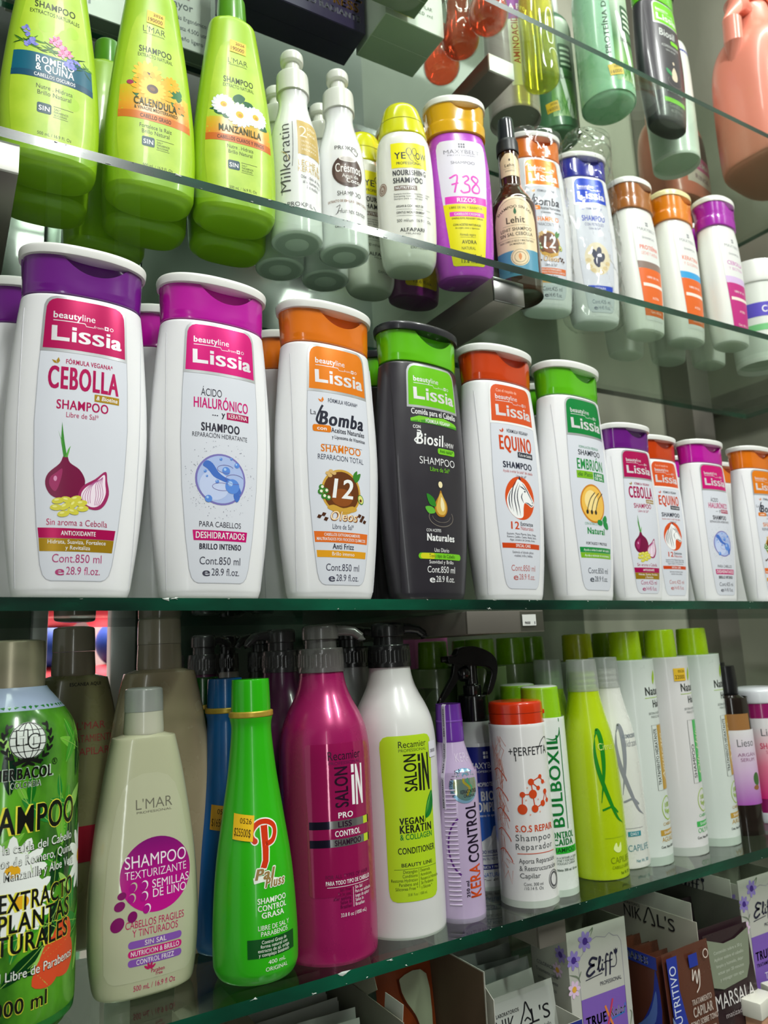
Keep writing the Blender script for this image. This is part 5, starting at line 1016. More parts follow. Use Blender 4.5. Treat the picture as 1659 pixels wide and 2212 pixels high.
for sg in (-1, 1):
    for k in range(7):
        a = math.radians(-84 + 20 * k); cx, cz = 4 + sg * 16.5 * math.cos(a), 183 + 15.5 * math.sin(a); P.disc(K, cx, cz, 1.1, 3.0, 6, 9, sg * (-.5) + sg * a); P.disc(K, cx - sg * 1.8, cz + 1, .9, 2.3, 6, 9, sg * .6 + sg * a)
P.stroke(K, [(-5, 168), (4, 170.6), (13, 168)], 2.6, 6); P.dz = 15
P.text(ink((190, 206, 190)), 'HERBACOL', 2.1, 155.6, 7.8, 40, st='h', layer=5); P.text(K, 'HERBACOL', 2, 156, 7.0, 38, st='h', layer=6); P.ring(K, 23, 165, 2.0, .4, 6); P.text(K, 'R', 23, 163.8, 2.6, 1.8, layer=6); P.text(ink((190, 206, 190)), 'COLOMBIA', 3, 150.2, 4.0, 20, st='h', layer=5); P.text(K, 'COLOMBIA', 3, 150.4, 3.6, 19, layer=6); P.dz = 0
def outl(m1, m2, tx, s, z, h, wd, **kw): P.text(m2, tx, s + .4, z - .35, h * 1.05, wd * 1.02, st='h', layer=6, **kw); P.text(m1, tx, s, z, h, wd * .985, st='b', layer=7, **kw)
outl(K, YE, 'SHAMPOO', 44, 136, 17, 78, al='R')
for i, (tx, wd) in enumerate([('Previene la caída del Cabello', 78), ('con Extractos de Romero, Quina,', 84), ('Tomillo, Romo, Manzanilla y Aloe Vera', 92)]): P.text(K, tx, 42.4 + i, 123.7 - 8.6 * i, 6.0, wd, al='R', st='h', layer=6); P.text(WH, tx, 42 + i, 124 - 8.6 * i, 5.6, wd * .99, al='R', st='r', layer=7)
for i, (tx, wd) in enumerate([('EXTRACTO', 56), ('DE PLANTAS', 72), ('NATURALES', 70)]): outl(K, YE, tx, (44, 40, 39)[i], 87 - 13 * i, 11.4, wd, al='R')
P.text(K, 'Sin Sal Libre de Parabenos', 45, 44.7, 6.0, 71, al='R', st='h', layer=6); P.text(WH, 'Sin Sal Libre de Parabenos', 44.6, 45, 5.6, 70, al='R', layer=7)
P.rows(LEAF, [(3.5, -66, 66), (8, -72, 72), (14, -80, 80)], 0, 30); outl(K, YE, '1.000 ml', 21, 24, 9, 42, al='R'); P.build('label', t)
dup(t, (.020, .745, zb(.03)), 'second green leafy litre bottle behind the first, only its cap showing', -.3)
# --- tapered flat bottles: cream one in front, two big taupe ones behind
def flatb(name, label, x, y, deg, k, col, capm_, sh=None):
    t = T(name, label, 'shampoo bottle', x, y, deg, 'tapered flat bottles'); t.scale = (k,) * 3
    loft('body', t, col, FB, 64)
    loft('cap', t, capm_[0], [(189, 13.4), (189, 13.4), (189.4, 15.6), (206, 15.0), (206, 15.0)], 40)
    loft('cap_lid', t, capm_[1], [(206.2, 15.2), (206.2, 15.2), (209, 15.2), (221, 14.9), (224, 14.0), (225, 10), (225, 10)], 40)
    return t
FB = [(0, 31, 17, 2.6), (0, 31, 17, 2.6), (1.5, 34.5, 20, 2.7), (6, 37.5, 22.5, 2.8), (30, 40.5, 25, 2.9), (60, 41.2, 25.4, 2.9), (100, 38.6, 24, 2.9), (150, 31.5, 20.5, 2.9), (183, 25, 17.4, 2.8), (186.5, 23.4, 16.4, 2.7), (186.5, 23.4, 16.4, 2.7), (188.5, 17, 15, 2.2), (189, 15, 14, 2)]
CREAM = mat((182, 184, 152), .24, 0, .45, sub=.08)
t = flatb('shampoo_bottle', 'cream tapered bottle with magenta circle on its label', .151, .650, 1, 1.0, CREAM, (mat((196, 196, 176), .25, 0, .4), FROST))
P = Print(Surf(FB)); P.rows(mat((188, 190, 160), .14, 0, .6, kind='ink'), [(14, -26, 26), (16, -30, 30), (22, -33, 33), (60, -34, 34), (100, -31, 31), (135, -25, 25), (150, -20, 20), (157, -14, 14), (160, -6, 6)], 0, 14)
DG = ink((112, 110, 96)); P.text(DG, "L'MAR", 3, 134, 7.4, 28, st='l', layer=2); P.text(DG, 'PROFESIONAL', 3, 131, 1.6, 27, layer=2)
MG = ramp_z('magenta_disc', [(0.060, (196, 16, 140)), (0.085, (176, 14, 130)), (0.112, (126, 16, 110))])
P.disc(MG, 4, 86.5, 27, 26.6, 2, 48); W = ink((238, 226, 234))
P.text(W, 'SHAMPOO', 4, 93, 8.6, 47, st='r', layer=3); P.text(W, 'TEXTURIZANTE', 4, 85.4, 5.6, 47, st='l', layer=3); P.text(W, 'SEMILLAS', 15, 77, 5.8, 29, layer=3); P.text(W, 'DE LINO', 14, 70.4, 5.8, 26, layer=3)
PU = ink((126, 12, 96)); C2 = ink((190, 192, 162))
for s, z, a in ((-14, 79.5, -.3), (-6, 79.5, -.3), (-15, 72, -.2), (-6, 72, -.2), (-4, 63, -.2)): P.disc(W if s > -10 else C2, s + .7, z + .5, 2.7, 3.4, 3, 14, a); P.disc(ink((168, 20, 132)), s, z, 2.5, 3.1, 4, 14, a)
for s, z, rx, rz, a in ((-21.5, 75, 3.2, 2.6, .4), (-23, 68, 4, 3.2, .5), (-14, 59.5, 3.4, 4, -.4), (-24.5, 55.5, 5.4, 4.4, .9)): P.disc(PU, s, z, rx, rz, 3, 18, a)
CR2 = ink((186, 24, 92)); P.text(CR2, 'CABELLOS FRAGILES', 3, 51.4, 5.0, 44, layer=2); P.text(CR2, 'Y TINTURADOS', 3, 45.2, 5.0, 34, layer=2)
for i, (tx, c, wd) in enumerate([('SIN SAL', (134, 84, 176), 16), ('NUTRICION & BRILLO', (200, 28, 120), 36), ('CONTROL FRIZZ', (134, 84, 176), 28)]): P.rect(ink(c), -17, 37.4 - 6.3 * i, 23, 42.6 - 6.3 * i, 2, 2.4); P.text(W, tx, 3, 38.4 - 6.3 * i, 3.3, wd, st='b', layer=3)
for a in (-.9, -.3, .3, .9): P.disc(CR2, -1 + 3 * math.sin(a), 20.4 + 3 * math.cos(a), .9, 2.4, 2, 9, -a)
P.text(CR2, 'Paraben', 5, 18, 2.6, 10, st='b', layer=2); P.text(CR2, 'Free', 6, 15.4, 2.4, 5, st='b', layer=2); P.text(CR2, '500 mL / 16.9 fl Oz', 3, 7.4, 3.8, 31, layer=2); P.build('label', t)
TAUP = mat((166, 150, 122), .26, 0, .35)
TC = (mat((150, 138, 120), .25, 0, .4), mat((158, 148, 132), .2, 0, .5))
t2 = flatb('shampoo_bottle', 'tall taupe bottle right behind the cream one', .178, .708, 0, 1.262, TAUP, TC)
t3 = flatb('shampoo_bottle', 'olive taupe bottle further back between leafy litre and taupe bottle', .116, .782, 0, 1.25, mat((136, 130, 92), .28, 0, .3), TC)
P = Print(Surf(FB)); P.rect(ink((160, 30, 50)), -30, 60, 34, 84, 1); RD = ink((170, 70, 70)); P.lines(RD, ["L'MAR", 'TRATAMIENTO', 'CAPILAR'], 10, 150, 9, 5, [20, 34, 26], layer=2); P.text(ink((30, 28, 24)), 'ESCANEA AQUI', 6, 181, 2.4, 22, st='b', layer=2); P.build('label', t3)
# --- conical bottles with gold ring
PB = [(0, 25), (0, 25), (2, 29.5), (7, 32.4), (14, 33.4), (40, 33.2), (80, 30.4), (120, 24.6), (150, 20), (175, 17.2), (188, 16.4), (195, 17.6), (196, 17.8), (196, 17.8), (197, 15), (197, 15)]
def conical(label, x, y, deg, col, art=None):
    t = T('shampoo_bottle', label, 'shampoo bottle', x, y, deg, 'conical bottles with gold neck ring')
    loft('body', t, mat(col, .3, 0, .3), PB, 56)
    loft('neck_ring', t, mat((196, 164, 62), .35, .4, kind='metal'), [(196, 15.5), (196, 15.5), (196.3, 18), (198.4, 18.3), (200.6, 18), (201, 15.5), (201, 15.5)], 72, rib=(196.3, 200.6, .985))
    loft('cap', t, mat(col, .24, 0, .4), [(200.6, 15), (200.6, 15), (201, 16.2), (224, 15.6), (226, 14.6), (226.6, 12), (226.7, 1)], 44)
    if art:
        P = Print(Surf(PB, 'cyl')); art(P); P.build('label', t)
    return t
def art_pal(P):
    W = ink((236, 240, 230)); R = ink((206, 52, 16)); P.sc = .67; P.dz = 26.6; P.ds = 1
    # the sporty looped P: white rim under red
    for m, e, ly in ((W, 2.8, 1), (R, 0, 2)):
        P.stroke(m, [(-15, 115), (-18, 121), (-16, 128), (-8, 134.5), (2, 134.5), (10, 129), (11, 121), (7, 113.5), (0, 111), (-1.5, 112.5)], 5.6 + e, ly, 7)
        P.poly(m, [(-6.4 - e * .5, 131 + e * .3), (1.6 + e * .5, 131 + e * .3), (1.2 + e * .5, 104), (0 + e * .5, 92), (-3, 85 - e * .6), (-10 - e * .5, 86 - e * .6), (-6.6 - e * .5, 94), (-6 - e * .5, 106)], ly, 0); P.disc(m, -14.4, 115, 3.3 + e * .5, layer=ly)
    GO = ink((150, 120, 70)); K = dict(st='h', shear=.28); P.sc = .62; P.dz = 30.6
    P.stroke(W, [(-20, 72.5), (-6, 74), (6, 70), (22, 66)], 7, 2, 4)
    for dx, dz in ((-.9, 0), (.9, 0), (0, .9), (0, -.9)): P.text(W, 'Pal', -5 + dx, 73.4 + dz, 12.4, 28, layer=3, **K); P.text(W, 'Pluss', 8 + dx, 63.4 + dz, 11, 30, layer=3, **K)
    P.text(GO, 'Pal', -5, 73.4, 12, 27, layer=5, **K); P.text(GO, 'Pluss', 8, 63.6, 10.6, 29, layer=5, **K); P.sc = 1; P.dz = 0; P.ds = 1
    P.lines(W, ['SHAMPOO', 'CONTROL', 'GRASA'], 2, 59, 5.1, 3.9, [24.5, 24.5, 19], st='b', layer=2); P.lines(W, ['LIBRE DE SAL Y', 'PARABENOS'], 3, 40.6, 4.3, 3.3, [27, 23], layer=2)
    P.rows(ink((10, 78, 26)), [(21.6, -19, 22), (34.8, -19, 22)], 1, 12); P.lines(W, ['Control Grasa de', 'forma natural con', 'extracto de ají, ortiga', 'y complejo botánico'], 2.4, 31.2, 2.9, 2.3, [21, 23, 27, 26], layer=2)
    P.text(W, '400 mL', 4, 16.4, 2.8, 15, layer=2); P.text(W, 'ORIGINAL', 4, 11.6, 2.8, 19, layer=2)
art_pal2 = art_pal
g = conical('bright green conical bottle with red P emblem and price sticker', .232, .622, 0, (44, 176, 14), art_pal2); sticker(g, Surf(PB, 'cyl'), -17, 114, 16.5, 19, '0526', '$25500$', -.14)
b = conical('blue conical bottle half hidden behind the bright green one', .233, .691, 0, (20, 92, 156), None); sticker(b, Surf(PB, 'cyl'), -14, 110, 17, 20, '0526', '$16500$', -.14, (206, 152, 40))
conical('dark green conical bottle behind the blue one', .233, .760, 0, (16, 96, 20), art_pal2)
# --- pump bottles
SB = [(0, 33), (0, 33), (2, 37.5), (8, 40), (120, 40), (150, 40), (166, 39.4), (180, 37), (192, 32.4), (202, 27.2), (211, 23.2), (220, 20.8), (228, 19.6), (229, 19.4)]
def pump(label, x, y, deg, col, pcol, k=1.0, spout=0.0, art=None, rough=.3, group='pump bottles of the fourth shelf'):
    t = T('pump_bottle', label, 'pump bottle', x, y, deg, group); t.scale = (k, k, 1)
    loft('body', t, mat(col, rough, .25 if rough < .3 else 0, .3), SB, 56); pm = mat(pcol, .28, 0, .4)
    loft('collar', t, pm, [(228, 19), (228, 19), (228.5, 20.6), (229.5, 20.9), (247, 20.2), (249, 18.5), (249, 18.5)], 80, rib=(230, 246, .975))
    loft('stem', t, pm, [(248.8, 14.6), (248.8, 14.6), (256.6, 14.2), (256.6, 14.2)], 36)
    h = loft('pump_head', t, pm, [(256.4, 14), (256.4, 14), (256.8, 16), (258, 16.6), (266, 16.4), (269, 15), (270, 11), (270.2, 1)], 40)
    c, s = math.cos(spout), math.sin(spout)
    tube('spout', h, pm, [(12 * c, 12 * s, 264), (22 * c, 22 * s, 264), (31 * c, 31 * s, 262.5), (37 * c, 37 * s, 258), (38.5 * c, 38.5 * s, 254)], [5.2, 4.8, 4.4, 4.2, 4.0], 14)
    if art: P = Print(Surf(SB, 'cyl')); art(P); P.build('label', t)
    return t
def art_salon(P):
    K = ink((44, 14, 40)); W = ink((240, 236, 238)); film = mat((158, 20, 86), .1, .2, .8, kind='ink')
    P.rect(film, -34, 26, 30, 152, 0, 4)
    P.text(K, 'Recamier', 3, 138, 7.4, 33, al='C', st='r', layer=2); P.text(ink((96, 20, 70)), 'PROFESSIONAL', 3, 134, 2.6, 32, layer=2)
    P.text(K, 'SALON', 4, 98, 12, 34, al='L', rot=PI / 2, st='b', layer=2); P.text(W, 'IN', 20, 99, 30, 11, al='R', st='b', layer=2) if False else None
    P.rect(W, 8, 99, 11, 124, 2); P.rect(W, 8, 126, 11, 133, 2); P.text(W, 'N', 16.6, 99, 33, 8.6, st='h', layer=2)
    DK = ink((38, 34, 54), .18, .6); SV = ink((170, 170, 170), .2, .8)
    for z in (81, 66): P.rect(DK, -32, z, 28, z + 6.4, 1); P.rect(SV, -14, z, 20, z + 6.4, 2); P.rect(ink((190, 210, 50)), 20, z, 26, z + 6.4, 3)
    P.text(W, 'PRO', 1, 89.4, 4.6, 14, st='b', layer=4); P.text(K, 'LISS', 0, 82, 4.4, 13, st='b', layer=4); P.text(W, 'CONTROL', 3, 74.4, 4.6, 25, st='b', layer=4); P.text(K, 'SHAMPOO', 3, 67, 4.4, 26, st='b', layer=4)
    P.text(ink((90, 14, 60)), 'FOR ALL TYPES OF HAIR', 2, 37.6 + 3, 3, 42, layer=2); P.text(W, 'PARA TODO TIPO DE CABELLO', 3, 34.6 + 1, 3.2, 44, st='b', layer=2); P.rect(W, -18, 33.6, 24, 34, 2); P.rect(W, 5, 16, 5.4, 32, 2)
    P.lines(W, ['Sin Sal', 'Para ser utilizado', 'luego de aplicar', 'Salon In', 'Brazilian'], 7, 30, 3.4, 2.6, [8, 19, 17, 9, 10], al='L', layer=2); P.lines(ink((84, 12, 56)), ['Salt Free', 'To be used', 'after applying', 'Salon In', 'Brazilian'], 3, 30, 3.4, 2.6, [10, 12, 16, 10, 10], al='R', layer=2); P.text(W, '33.8 fl oz (1000 mL)', 6, 9.6, 2.8, 26, layer=2)
def art_salon2(P): P.dz = 25; P.sc = .95; P.ds = -1; art_salon(P)
pump('glossy magenta pump bottle with grey pump and white lettering', .304, .634, -2, (166, 24, 96), (92, 88, 88), spout=-.25, art=art_salon2, rough=.28)
def art_veg(P):
    L = ink((176, 208, 36)); K = ink((30, 34, 24)); G = ink((20, 120, 44)); D = ink((66, 90, 30))
    P.rows(L, [(-4, -20, 20), (-2.5, -25, 25), (1, -27.5, 27.5), (8, -28.5, 28.5), (90, -29, 29), (150, -31.5, 31.5), (156, -30.6, 30.6), (160, -27, 27), (161.4, -22, 22)], 1, 16)
    P.text(K, 'Recamier', 6, 149, 6.6, 34, layer=2); P.text(D, 'PROFESSIONAL', 6, 144.6, 3.0, 34, layer=2); P.text(K, 'SALON', 8, 104, 14, 38, al='L', rot=PI / 2, st='b', layer=2); P.rect(K, 10.4, 104, 13.6, 132, 2); P.rect(K, 10.4, 134, 13.6, 141, 2); P.text(K, 'N', 20.4, 104, 37, 10, st='h', layer=2)
    P.poly(G, [(16, 76), (20, 92), (28, 102), (29, 88), (24, 78)], 2, 5); P.poly(ink((90, 176, 70)), [(17.4, 79), (21, 91), (27.4, 100), (22, 86)], 3, 4); P.stroke(ink((10, 80, 30)), [(15, 72), (20, 84), (27, 98)], .6, 4)
    P.text(K, 'VEGAN', 0, 71.6, 6.4, 28, st='h', layer=2); P.text(K, 'KERATIN', 5, 63, 7.6, 38, st='h', layer=2); P.text(G, '& COLLAGEN', 5, 56.4, 5.4, 38, st='b', layer=2); P.text(K, 'CONDITIONER', 5, 42.6, 6, 44, st='b', layer=2)
    P.text(K, 'BEAUTY LINE', 4, 30, 3.4, 36, st='b', layer=2); P.rect(D, -22, 27.4, 28, 27.8, 2); P.rect(D, 4, 8, 4.4, 27, 2)
    P.lines(K, ['Detangles', 'Conditions', 'Restores Hydration', 'Parabens and', 'Silicones Free *'], 2.4, 23.6, 4.1, 3.0, [15, 16, 28, 20, 24], al='R', layer=2); P.lines(K, ['Desenreda', 'Acondiciona', 'Recupera la Hidratación', 'Sin Parabenos', 'y Siliconas *'], 6, 23.6, 4.1, 3.0, [12, 14, 24, 16, 14], al='L', layer=2); P.text(D, '33.81 fl.oz / 1000 mL', 2, 1.6, 2.5, 22, layer=2)
def art_veg2(P): P.dz = 32; P.sc = .84; P.ds = 1; art_veg(P)
w = pump('white pump bottle with lime label and black pump', .381, .643, -13, (216, 216, 214), (22, 22, 24), spout=.05, art=art_veg2)
P = Print(Surf(SB, 'cyl'), base=.6); P.rect(mat((224, 222, 232), .4), 24, 146, 36, 160, 0, 1); P.text(DGREY, '38000', 30, 150, 3, 9, layer=2); P.build('price_sticker', w)
pump('deep purple pump bottle directly behind the magenta one', .300, .720, 30, (92, 24, 74), (64, 62, 64), k=.9, spout=2.6)
pump('dark olive pump bottle, third row behind the magenta one', .312, .800, 30, (44, 48, 34), (46, 46, 46), k=.8, spout=2.8)
pump('plum pump bottle behind the dark green conical bottle', .256, .832, 30, (84, 20, 66), (60, 58, 60), k=.82, spout=-.4)
pump('plum pump bottle at the very back, left of the other plum one', .236, .900, 30, (70, 18, 56), (56, 54, 56), k=.82, spout=2.9)
pump('slim white pump bottle with black pump far at the back', .300, .880, 20, (170, 160, 156), (20, 20, 22), k=.6, spout=-.3)
pump('grey pump bottle with black pump behind the lime label one', .386, .732, 20, (148, 148, 148), (20, 20, 22), k=.92, spout=-.5)
# --- lilac bottle with seal strip
t = T('shampoo_bottle', 'slim lilac bottle with violet cap and holographic round seal', 'shampoo bottle', .440, .634, -8)
KB = [(0, 19), (0, 19), (1.5, 22.4), (5, 23.6), (118, 23.6), (124, 22.6), (140, 17), (152, 13.6), (156, 13), (156, 13)]
loft('body', t, mat((190, 170, 204), .24, 0, .5, sub=.05), KB, 56)
loft('cap', t, mat((104, 50, 156), .22, 0, .5), [(155.6, 12), (155.6, 12), (156, 13.6), (186, 12.4), (188.4, 11), (189, 1)], 40); loft('cap_band', t, mat((120, 70, 170), .2, 0, .5), [(172, 13.0), (172.4, 13.4), (173.6, 13.4), (174, 13.0)], 40, closed=False)
for k in range(26): tube('grip_rib' if k else 'grip_rib', t, mat((206, 190, 216), .24, 0, .5), [tuple(Surf(KB, 'cyl')(np.array([q]), np.array([12 + 4 * k]), .1)[0]) for q in (-21, -17, -13, -9.5)], .7, 6)
P = Print(Surf(KB, 'cyl')); K = ink((34, 24, 44)); OG = ink((206, 76, 30)); VI = ink((96, 40, 130))
P.dz = 0; P.ring(VI, -3, 62, 16, 1.6, 1, rz=26, a0=110, a1=250)
P.text(OG, 'KERA', 12, 17, 12.5, 28, al='L', rot=PI / 2, st='b', layer=2); P.text(K, 'CONTROL', 12, 47, 12.5, 52, al='L', rot=PI / 2, st='b', layer=2); P.text(K, '250 ml', -1.6, 18, 3, 14, al='L', rot=PI / 2, st='b', layer=2)
SEAL = noisy('holographic_foil', (120, 200, 214), (196, 196, 150), 30, rough=.14, metal=.7, coat=.5)
P.dz = 9; P.disc(ink((140, 184, 216), .2, .4), 1, 106, 15.6, layer=3, n=40); P.disc(SEAL, 2, 106, 13.4, layer=4, n=40); P.stroke(ink((206, 190, 70), .2, .5), [(2, 117), (-1, 110), (5, 104), (2, 97)], 2.2, 5); P.stroke(ink((90, 190, 140), .2, .5), [(6, 117), (3, 110), (8, 104), (5, 98)], 1.6, 5)
P.text(K, 'KERACONTROL', 5, 99, 3.4, 19, st='b', layer=6); P.text(K, 'ORIGINAL', 5, 95.6, 2.8, 13, layer=6); P.text(K, 'NO SE DEJE ENGAÑAR', 1, 106, 2.4, 26, arc=13.4, rot=1.2, st='b', layer=6); P.dz = 0; P.text(ink((214, 200, 222)), 'KERA', 4, 136, 8, 17, st='l', layer=2); P.build('label', t)
# paper seal strip: from the cap down the left flank
SP = [(-11, 189.6), (-13.8, 188), (-14.6, 172), (-15.2, 157), (-17.6, 141), (-24.4, 124), (-24.8, 112), (-24.8, 96)]
V = []; F = []
for x, z in SP:
    for y in (-6.5, 0.5): V.append((x * .80 * MM, (y - abs(x) * .62) * MM, z * MM))
for x, z in SP:
    for y in (-6.5, 0.5): V.append(((x * .80 - .5) * MM, (y - abs(x) * .62 - .2) * MM, z * MM))
n = len(SP)
for i in range(n - 1): F += [(2 * i, 2 * i + 1, 2 * i + 3, 2 * i + 2), (2 * n + 2 * i, 2 * n + 2 * i + 2, 2 * n + 2 * i + 3, 2 * n + 2 * i + 1), (2 * i, 2 * i + 2, 2 * n + 2 * i + 2, 2 * n + 2 * i), (2 * i + 1, 2 * n + 2 * i + 1, 2 * n + 2 * i + 3, 2 * i + 3)]
link_mesh('seal_strip', V, F, mat((214, 206, 224), .4), parent=t, smooth=0)['label'] = 'pale paper seal strip printed with the brand name'
class StripS:
    mode = 'plane'
    def __call__(self, S, Z, off):
        xs = np.interp(Z, [p[1] for p in SP[::-1]], [p[0] for p in SP[::-1]]); y0 = -3 + S * 1.0 - np.abs(xs) * .62
        return np.stack([xs * .80 - .62 - off, y0 - .25, Z], 1)
P = Print(StripS()); 
for z in (160, 128, 97): P.text(K, 'KERA CONTROL', 1.3, z, 2.6, 26, al='L', rot=PI / 2, st='b', layer=0)
P.build('strip_print', t)
# --- white trigger spray
t = T('spray_bottle', 'white bottle with blue label and black trigger spray', 'spray bottle', .515, .694, -18)
SPB = [(0, 20), (0, 20), (1.5, 24), (6, 26), (128, 26), (142, 24.6), (152, 20.4), (160, 17.6), (164, 16.6), (164, 16.6)]
loft('body', t, mat((222, 224, 226), .24, 0, .4), SPB, 48); BK = mat((20, 20, 22), .18, 0, .6)
loft('collar', t, BK, [(163.5, 15), (163.5, 15), (164, 17), (188, 16.4), (190, 14), (190, 14)], 64, rib=(166, 187, .98))
loft('neck', t, BK, [(189.6, 10), (189.6, 10), (200, 10), (203, 7.5), (222, 7), (222, 7)], 28)
extrude('spray_head', t, BK, spline([(-27, 226), (-27, 233), (-19, 234), (-15, 241), (0, 243), (12, 240), (24, 233), (29, 223), (27, 208), (20, 192), (14, 191), (19, 206), (21, 215), (14, 220), (-6, 222), (-18, 224)], 4, True), -9, 9, 1.4)
extrude('trigger', t, BK, spline([(-19, 226), (-9, 226), (-15, 210), (-25, 196), (-38, 181), (-41, 176), (-40, 184), (-31, 199), (-23, 212)], 4, True), -5, 5, .8)
tube('nozzle', t, BK, [(-33, 0, 230), (-24, 0, 230)], 3.4, 14)
loft('ball_joint', t, BK, [(205, 3), (208, 7.6), (213, 9.6), (219, 8), (222, 3)], 20, at=(-9, 0))
P = Print(Surf(SPB, 'cyl')); B1 = ink((30, 38, 132)); B2 = ink((40, 96, 190))
P.rect(B1, -20, 96, 24, 138, 1); P.rect(ramp_z('royal_blue_blend', [(0.05, (40, 110, 200)), (0.1, (30, 50, 150))]), -20, 72, 24, 97, 1); P.poly(B2, [(-20, 72), (24, 72), (24, 60), (-2, 48), (-20, 38)], 1)
for i in range(2):
    for j in range(2): P.rect(WHITE, -1.6 + 3 * i, 126 + 4 * j, .6 + 3 * i, 129 + 4 * j, 2)
P.text(WHITE, 'MAXYBELT', 0, 116, 6, 34, layer=2); P.text(WHITE, 'PROFESIONAL', 0, 112, 2, 26, layer=2); P.text(WHITE, 'TERMOPROTECTOR', 0, 98, 4, 34, st='b', layer=2); P.text(WHITE, 'BIO-', 2, 84, 9, 18, st='h', layer=3); P.text(WHITE, 'COMPLEX', 0, 73, 9, 34, st='h', layer=3); P.text(WHITE, 'leave in spray', 0, 68, 2.6, 20, layer=3); P.poly(WHITE, [(-4, 36), (4, 58), (14, 60), (2, 44)], 2)
P.text(B1, 'FLUIDO HIDRATANTE', 0, 32, 3.2, 34, st='b', layer=2); P.rect(B1, -20, 29.6, 20, 30.2, 2); P.text(B1, 'CON FILTRO SOLAR', 0, 25.6, 2.4, 26, layer=2); P.rect(B1, -20, 18.6 - 2, 22, 23.4 - 2, 1); P.text(WHITE, 'HIDRATA Y PROTEGE', 0, 17.6, 2.6, 30, st='b', layer=2); P.text(B2, 'NATURAL', 0, 9.4, 4, 22, layer=2); P.text(K, 'Cont. 400 ml', 0, 4.6, 3, 20, layer=2); P.build('label', t)
# --- red-capped white repair bottle
t = T('shampoo_bottle', 'white cylinder bottle with red-orange flip cap and orange molecule print', 'shampoo bottle', .524, .634, -20)
SO = [(0, 25), (0, 25), (1.5, 28), (5, 29), (152, 29), (156, 28), (158, 26.4), (158, 26.4)]
loft('body', t, mat((226, 225, 224), .24, 0, .4), SO, 56); RC = mat((206, 52, 14), .24, 0, .5)
loft('cap', t, RC, [(157.6, 26), (157.6, 26), (158, 27.6), (174, 27.6), (174, 27.6)], 56); loft('cap_lid', t, RC, [(174.4, 27.4), (174.4, 27.4), (175, 27.9), (182, 27.6), (184.6, 26.2), (185.6, 22), (185.8, 1)], 56); block('lid_tab', t, RC, 24, 29.6, -6, 6, 171, 175.5, .8)
P = Print(Surf(SO, 'cyl')); P.sc = 1.05; P.dz = 4; OG = ink((206, 72, 30)); GK = ink((86, 88, 92))
P.text(ink((40, 42, 46)), '+PERFETTA', 2, 124, 7.6, 42, layer=2); P.stroke(ink((40, 42, 46)), [(10, 128), (16, 136), (22, 139), (25, 137)], .8, 2); P.rect(ink((40, 42, 46)), -13, 119, -12.2, 126, 2)
at_ = [(-10, 76, 4.6), (-9, 89, 2.6), (1, 89, 4), (2, 76, 3.4), (11, 80, 2.8), (15, 90, 2.4), (0, 100, 3), (7, 94, 2), (10, 104, 2), (13, 99, 2), (17, 82, 2)]
for i, j in ((0, 1), (1, 2), (2, 3), (3, 4), (4, 5), (2, 6), (6, 7), (6, 8), (8, 9), (5, 10)): P.stroke(OG, [at_[i][:2], at_[j][:2]], 1.0, 2, 0)
for s, z, r in at_: P.disc(OG, s, z, r, layer=3, n=18)
for s, z in ((-4, 95), (-3, 71), (6, 84), (7, 73), (-6, 84), (16, 98)): P.disc(ink((226, 170, 150)), s, z, .8, layer=2, n=8)
P.text(OG, 'S.O.S REPAIR', 2, 56, 5.6, 40, st='b', layer=2); P.text(GK, 'Shampoo', -.5, 48, 5.6, 36, layer=2, track=.08); P.text(GK, 'Reparador', 0, 40.4, 5.2, 38, layer=2, track=.08); P.rect(OG, -18, 36.6, 22, 37.2, 2)
P.lines(GK, ['Aporta Reparación', '& Reestructuración', 'Capilar'], -17, 27.6 + 1, 6.4, 4.2, [38, 39, 19], al='L', layer=2); P.lines(GK, ['Cont. 300 ml', '/10.14 fl. Oz'], -14, 9.4, 3.6, 2.6, [18, 18], al='L', layer=2); P.ring(ink((110, 110, 112)), 18, 12, 7, .8, 2, rz=8); P.ring(ink((90, 90, 94)), 18, 12, 5, 1.6, 2, rz=6)
rn = random.Random(4); HR = ink((214, 120, 90))
for i in range(46): s = rn.uniform(-36, -26); z = rn.uniform(16, 138); P.stroke(HR, [(s, z), (s + rn.uniform(-5, 5), z + rn.uniform(-16, 16)), (s + rn.uniform(-6, 6), z + rn.uniform(-26, 26) if 30 < z < 120 else z)], .35, 1, 0)
for z in (34, 52, 70, 88, 106): P.stroke(OG, [(-38, z + 4), (-32, z + 6), (-25, z - 1), (-23, z - 5)], .8, 2)
P.build('label', t)
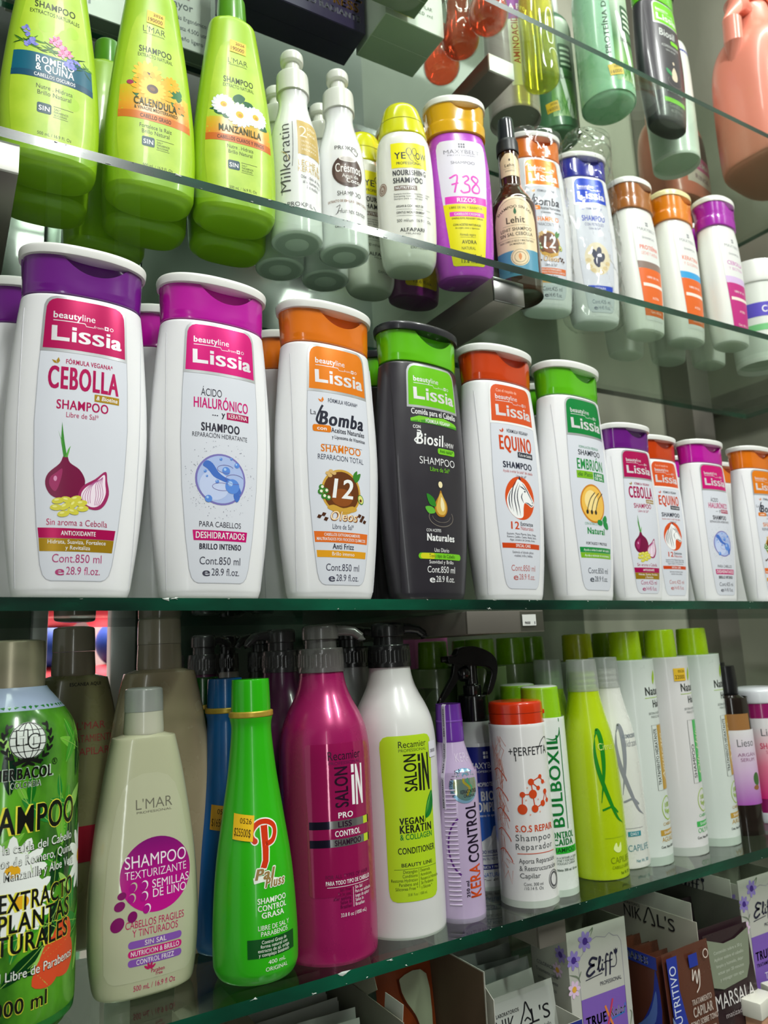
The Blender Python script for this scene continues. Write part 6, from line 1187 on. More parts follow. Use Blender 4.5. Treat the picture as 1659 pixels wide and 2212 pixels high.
# --- slim white bottle with lime cap
BB = [(0, 19), (0, 19), (1.5, 22.4), (5, 23.6), (154, 23.6), (158, 23), (160.4, 21), (161, 20)]
def bulb(label, x, y, deg, art=True):
    t = T('shampoo_bottle', label, 'shampoo bottle', x, y, deg, 'slim white bottles with lime caps')
    loft('body', t, mat((222, 228, 222), .26, 0, .3), BB, 48); LC_ = mat((140, 196, 22), .28, 0, .4)
    loft('cap', t, LC_, [(160.6, 19.6), (160.6, 19.6), (161, 21), (190, 19.8), (195, 19.6), (196.6, 18.6), (197.6, 14), (197.7, 1)], 44)
    loft('cap_top', t, mat((206, 212, 204), .3, 0, .3), [(196.4, 18.8), (196.9, 18.6), (197.9, 14), (198, 1)], 44, closed=False)
    if art:
        P = Print(Surf(BB, 'cyl')); G = ink((16, 120, 50)); K = ink((40, 70, 50)); P.sc = 1.04; P.dz = 9
        P.text(G, 'BULBOXIL', 6, 48, 11.5, 86, al='L', rot=PI / 2, st='b', layer=2); P.rect(G, 9.4, 46, 10.4, 150, 2); P.stroke(G, [(-6, 132), (2, 130), (8, 134), (10, 142)], 1.6, 2, taper=True)
        P.text(G, 'CONTROL', 2, 38, 5.6, 30, st='h', layer=2); P.text(G, 'CAÍDA', 4, 31.4, 5.6, 22, st='h', layer=2); P.rect(ink((40, 176, 50)), -14, 23.6, 22, 29.8, 1); P.text(ink((14, 70, 26)), 'SHAMPOO', 3, 25, 3.9, 28, st='b', layer=2)
        P.lines(K, ['AYUDA A DETENER LA CAIDA', 'NUTRE Y FORTALECE', 'EL FOLICULO CAPILAR'], 4, 19, 2.6, 1.9, [30, 24, 24], layer=2); P.text(K, 'Cont. Neto 300 ml / 8.4 oz', 3, 8, 2.2, 32, st='b', layer=2); P.build('label', t)
    return t
bulb('slim white bottle with lime cap and vertical green lettering', .562, .638, -20); bulb('slim lime-capped bottle behind the one with green lettering', .577, .692, -20)
# --- tapered bottles with frosted caps
CB = [(0, 25), (0, 25), (1.5, 28.6), (6, 30), (60, 30.4), (110, 29), (140, 26), (165, 20.5), (182, 17.2), (190, 16.4), (191, 16.4)]
def citrus(label, x, y, deg, col, neck, ribbon, words):
    t = T('shampoo_bottle', label, 'shampoo bottle', x, y, deg, 'tapered bottles with frosted caps')
    loft('body', t, mat(col, .28, 0, .35), CB, 52); loft('neck', t, mat(neck, .3, 0, .3), [(190, 13.4), (190, 13.4), (191, 14.6), (194, 14.6), (195, 13.8), (198, 14.6), (201, 13.8), (204, 14.6), (207, 13.8), (209, 14), (209, 14)], 40)
    loft('cap', t, FROST, [(189.8, 15.6), (189.8, 15.6), (190.2, 17), (219, 16.2), (221.6, 14.6), (222, 10), (222, 10)], 40)
    if words: P = Print(Surf(CB, 'cyl')); words(P, ribbon); P.build('label', t)
    return t
def loopA(P, m, s, z, k):
    P.stroke(m, [(s - 2 * k, z + 44 * k), (s + 1 * k, z + 50 * k), (s + 3 * k, z + 40 * k), (s + 2 * k, z + 18 * k), (s - 3 * k, z - 8 * k)], 4.4 * k, 2, 8, taper=True); P.stroke(m, [(s - 2 * k, z + 46 * k), (s - 4 * k, z + 30 * k), (s - 1 * k, z + 10 * k), (s + 9 * k, z - 18 * k), (s + 17 * k, z - 26 * k)], 3.6 * k, 2, 8, taper=True); P.stroke(m, [(s - 3 * k, z - 14 * k), (s + 6 * k, z - 12 * k), (s + 12 * k, z - 17 * k)], 1.6 * k, 2, 6)
def w_cit(P, m): loopA(P, m, -2, 86, 1.25); P.text(ink((206, 220, 120)), 'Citrus', 7, 128, 7, 20, layer=3); P.rect(ink((140, 170, 30)), -6, 40.6, 18, 41, 1); P.poly(ink((226, 240, 160)), [(2, 30), (6, 36), (8, 31), (12, 36), (12, 28), (7, 26)], 2, 3); P.text(ink((120, 140, 20)), 'CAPILIFE', 12, 16, 6, 28, st='l', layer=2); P.text(ink((120, 140, 20)), 'CABELLO GRASO', 12, 10.6, 2.8, 26, layer=2); P.text(ink((60, 90, 10)), 'Net W. 300', 16, 4.4, 3, 14, layer=2)
def w_cap(P, m): loopA(P, m, -1, 86, 1.25); P.text(ink((120, 130, 140)), 'ACONDICIONADOR', 16, 134, 4, 28, st='b', layer=3); P.text(m, 'Hidratante', 16, 125, 7, 28, st='l', shear=.3, layer=3); P.rect(m, -8, 41, 16, 41.4, 1); P.rect(ink((60, 140, 150)), -4, 33, 12, 38, 2); P.text(WHITE, 'DAILY', 4, 34, 3, 10, layer=3); P.text(ink((70, 140, 150)), 'CAPILIFE', 9, 18, 6.4, 28, st='l', layer=2); P.text(ink((70, 140, 150)), 'Net Wt. 300', 12, 6.4, 3.2, 18, layer=2)
citrus('acid yellow tapered bottle with dark green ribbon loop', .622, .634, -18, (176, 202, 10), (150, 190, 20), ink((30, 130, 30)), w_cit)
citrus('white tapered bottle with grey ribbon loop and frosted cap', .668, .646, -22, (220, 222, 214), (216, 218, 210), ink((136, 140, 146)), w_cap)
citrus('lime-necked bottle with frosted cap behind the acid yellow one', .634, .702, -18, (150, 190, 30), (120, 180, 30), None, None)
# --- tall cylinders with lime caps
NB = [(0, 25), (0, 25), (1.5, 29), (6, 30.6), (202, 30.6), (206, 30), (212, 25), (216, 18.4), (217, 18)]
def nature(label, x, y, deg, band=None, word='', body=(214, 222, 216), cap=(168, 200, 8), group='tall white cylinders with lime caps', m=None):
    t = T('shampoo_bottle', label, 'shampoo bottle', x, y, deg, group)
    loft('body', t, m or mat(body, .3, 0, .3), NB, 48); loft('cap', t, mat(cap, .28, 0, .35), [(216.6, 17), (216.6, 17), (217, 18.8), (246, 17.9), (249.6, 17.0), (250.4, 14), (250.4, 14)], 40)
    if band:
        P = Print(Surf(NB, 'cyl')); K = ink((60, 64, 62)); L = ink((160, 196, 20)); c = ink(band)
        P.poly(L, [(2, 188), (7, 196), (6, 204), (1, 196)], 2, 4); P.text(K, 'Nature', 3, 176, 9, 32, st='b', layer=2); P.rect(L, -14, 172.6, 20, 173.2, 1); P.text(K, 'Hair', 6, 162, 8, 18, st='b', layer=2); P.lines(ink((130, 136, 134)), ['SISTEMA PROFESIONAL', 'PARA EL CABELLO'], 4, 154, 4, 2.6, [30, 24], layer=2)
        P.stroke(K, [(-9, 70), (-9, 142), (16, 142), (16, 70)], .5, 2, 0, closed=True); P.rect(c, 0, 70.4, 15.6, 141.6, 1); P.text(K, ('TRATAMIENTO HIDRATANTE', 'SHAMPOO')[word == 'OILY HAIR'], -2, 76, 5, (62, 38)[word == 'OILY HAIR'], al='L', rot=PI / 2, layer=2); P.text(ink((236, 226, 190)), word.title(), 11, 80, 8, 52, al='L', rot=PI / 2, shear=.3, layer=3)
        P.ring(L, 5, 50, 11, 1, 2, rz=12.6); P.text(L, '100%', 5, 51, 5, 11, st='b', layer=2); P.text(L, 'Vegan', 5, 44.6, 5, 14, st='b', layer=2); P.text(c, 'CABELLO', 4, 32, 3, 22, layer=2); P.rect(c, -12, 21.6, 22, 27.6, 2); P.text(WHITE, 'SHAMPOO', 5, 23, 3.2, 24, layer=3); P.text(c, word or 'TREATMENT', 5, 15, 5, 32, layer=2); P.text(K, 'Cont. Neto 480 ml / 16 oz', 4, 8.4, 2.6, 34, st='b', layer=2); P.build('label', t)
    return t
nature('tall white cylinder with lime cap and gold band, left of the sticker one', .722, .661, 12, (190, 150, 60), 'AGUACATE')
s = nature('tall white cylinder with lime cap, green band and price sticker', .784, .661, 12, (70, 180, 90), 'OILY HAIR', (222, 220, 220)); sticker(s, Surf(NB, 'cyl'), -12, 196, 17, 15, '0526', '22000', 0, (232, 188, 50))
nature('tall white cylinder with lime cap and gold band, right of the sticker one', .846, .662, 14, (190, 150, 60), 'ARGAN')
for l, x, y, c in [('lime-capped cylinder behind the acid yellow bottle', .706, .724, (176, 182, 10)), ('lime-capped cylinder behind the left gold band one', .770, .736, (150, 180, 10)), ('lime-capped cylinder behind the green band one', .842, .730, (168, 200, 8))]: nature(l, x, y, 0, None, '', (206, 212, 206), c, 'lime-capped cylinders in the second row')
GT = mat((132, 156, 104), .2, 0, .5)
for l, x, y in [('pale green bottle with lime cap at the back, first of five from the left', .543, .810), ('pale green bottle with lime cap at the back, second of five from the left', .575, .755), ('pale green bottle with lime cap at the back, third of five from the left', .615, .838), ('pale green bottle with lime cap at the back, fourth of five from the left', .648, .785), ('pale green bottle with lime cap at the back, fifth of five from the left', .705, .812)]: nature(l, x, y, 0, None, '', m=GT, cap=(118, 170, 14), group='pale green bottles at the back of the fourth shelf')
# --- dark bottles and tubs at the far right
def argan(label, x, y, deg, c1, c2, words):
    t = T('shampoo_bottle', label, 'shampoo bottle', x, y, deg, 'dark glossy bottles at the far right')
    AR = [(0, 20), (0, 20), (1.5, 24), (5, 25.4), (146, 25.4), (156, 23), (162, 15), (165, 12), (165, 12)]
    loft('body', t, mat((34, 26, 22), .14, 0, .7), AR, 48); loft('cap', t, mat((22, 22, 24), .3, 0, .3), [(164.6, 11), (164.6, 11), (165, 15), (196, 14), (199, 12), (199.4, 1)], 36)
    P = Print(Surf(AR, 'cyl')); P.rect(ink((156, 110, 64)), -30, 118, 12, 140, 1); P.poly(ink((140, 96, 56)), [(-30, 100), (-20, 70), (-24, 40), (-32, 60)], 1, 3)
    P.rect(ramp_z(label[:12], [(0.03, c2), (0.07, c1), (0.12, (226, 224, 226))]), -18, 30, 22, 120, 2); K = ink((90, 90, 96)); P.text(K, 'Lieso', 2, 100, 9, 24, layer=3); P.lines(ink((130, 60, 110)), words, 2, 88, 6, 4, [26, 20], layer=3)
    P.disc(ink((70, 110, 60)), 12, 60, 6, 8, 3, 16); P.disc(ink((150, 100, 60)), 10, 50, 5, 3, 4, 12); P.build('label', t)
argan('black bottle with lilac label right of the lime-capped cylinders', .897, .657, -20, (210, 180, 214), (170, 90, 180), ['ARGÁN', 'SERUM'])
argan('black bottle behind the white-lidded jar on the fourth shelf', .985, .735, -20, (210, 180, 214), (170, 90, 180), ['ARGÁN', 'SERUM'])
t = T('shampoo_bottle', 'pink labelled bottle with white lid at the right picture edge', 'shampoo bottle', .955, .656, -20, None)
JR = [(0, 26), (0, 26), (2, 29), (150, 29), (150, 29)]
loft('body', t, mat((150, 30, 100), .2, 0, .5), JR, 44); loft('lid', t, mat((224, 226, 232), .3, 0, .3), [(149, 27), (149, 27), (150, 30), (164, 29.4), (168, 24), (169, 20), (169, 20)], 44); loft('foot', t, mat((214, 218, 224), .3), [(-0.02, 26), (-0.02, 26), (1, 29.6), (12, 29.8), (12.5, 29)], 44, closed=False)
P = Print(Surf(JR, 'cyl')); P.rect(ramp_z('pink_label_blend', [(0.03, (226, 40, 130)), (0.07, (232, 120, 150)), (0.12, (228, 224, 226))]), -28, 30, 28, 130, 1); P.text(ink((90, 90, 96)), 'Lieso', -4, 108, 9, 26, layer=3); P.text(ink((206, 50, 90)), 'SHAMPOO', -2, 92, 7, 36, st='b', layer=3); P.text(ink((206, 90, 120)), 'SIN SAL', -4, 86, 4, 20, layer=3); P.build('label', t)
# --- pink carton and bent clear strip at the back
carton('bright pink carton at the back behind the lime label pump', (.590, .905, zb(.55)), 54, 40, 270, (230, 128, 196))
t = T('plastic_hook', 'bent clear plastic strip between white pump bottle and trigger spray', 'hook', .455, .705, 0)
V = []; F = []; pts = spline([(-18, 0), (-20, 60), (-19, 120), (-16, 160), (-8, 184), (6, 200), (14, 196), (12, 176)], 5)
for x, z in pts:
    for y, dx in ((-14, 0), (14, 0), (14, 1.2), (-14, 1.2)): V.append(((x + dx) * MM, y * MM, z * MM))
for i in range(len(pts) - 1):
    for j in range(4): F.append((4 * i + j, 4 * i + (j + 1) % 4, 4 * i + 4 + (j + 1) % 4, 4 * i + 4 + j))
link_mesh('strip', V, F, clear((0.93, 0.95, 0.94, 1), 'bent_clear_strip', base=.10, emul=.8, rough=.06), parent=t)
block('base_plate', t, CLEARP, -30, 4, -16, 16, 0, 1.2)

# ================================================================== lowest shelf: open cartons and sachets
ZL = -0.436
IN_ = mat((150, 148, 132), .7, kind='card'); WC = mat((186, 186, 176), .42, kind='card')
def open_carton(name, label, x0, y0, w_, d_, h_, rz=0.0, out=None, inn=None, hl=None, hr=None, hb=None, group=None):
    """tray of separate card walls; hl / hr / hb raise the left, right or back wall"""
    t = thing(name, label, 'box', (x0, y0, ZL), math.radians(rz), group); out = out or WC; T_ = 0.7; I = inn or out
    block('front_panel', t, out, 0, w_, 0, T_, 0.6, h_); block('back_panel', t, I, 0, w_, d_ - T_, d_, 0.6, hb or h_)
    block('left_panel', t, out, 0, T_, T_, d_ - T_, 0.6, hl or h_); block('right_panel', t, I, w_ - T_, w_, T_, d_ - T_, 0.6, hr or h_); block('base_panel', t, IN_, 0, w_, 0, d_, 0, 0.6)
    return t
class Face:
    """flat print on a wall: origin (ox, oy), running along x, or along -y on a left-facing wall"""
    mode = 'plane'
    def __init__(self, ox, oy, side='-y'): self.o = (ox, oy); self.side = side
    def __call__(self, S, Z, off):
        if self.side == '-y': return np.stack([self.o[0] + S, np.full(len(S), self.o[1]) - off, Z], 1)
        return np.stack([np.full(len(S), self.o[0]) - off, self.o[1] - S, Z], 1)
def flower(P, s, z, r, c1, c2, n=7, lay=2): petals(P, s, z, n, r, r * .26, c1, lay); P.disc(c2, s, z, r * .36, layer=lay + 2, n=14)
VL = ink((150, 132, 206)); VD = ink((74, 48, 140)); PKF = ink((226, 196, 226)); LF = ink((120, 132, 112))
def eliff_word(P, s, z, k, m):
    P.stroke(m, [(s + 15 * k, z + 11 * k), (s + 9 * k, z + 13 * k), (s + 5 * k, z + 10 * k), (s + 8 * k, z + 7.4 * k), (s + 11 * k, z + 7 * k), (s + 5 * k, z + 6 * k), (s + 1 * k, z + 2 * k), (s + 4 * k, z - .6 * k), (s + 11 * k, z + 2 * k)], 2.2 * k, 3, 6)
    P.stroke(m, [(s + 14 * k, z + 2 * k), (s + 19 * k, z + 10 * k), (s + 17.6 * k, z + 12 * k), (s + 16 * k, z + 5 * k), (s + 16.4 * k, z + .6 * k), (s + 19 * k, z + 2 * k)], 1.5 * k, 3, 5)
    P.stroke(m, [(s + 20.6 * k, z + 6 * k), (s + 20 * k, z + 1 * k), (s + 22.6 * k, z + 1.4 * k)], 1.6 * k, 3, 4); P.disc(m, s + 21.4 * k, z + 8.6 * k, .9 * k, layer=3, n=8)
    for dx in (0, 5.4): P.stroke(m, [(s + (29 + dx) * k, z + 11 * k), (s + (27 + dx) * k, z + 12.6 * k), (s + (25.4 + dx) * k, z + 9 * k), (s + (24.6 + dx) * k, z + 1 * k), (s + (23.6 + dx) * k, z - 5 * k)], 1.6 * k, 3, 5); P.stroke(m, [(s + (22.6 + dx) * k, z + 6.2 * k), (s + (28 + dx) * k, z + 6.8 * k)], 1.0 * k, 3, 0)
    P.stroke(m, [(s + 31 * k, z + 1 * k), (s + 36 * k, z + .6 * k), (s + 38.6 * k, z + 4 * k), (s + 38.4 * k, z + 10 * k)], .8 * k, 3, 6)
    P.poly(m, [(s + 38.4 * k, z + 9.6 * k), (s + 36.4 * k, z + 11.6 * k), (s + 36.2 * k, z + 15 * k), (s + 37.6 * k, z + 13.6 * k), (s + 38.6 * k, z + 15.6 * k), (s + 39.6 * k, z + 13.6 * k), (s + 41 * k, z + 15 * k), (s + 40.6 * k, z + 11.6 * k)], 3); P.stroke(m, [(s - 1 * k, z - 3.4 * k), (s + 10 * k, z - 2.4 * k), (s + 20 * k, z - 1.6 * k)], .7 * k, 3, 4)
def pr_eliff(P, dk):
    IK = ink((40, 40, 62))
    P.rect(ink((190, 190, 182)), 0, 1, 82, 149.5, 0)
    P.stroke(ink((150, 146, 160)), [(13, 60), (13, 118), (15, 124), (20, 127), (22, 133), (28, 136), (40, 139), (52, 136), (58, 139), (64, 135), (70, 134), (74, 128), (74, 60)], .6, 1, 0)
    for s, z, r, a, b in ((7, 124, 9, VL, VD), (24, 138, 9.5, VL, VD), (5, 98, 8, PKF, ink((226, 170, 60))), (78, 34, 10, VL, VD)): flower(P, s, z, r, a, b)
    for pts in ([(28, 143), (36, 148), (32, 141)], [(0, 112), (10, 108), (14, 102)], [(12, 106), (16, 112)], [(76, 46), (80, 58), (78, 62)]): P.stroke(LF, pts, 1.6, 2, 4, taper=True)
    eliff_word(P, 22, 106, 1.12, IK); P.text(IK, 'PROFESSIONAL', 55, 93, 3.6, 30, layer=2)
    P.rect(ink((126, 92, 180)), 13, 6, 74, 86, 1)
    P.text(IK, 'TRUE', 31, 60, 9, 28, st='h', layer=2); P.text(ink((214, 210, 226)), 'Kolor', 61, 62, 8, 22, st='b', shear=.2, layer=2); P.text(IK, 'TRATAMIENTO', 34, 53, 3.6, 34, st='b', layer=2)
    P.stroke(ink((226, 130, 60)), [(44, 74), (48, 64), (53, 54)], 2.4, 3, 0, taper=False); P.stroke(ink((200, 60, 90)), [(55, 78), (50, 66), (46, 56)], 2.2, 4, 0); P.stroke(ink((60, 120, 190)), [(52, 60), (70, 62), (72, 70)], 1.6, 2, 0)
    P.text(ink((226, 220, 236)), 'Tono', 42, 38, 7, 24, layer=2); P.text(ink((226, 220, 236)), 'sobre tono', 42, 28, 7, 46, layer=2)
    P.disc(ink((24, 30, 36)), 12, 18, 9, 10, 3, 20); P.text(WHITE, 'Nuevo', 12, 16.6, 3.4, 13, st='b', layer=4); P.text(IK, 'COLORACIÓN SEMIPERMANENTE', 48, 2.6, 2.6, 44, layer=2)
def eliff_box(label, x, y, rz, dk=False):
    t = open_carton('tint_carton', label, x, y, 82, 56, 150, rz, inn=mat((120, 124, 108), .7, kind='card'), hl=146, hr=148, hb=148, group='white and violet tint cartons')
    P = Print(Face(0, 0)); pr_eliff(P, dk); P.build('front_print', t)
    P = Print(Face(0, 56, '-x')); flower(P, 46, 128, 8, VL, VD); flower(P, 40, 112, 7, PKF, ink((226, 170, 60))); P.lines(ink((90, 90, 100)), ['COLORACIÓN', 'Tratamiento capilar', 'semipermanente', 'sin amoniaco'], 24, 110, 7, 3.4, [30, 34, 30, 24], layer=2); P.build('side_print', t)
    f = block('back_flap', t, WC, 2, 80, 0, 0.6, 0, 24); f.location = (0, .0554, .148); f.rotation_euler = (math.radians(-38), 0, 0)
    return t
eliff_box('white and violet tint carton with black script word, nearer one under the bracket', .556, .622, 0); eliff_box('white and violet tint carton with black script word at the right picture edge', .826, .622, 0)
# pouch: thin pillow with sealed rim
def pouch(label, x, y, w_, h_, rz, tilt, m, z0=ZL + .001, group=None, bulge=2.2, name='sachet', rim=None, ry=0.0):
    t = thing(name, label, 'sachet', (x, y, z0), math.radians(rz), group, ry=ry, rx=math.radians(tilt))
    V = []; F = []; nx, nz = 10, 12
    for sd in (-1, 1):
        for j in range(nz + 1):
            for i in range(nx + 1):
                u = i / nx * 2 - 1; v = j / nz * 2 - 1; d = bulge * max(0, 1 - (abs(u) / .86) ** 3) * max(0, 1 - (abs(v) / .88) ** 4) * (1 if abs(u) < .86 and abs(v) < .88 else 0) + .25
                d += .35 * math.sin(7 * v + 3 * u) * (abs(v) > .7); V.append((u * w_ / 2 * MM, sd * d * MM, (v + 1) / 2 * h_ * MM))
    n = (nx + 1) * (nz + 1)
    for sd in (0, 1):
        for j in range(nz):
            for i in range(nx):
                a = sd * n + j * (nx + 1) + i; q = (a, a + 1, a + nx + 2, a + nx + 1); F.append(q if sd == 0 else q[::-1])
    for i in range(nx): F += [(i, n + i, n + i + 1, i + 1), (n - nx - 1 + i, n - nx + i, 2 * n - nx + i, 2 * n - nx - 1 + i)]
    for j in range(nz): F += [(j * (nx + 1), (j + 1) * (nx + 1), n + (j + 1) * (nx + 1), n + j * (nx + 1)), (j * (nx + 1) + nx, n + j * (nx + 1) + nx, n + (j + 1) * (nx + 1) + nx, (j + 1) * (nx + 1) + nx)]
    link_mesh('pouch', V, F, m, parent=t, smooth=45)
    return t
FOIL = mat((176, 184, 180), .3, .75, kind='metal'); FOILW = mat((196, 200, 192), .32, .25, kind='metal')
ORD = ['first', 'second', 'third', 'fourth', 'fifth', 'sixth', 'seventh', 'eighth', 'ninth', 'tenth', 'eleventh', 'twelfth', 'thirteenth']
# 1: tray of pale foil sachets, seen over their top edges
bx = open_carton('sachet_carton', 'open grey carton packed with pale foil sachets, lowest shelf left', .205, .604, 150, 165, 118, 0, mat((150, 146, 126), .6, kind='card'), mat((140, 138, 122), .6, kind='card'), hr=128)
f = block('rounded_flap', bx, mat((160, 160, 138), .6, kind='card'), 0, 40, 0, 0.7, 0, 96, .3); f.location = (.1505, .150, .128); f.rotation_euler = (0, math.radians(62), math.radians(-90))
f = block('left_flap', bx, mat((158, 152, 130), .6, kind='card'), 0, 46, 0, 160, 0, 0.7, .3); f.location = (.0012, .002, .117); f.rotation_euler = (0, math.radians(-14), 0)
f = block('white_tab', bx, WC, 0, 24, 0, 0.7, 0, 40, .25); f.location = (.151, .040, .100); f.rotation_euler = (0, math.radians(8), math.radians(-80))
for i in range(13):
    pouch('pale foil sachet in the packed grey carton, %s from the front' % ORD[i], .281 + .003 * (i % 3 - 1), .622 + .0108 * i, 130, 108 + 6 * (i % 2), 1.5 * ((i * 7) % 5 - 2), -5, FOILW, group='pale foil sachets in the grey carton', bulge=3.0)
dk = thing('printed_card', 'grey printed card lying behind the grey sachet carton', 'card', (.285, .800, ZL + .1)); dk.rotation_euler = (math.radians(10), 0, 0)
dk.location.z = Z0 + ZL + .002
block('sheet', dk, mat((130, 116, 104), .5, kind='card'), -75, 75, 0, 1.5, 0, 150); P = Print(Face(0, 0)); P.text(ink((66, 46, 50)), 'Coral', 20, 120, 14, 50, st='l', shear=.3, layer=1); P.text(ink((76, 60, 56)), 'ACEITE DE ARGÁN', 0, 106, 7, 110, layer=1); P.rect(ink((60, 36, 40)), -75, 76, 75, 100, 1); P.text(ink((150, 130, 120)), 'TINTE NATURAL', 0, 90, 8, 110, st='b', layer=2); P.text(ink((150, 130, 120)), 'SEMIPERMANENTE', 0, 79, 8, 116, st='b', layer=2); P.build('front_print', dk)
# 2: rust brown sachet with pale window
s = pouch('rust brown sachet with pale curved window beside the open white carton', .404, .672, 62, 150, 0, -6, mat((150, 66, 30), .22, .2, .5))
P = Print(Face(0, -2.5)); P.poly(ink((170, 176, 150), .3), [(24, 124), (-6, 126), (-2, 108), (8, 92), (14, 70), (24, 62)], 1, 4); P.stroke(ink((90, 34, 16)), [(-8, 126), (-4, 108), (8, 90), (13, 68), (14, 40)], 2, 2, 6); P.text(ink((214, 150, 110)), 'CREMA', -2, 136, 4, 30, layer=1); P.build('front_print', s)
# 3: open white carton with silver treatment sachets
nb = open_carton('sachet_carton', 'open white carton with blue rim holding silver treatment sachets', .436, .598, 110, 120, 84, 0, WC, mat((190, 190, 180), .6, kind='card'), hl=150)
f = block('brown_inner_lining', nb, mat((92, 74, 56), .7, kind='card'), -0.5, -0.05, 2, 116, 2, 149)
f = block('rounded_front_flap', nb, WC, -26, 0, 0, 0.7, 20, 138, .3); f.location = (.0, -.001, 0); f.rotation_euler = (0, 0, math.radians(68))
P = Print(Face(0, 0)); B = ink((40, 48, 130)); P.rect(B, 0, 74, 110, 84, 1); P.text(ink((200, 206, 226)), '24 UNIDADES', 26, 76.4, 5, 46, st='b', layer=2); P.stroke(B, [(58, 80), (52, 50), (50, 10)], 3, 1, 5); P.build('front_print', nb)
for i, (yy, zz, hh, tl, m) in enumerate([(.700, 0, 118, -4, FOIL), (.686, 0, 122, -6, FOIL), (.668, 0, 116, -9, FOIL), (.652, 0, 118, -8, FOIL), (.636, 0, 112, -10, FOILW), (.620, 0, 108, -8, FOILW)]):
    s = pouch('silver treatment sachet %s, white blue-rimmed carton' % ('with black drop logo at the front', 'second from the front', 'third from the front', 'fourth from the front', 'fifth from the front', 'at the back')[5 - i], .493 + .004 * (i % 2), yy, 98, hh, (-3, 2, -4, 3, 5, 2)[i], tl, m, group='silver treatment sachets', bulge=2.6)
    if i == 5:
        P = Print(Face(0, -3.0)); K = ink((30, 30, 34)); P.rect(ink((192, 196, 190), .34, .2), -42, 4, 42, 104, 0); P.text(K, 'LABORATORIOS', -14, 92, 3, 28, st='b', layer=1); P.text(K, 'NIK', -18, 78, 12, 24, layer=1); P.text(K, "L'S", 26, 78, 12, 24, layer=1)
        P.stroke(K, [(4, 79), (-1, 78), (2, 84), (6, 90), (9, 97), (12, 91), (15, 85), (15, 79), (10, 78)], 1.7, 1, 5); P.stroke(K, [(5, 82), (9, 84), (13, 81)], 1.4, 1, 4); P.text(K, 'La naturaleza al servicio de tu cabello', 4, 71, 3.6, 66, layer=1); P.text(K, 'TRATAMIENTO', 2, 57, 9, 78, layer=1); P.text(K, 'CAPILAR', 2, 44, 9, 50, layer=1); P.build('front_print', s)
c = thing('blister_card', 'clear blister card with blue oval behind the silver sachets', 'card', (.530, .745, ZL), 0); block('clear_cover', c, CLEARP, -50, 50, -6, -5.4, 2, 150, 0); block('card', c, mat((214, 216, 212), .5, kind='card'), -50, 50, 0, 1, 0, 152, .3)
P = Print(Face(0, 0)); P.disc(B, 6, 122, 20, 11, 1, 26); P.disc(ink((190, 200, 226)), 6, 122, 17, 8, 2, 26); P.text(B, 'NATURAL', 6, 120, 5, 28, st='b', layer=3); P.build('front_print', c)
# 4: brown carton with blue swoosh
bn = open_carton('sachet_carton', 'open brown carton with blue swoosh between the two tint cartons', .655, .600, 68, 150, 112, 0, mat((88, 46, 34), .35, kind='card'), mat((196, 192, 178), .6, kind='card'), hr=132)
block('swoosh_flap', bn, WC, 68, 68.7, 6, 140, 118, 150, .3)
P = Print(Face(0, 150, '-x')); BL = ink((40, 56, 150)); P.rect(BL, 0, 100, 150, 112, 1); P.text(ink((226, 228, 236)), '24 UNIDADES', 108, 102.6, 6.6, 62, st='b', layer=2); P.poly(BL, [(148, 100), (140, 70), (120, 40), (90, 20), (60, 14), (90, 10), (124, 24), (150, 50)], 1, 4); P.poly(ink((90, 120, 190)), [(146, 80), (134, 54), (110, 34), (84, 20), (116, 28), (142, 50)], 2, 4); P.build('side_print', bn)
P = Print(Face(67.2, 150, '-x')); K = ink((40, 40, 44)); P.text(K, 'NIK', 60, 114, 13, 26, layer=1); P.stroke(K, [(80, 115), (76, 114), (80, 122), (85, 131), (90, 122), (92, 114), (87, 114)], 1.7, 1, 5); P.text(K, "L'S", 108, 114, 13, 24, layer=1); P.text(K, 'LABORATORIOS', 58, 128, 3, 28, layer=1); P.build('inner_print', bn)
BRF = mat((92, 50, 36), .26, .1, .4)
for i in range(9):
    pouch('dark brown sachet in the brown swoosh carton, %s from the front' % ORD[i], .688, .632 + .0125 * i, 60, 96 + 5 * (i % 2), 0, -5, BRF, group='dark brown sachets in the brown carton', bulge=2.4)
s = pouch('brown sachet with blue stripe and white lettering at the front of the brown carton', .692, .588, 74, 116, 2, -3, BRF)
P = Print(Face(0, -2.9)); W = ink((220, 206, 196)); P.poly(BL, [(-34, 112), (-18, 112), (-20, 80), (-12, 40), (-4, 8), (-26, 8), (-34, 60)], 1, 0); P.poly(ink((110, 130, 170)), [(-36, 60), (-30, 50), (-16, 8), (-36, 8)], 2, 0); P.text(ink((206, 214, 232)), 'NUTRITIVO', -22, 42, 10, 62, al='L', rot=PI / 2, layer=3); P.rect(BL, 0, 96, 14, 108, 1)
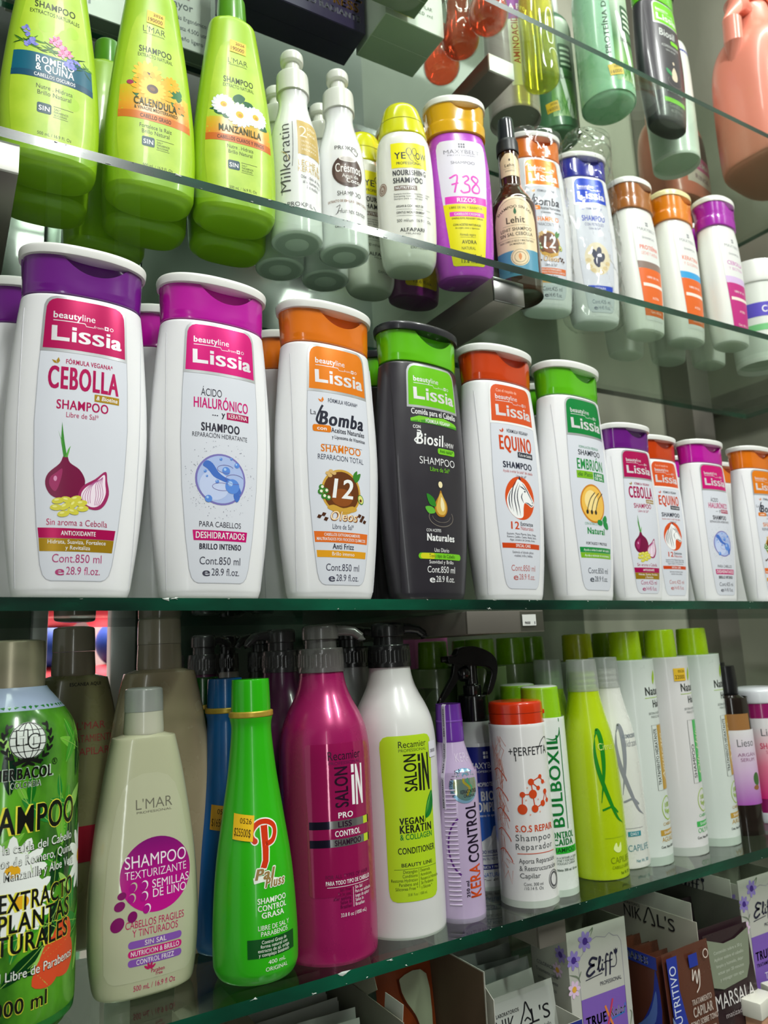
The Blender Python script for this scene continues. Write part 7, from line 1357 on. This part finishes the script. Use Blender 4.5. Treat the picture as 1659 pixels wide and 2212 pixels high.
P.stroke(W, [(4, 94), (2, 84), (8, 92), (8, 80), (14, 92), (12, 78), (6, 72)], 1.4, 2, 5); P.text(W, 'TRATAMIENTO', 12, 62, 5, 32, st='b', layer=2); P.text(W, 'CAPILAR', 12, 51, 8.6, 32, st='b', layer=2); P.text(W, 'TONO SOBRE TONO', 12, 43, 5, 44, st='b', layer=2); P.lines(W, ['Reestructura y nutre', 'el cabello dañado', 'brillo y suavidad', 'sin amoniaco'], 12, 36, 5, 3, [34, 30, 28, 22], layer=2); P.ring(W, 28, 104, 4, 1, 2); P.build('front_print', s)
# 5: dark carton with pale window and big white word
mk = open_carton('sachet_carton', 'dark wine carton with pale window and large white word', .735, .612, 78, 130, 118, 0, mat((46, 28, 34), .35, kind='card'), mat((96, 98, 88), .6, kind='card'), hr=134)
s = pouch('dark wine sachet with pale text window leaning on the dark carton', .776, .600, 76, 112, 0, -4, mat((48, 30, 36), .26, .1, .4))
P = Print(Face(0, -2.9)); P.poly(ink((128, 136, 116), .4), [(-36, 108), (-10, 100), (10, 101), (36, 108), (28, 72), (20, 60), (-20, 57), (-36, 62)], 1, 0); P.lines(ink((190, 194, 180)), ['Contenido: sobre x 30 g', 'Aplicar sobre el cabello', 'limpio y húmedo, dejar', 'actuar por 20 minutos', 'y enjuagar con agua'], -4, 92, 6.6, 3, [48, 50, 46, 44, 40], layer=2); P.text(ink((214, 210, 208)), 'MARSALA', -4, 40, 14, 66, layer=2); P.text(ink((170, 160, 160)), 'matizador', -6, 30, 5, 36, layer=2); P.build('front_print', s)
s = pouch('dark sachet with pink corner inside the dark wine carton', .774, .664, 70, 124, 0, -6, mat((40, 30, 34), .3, .1, .4)); P = Print(Face(0, -2.9)); P.poly(ink((190, 150, 166)), [(-6, 118), (26, 118), (14, 84)], 1, 0); P.build('front_print', s)
block('word_flap', mk, WC, 78, 78.7, 10, 124, 122, 154, .3); P = Print(Face(77.8, 130, '-x')); eliff_word(P, 40, 132, 1.1, ink((50, 50, 66))); P.build('flap_print', mk)
# 6: white snap clips at the lower right
for i, (l, x, y, rz) in enumerate([('white plastic clip box at the lower right, nearer one', .800, .594, 12), ('white plastic clip box at the lower right, farther one', .848, .598, -10)]):
    t = thing('clip_box', l, 'clip', (x, y, ZL), math.radians(rz)); block('base', t, mat((200, 150, 120), .4), -16, 16, -9, 9, 0, 26, 1.2); block('lid', t, mat((232, 230, 218), .35, 0, .3), -19, 19, -11, 11, 26.4, 44, 2.4); block('hinge', t, mat((226, 224, 212), .35), 17, 24, -5, 5, 22, 40, 1.2)
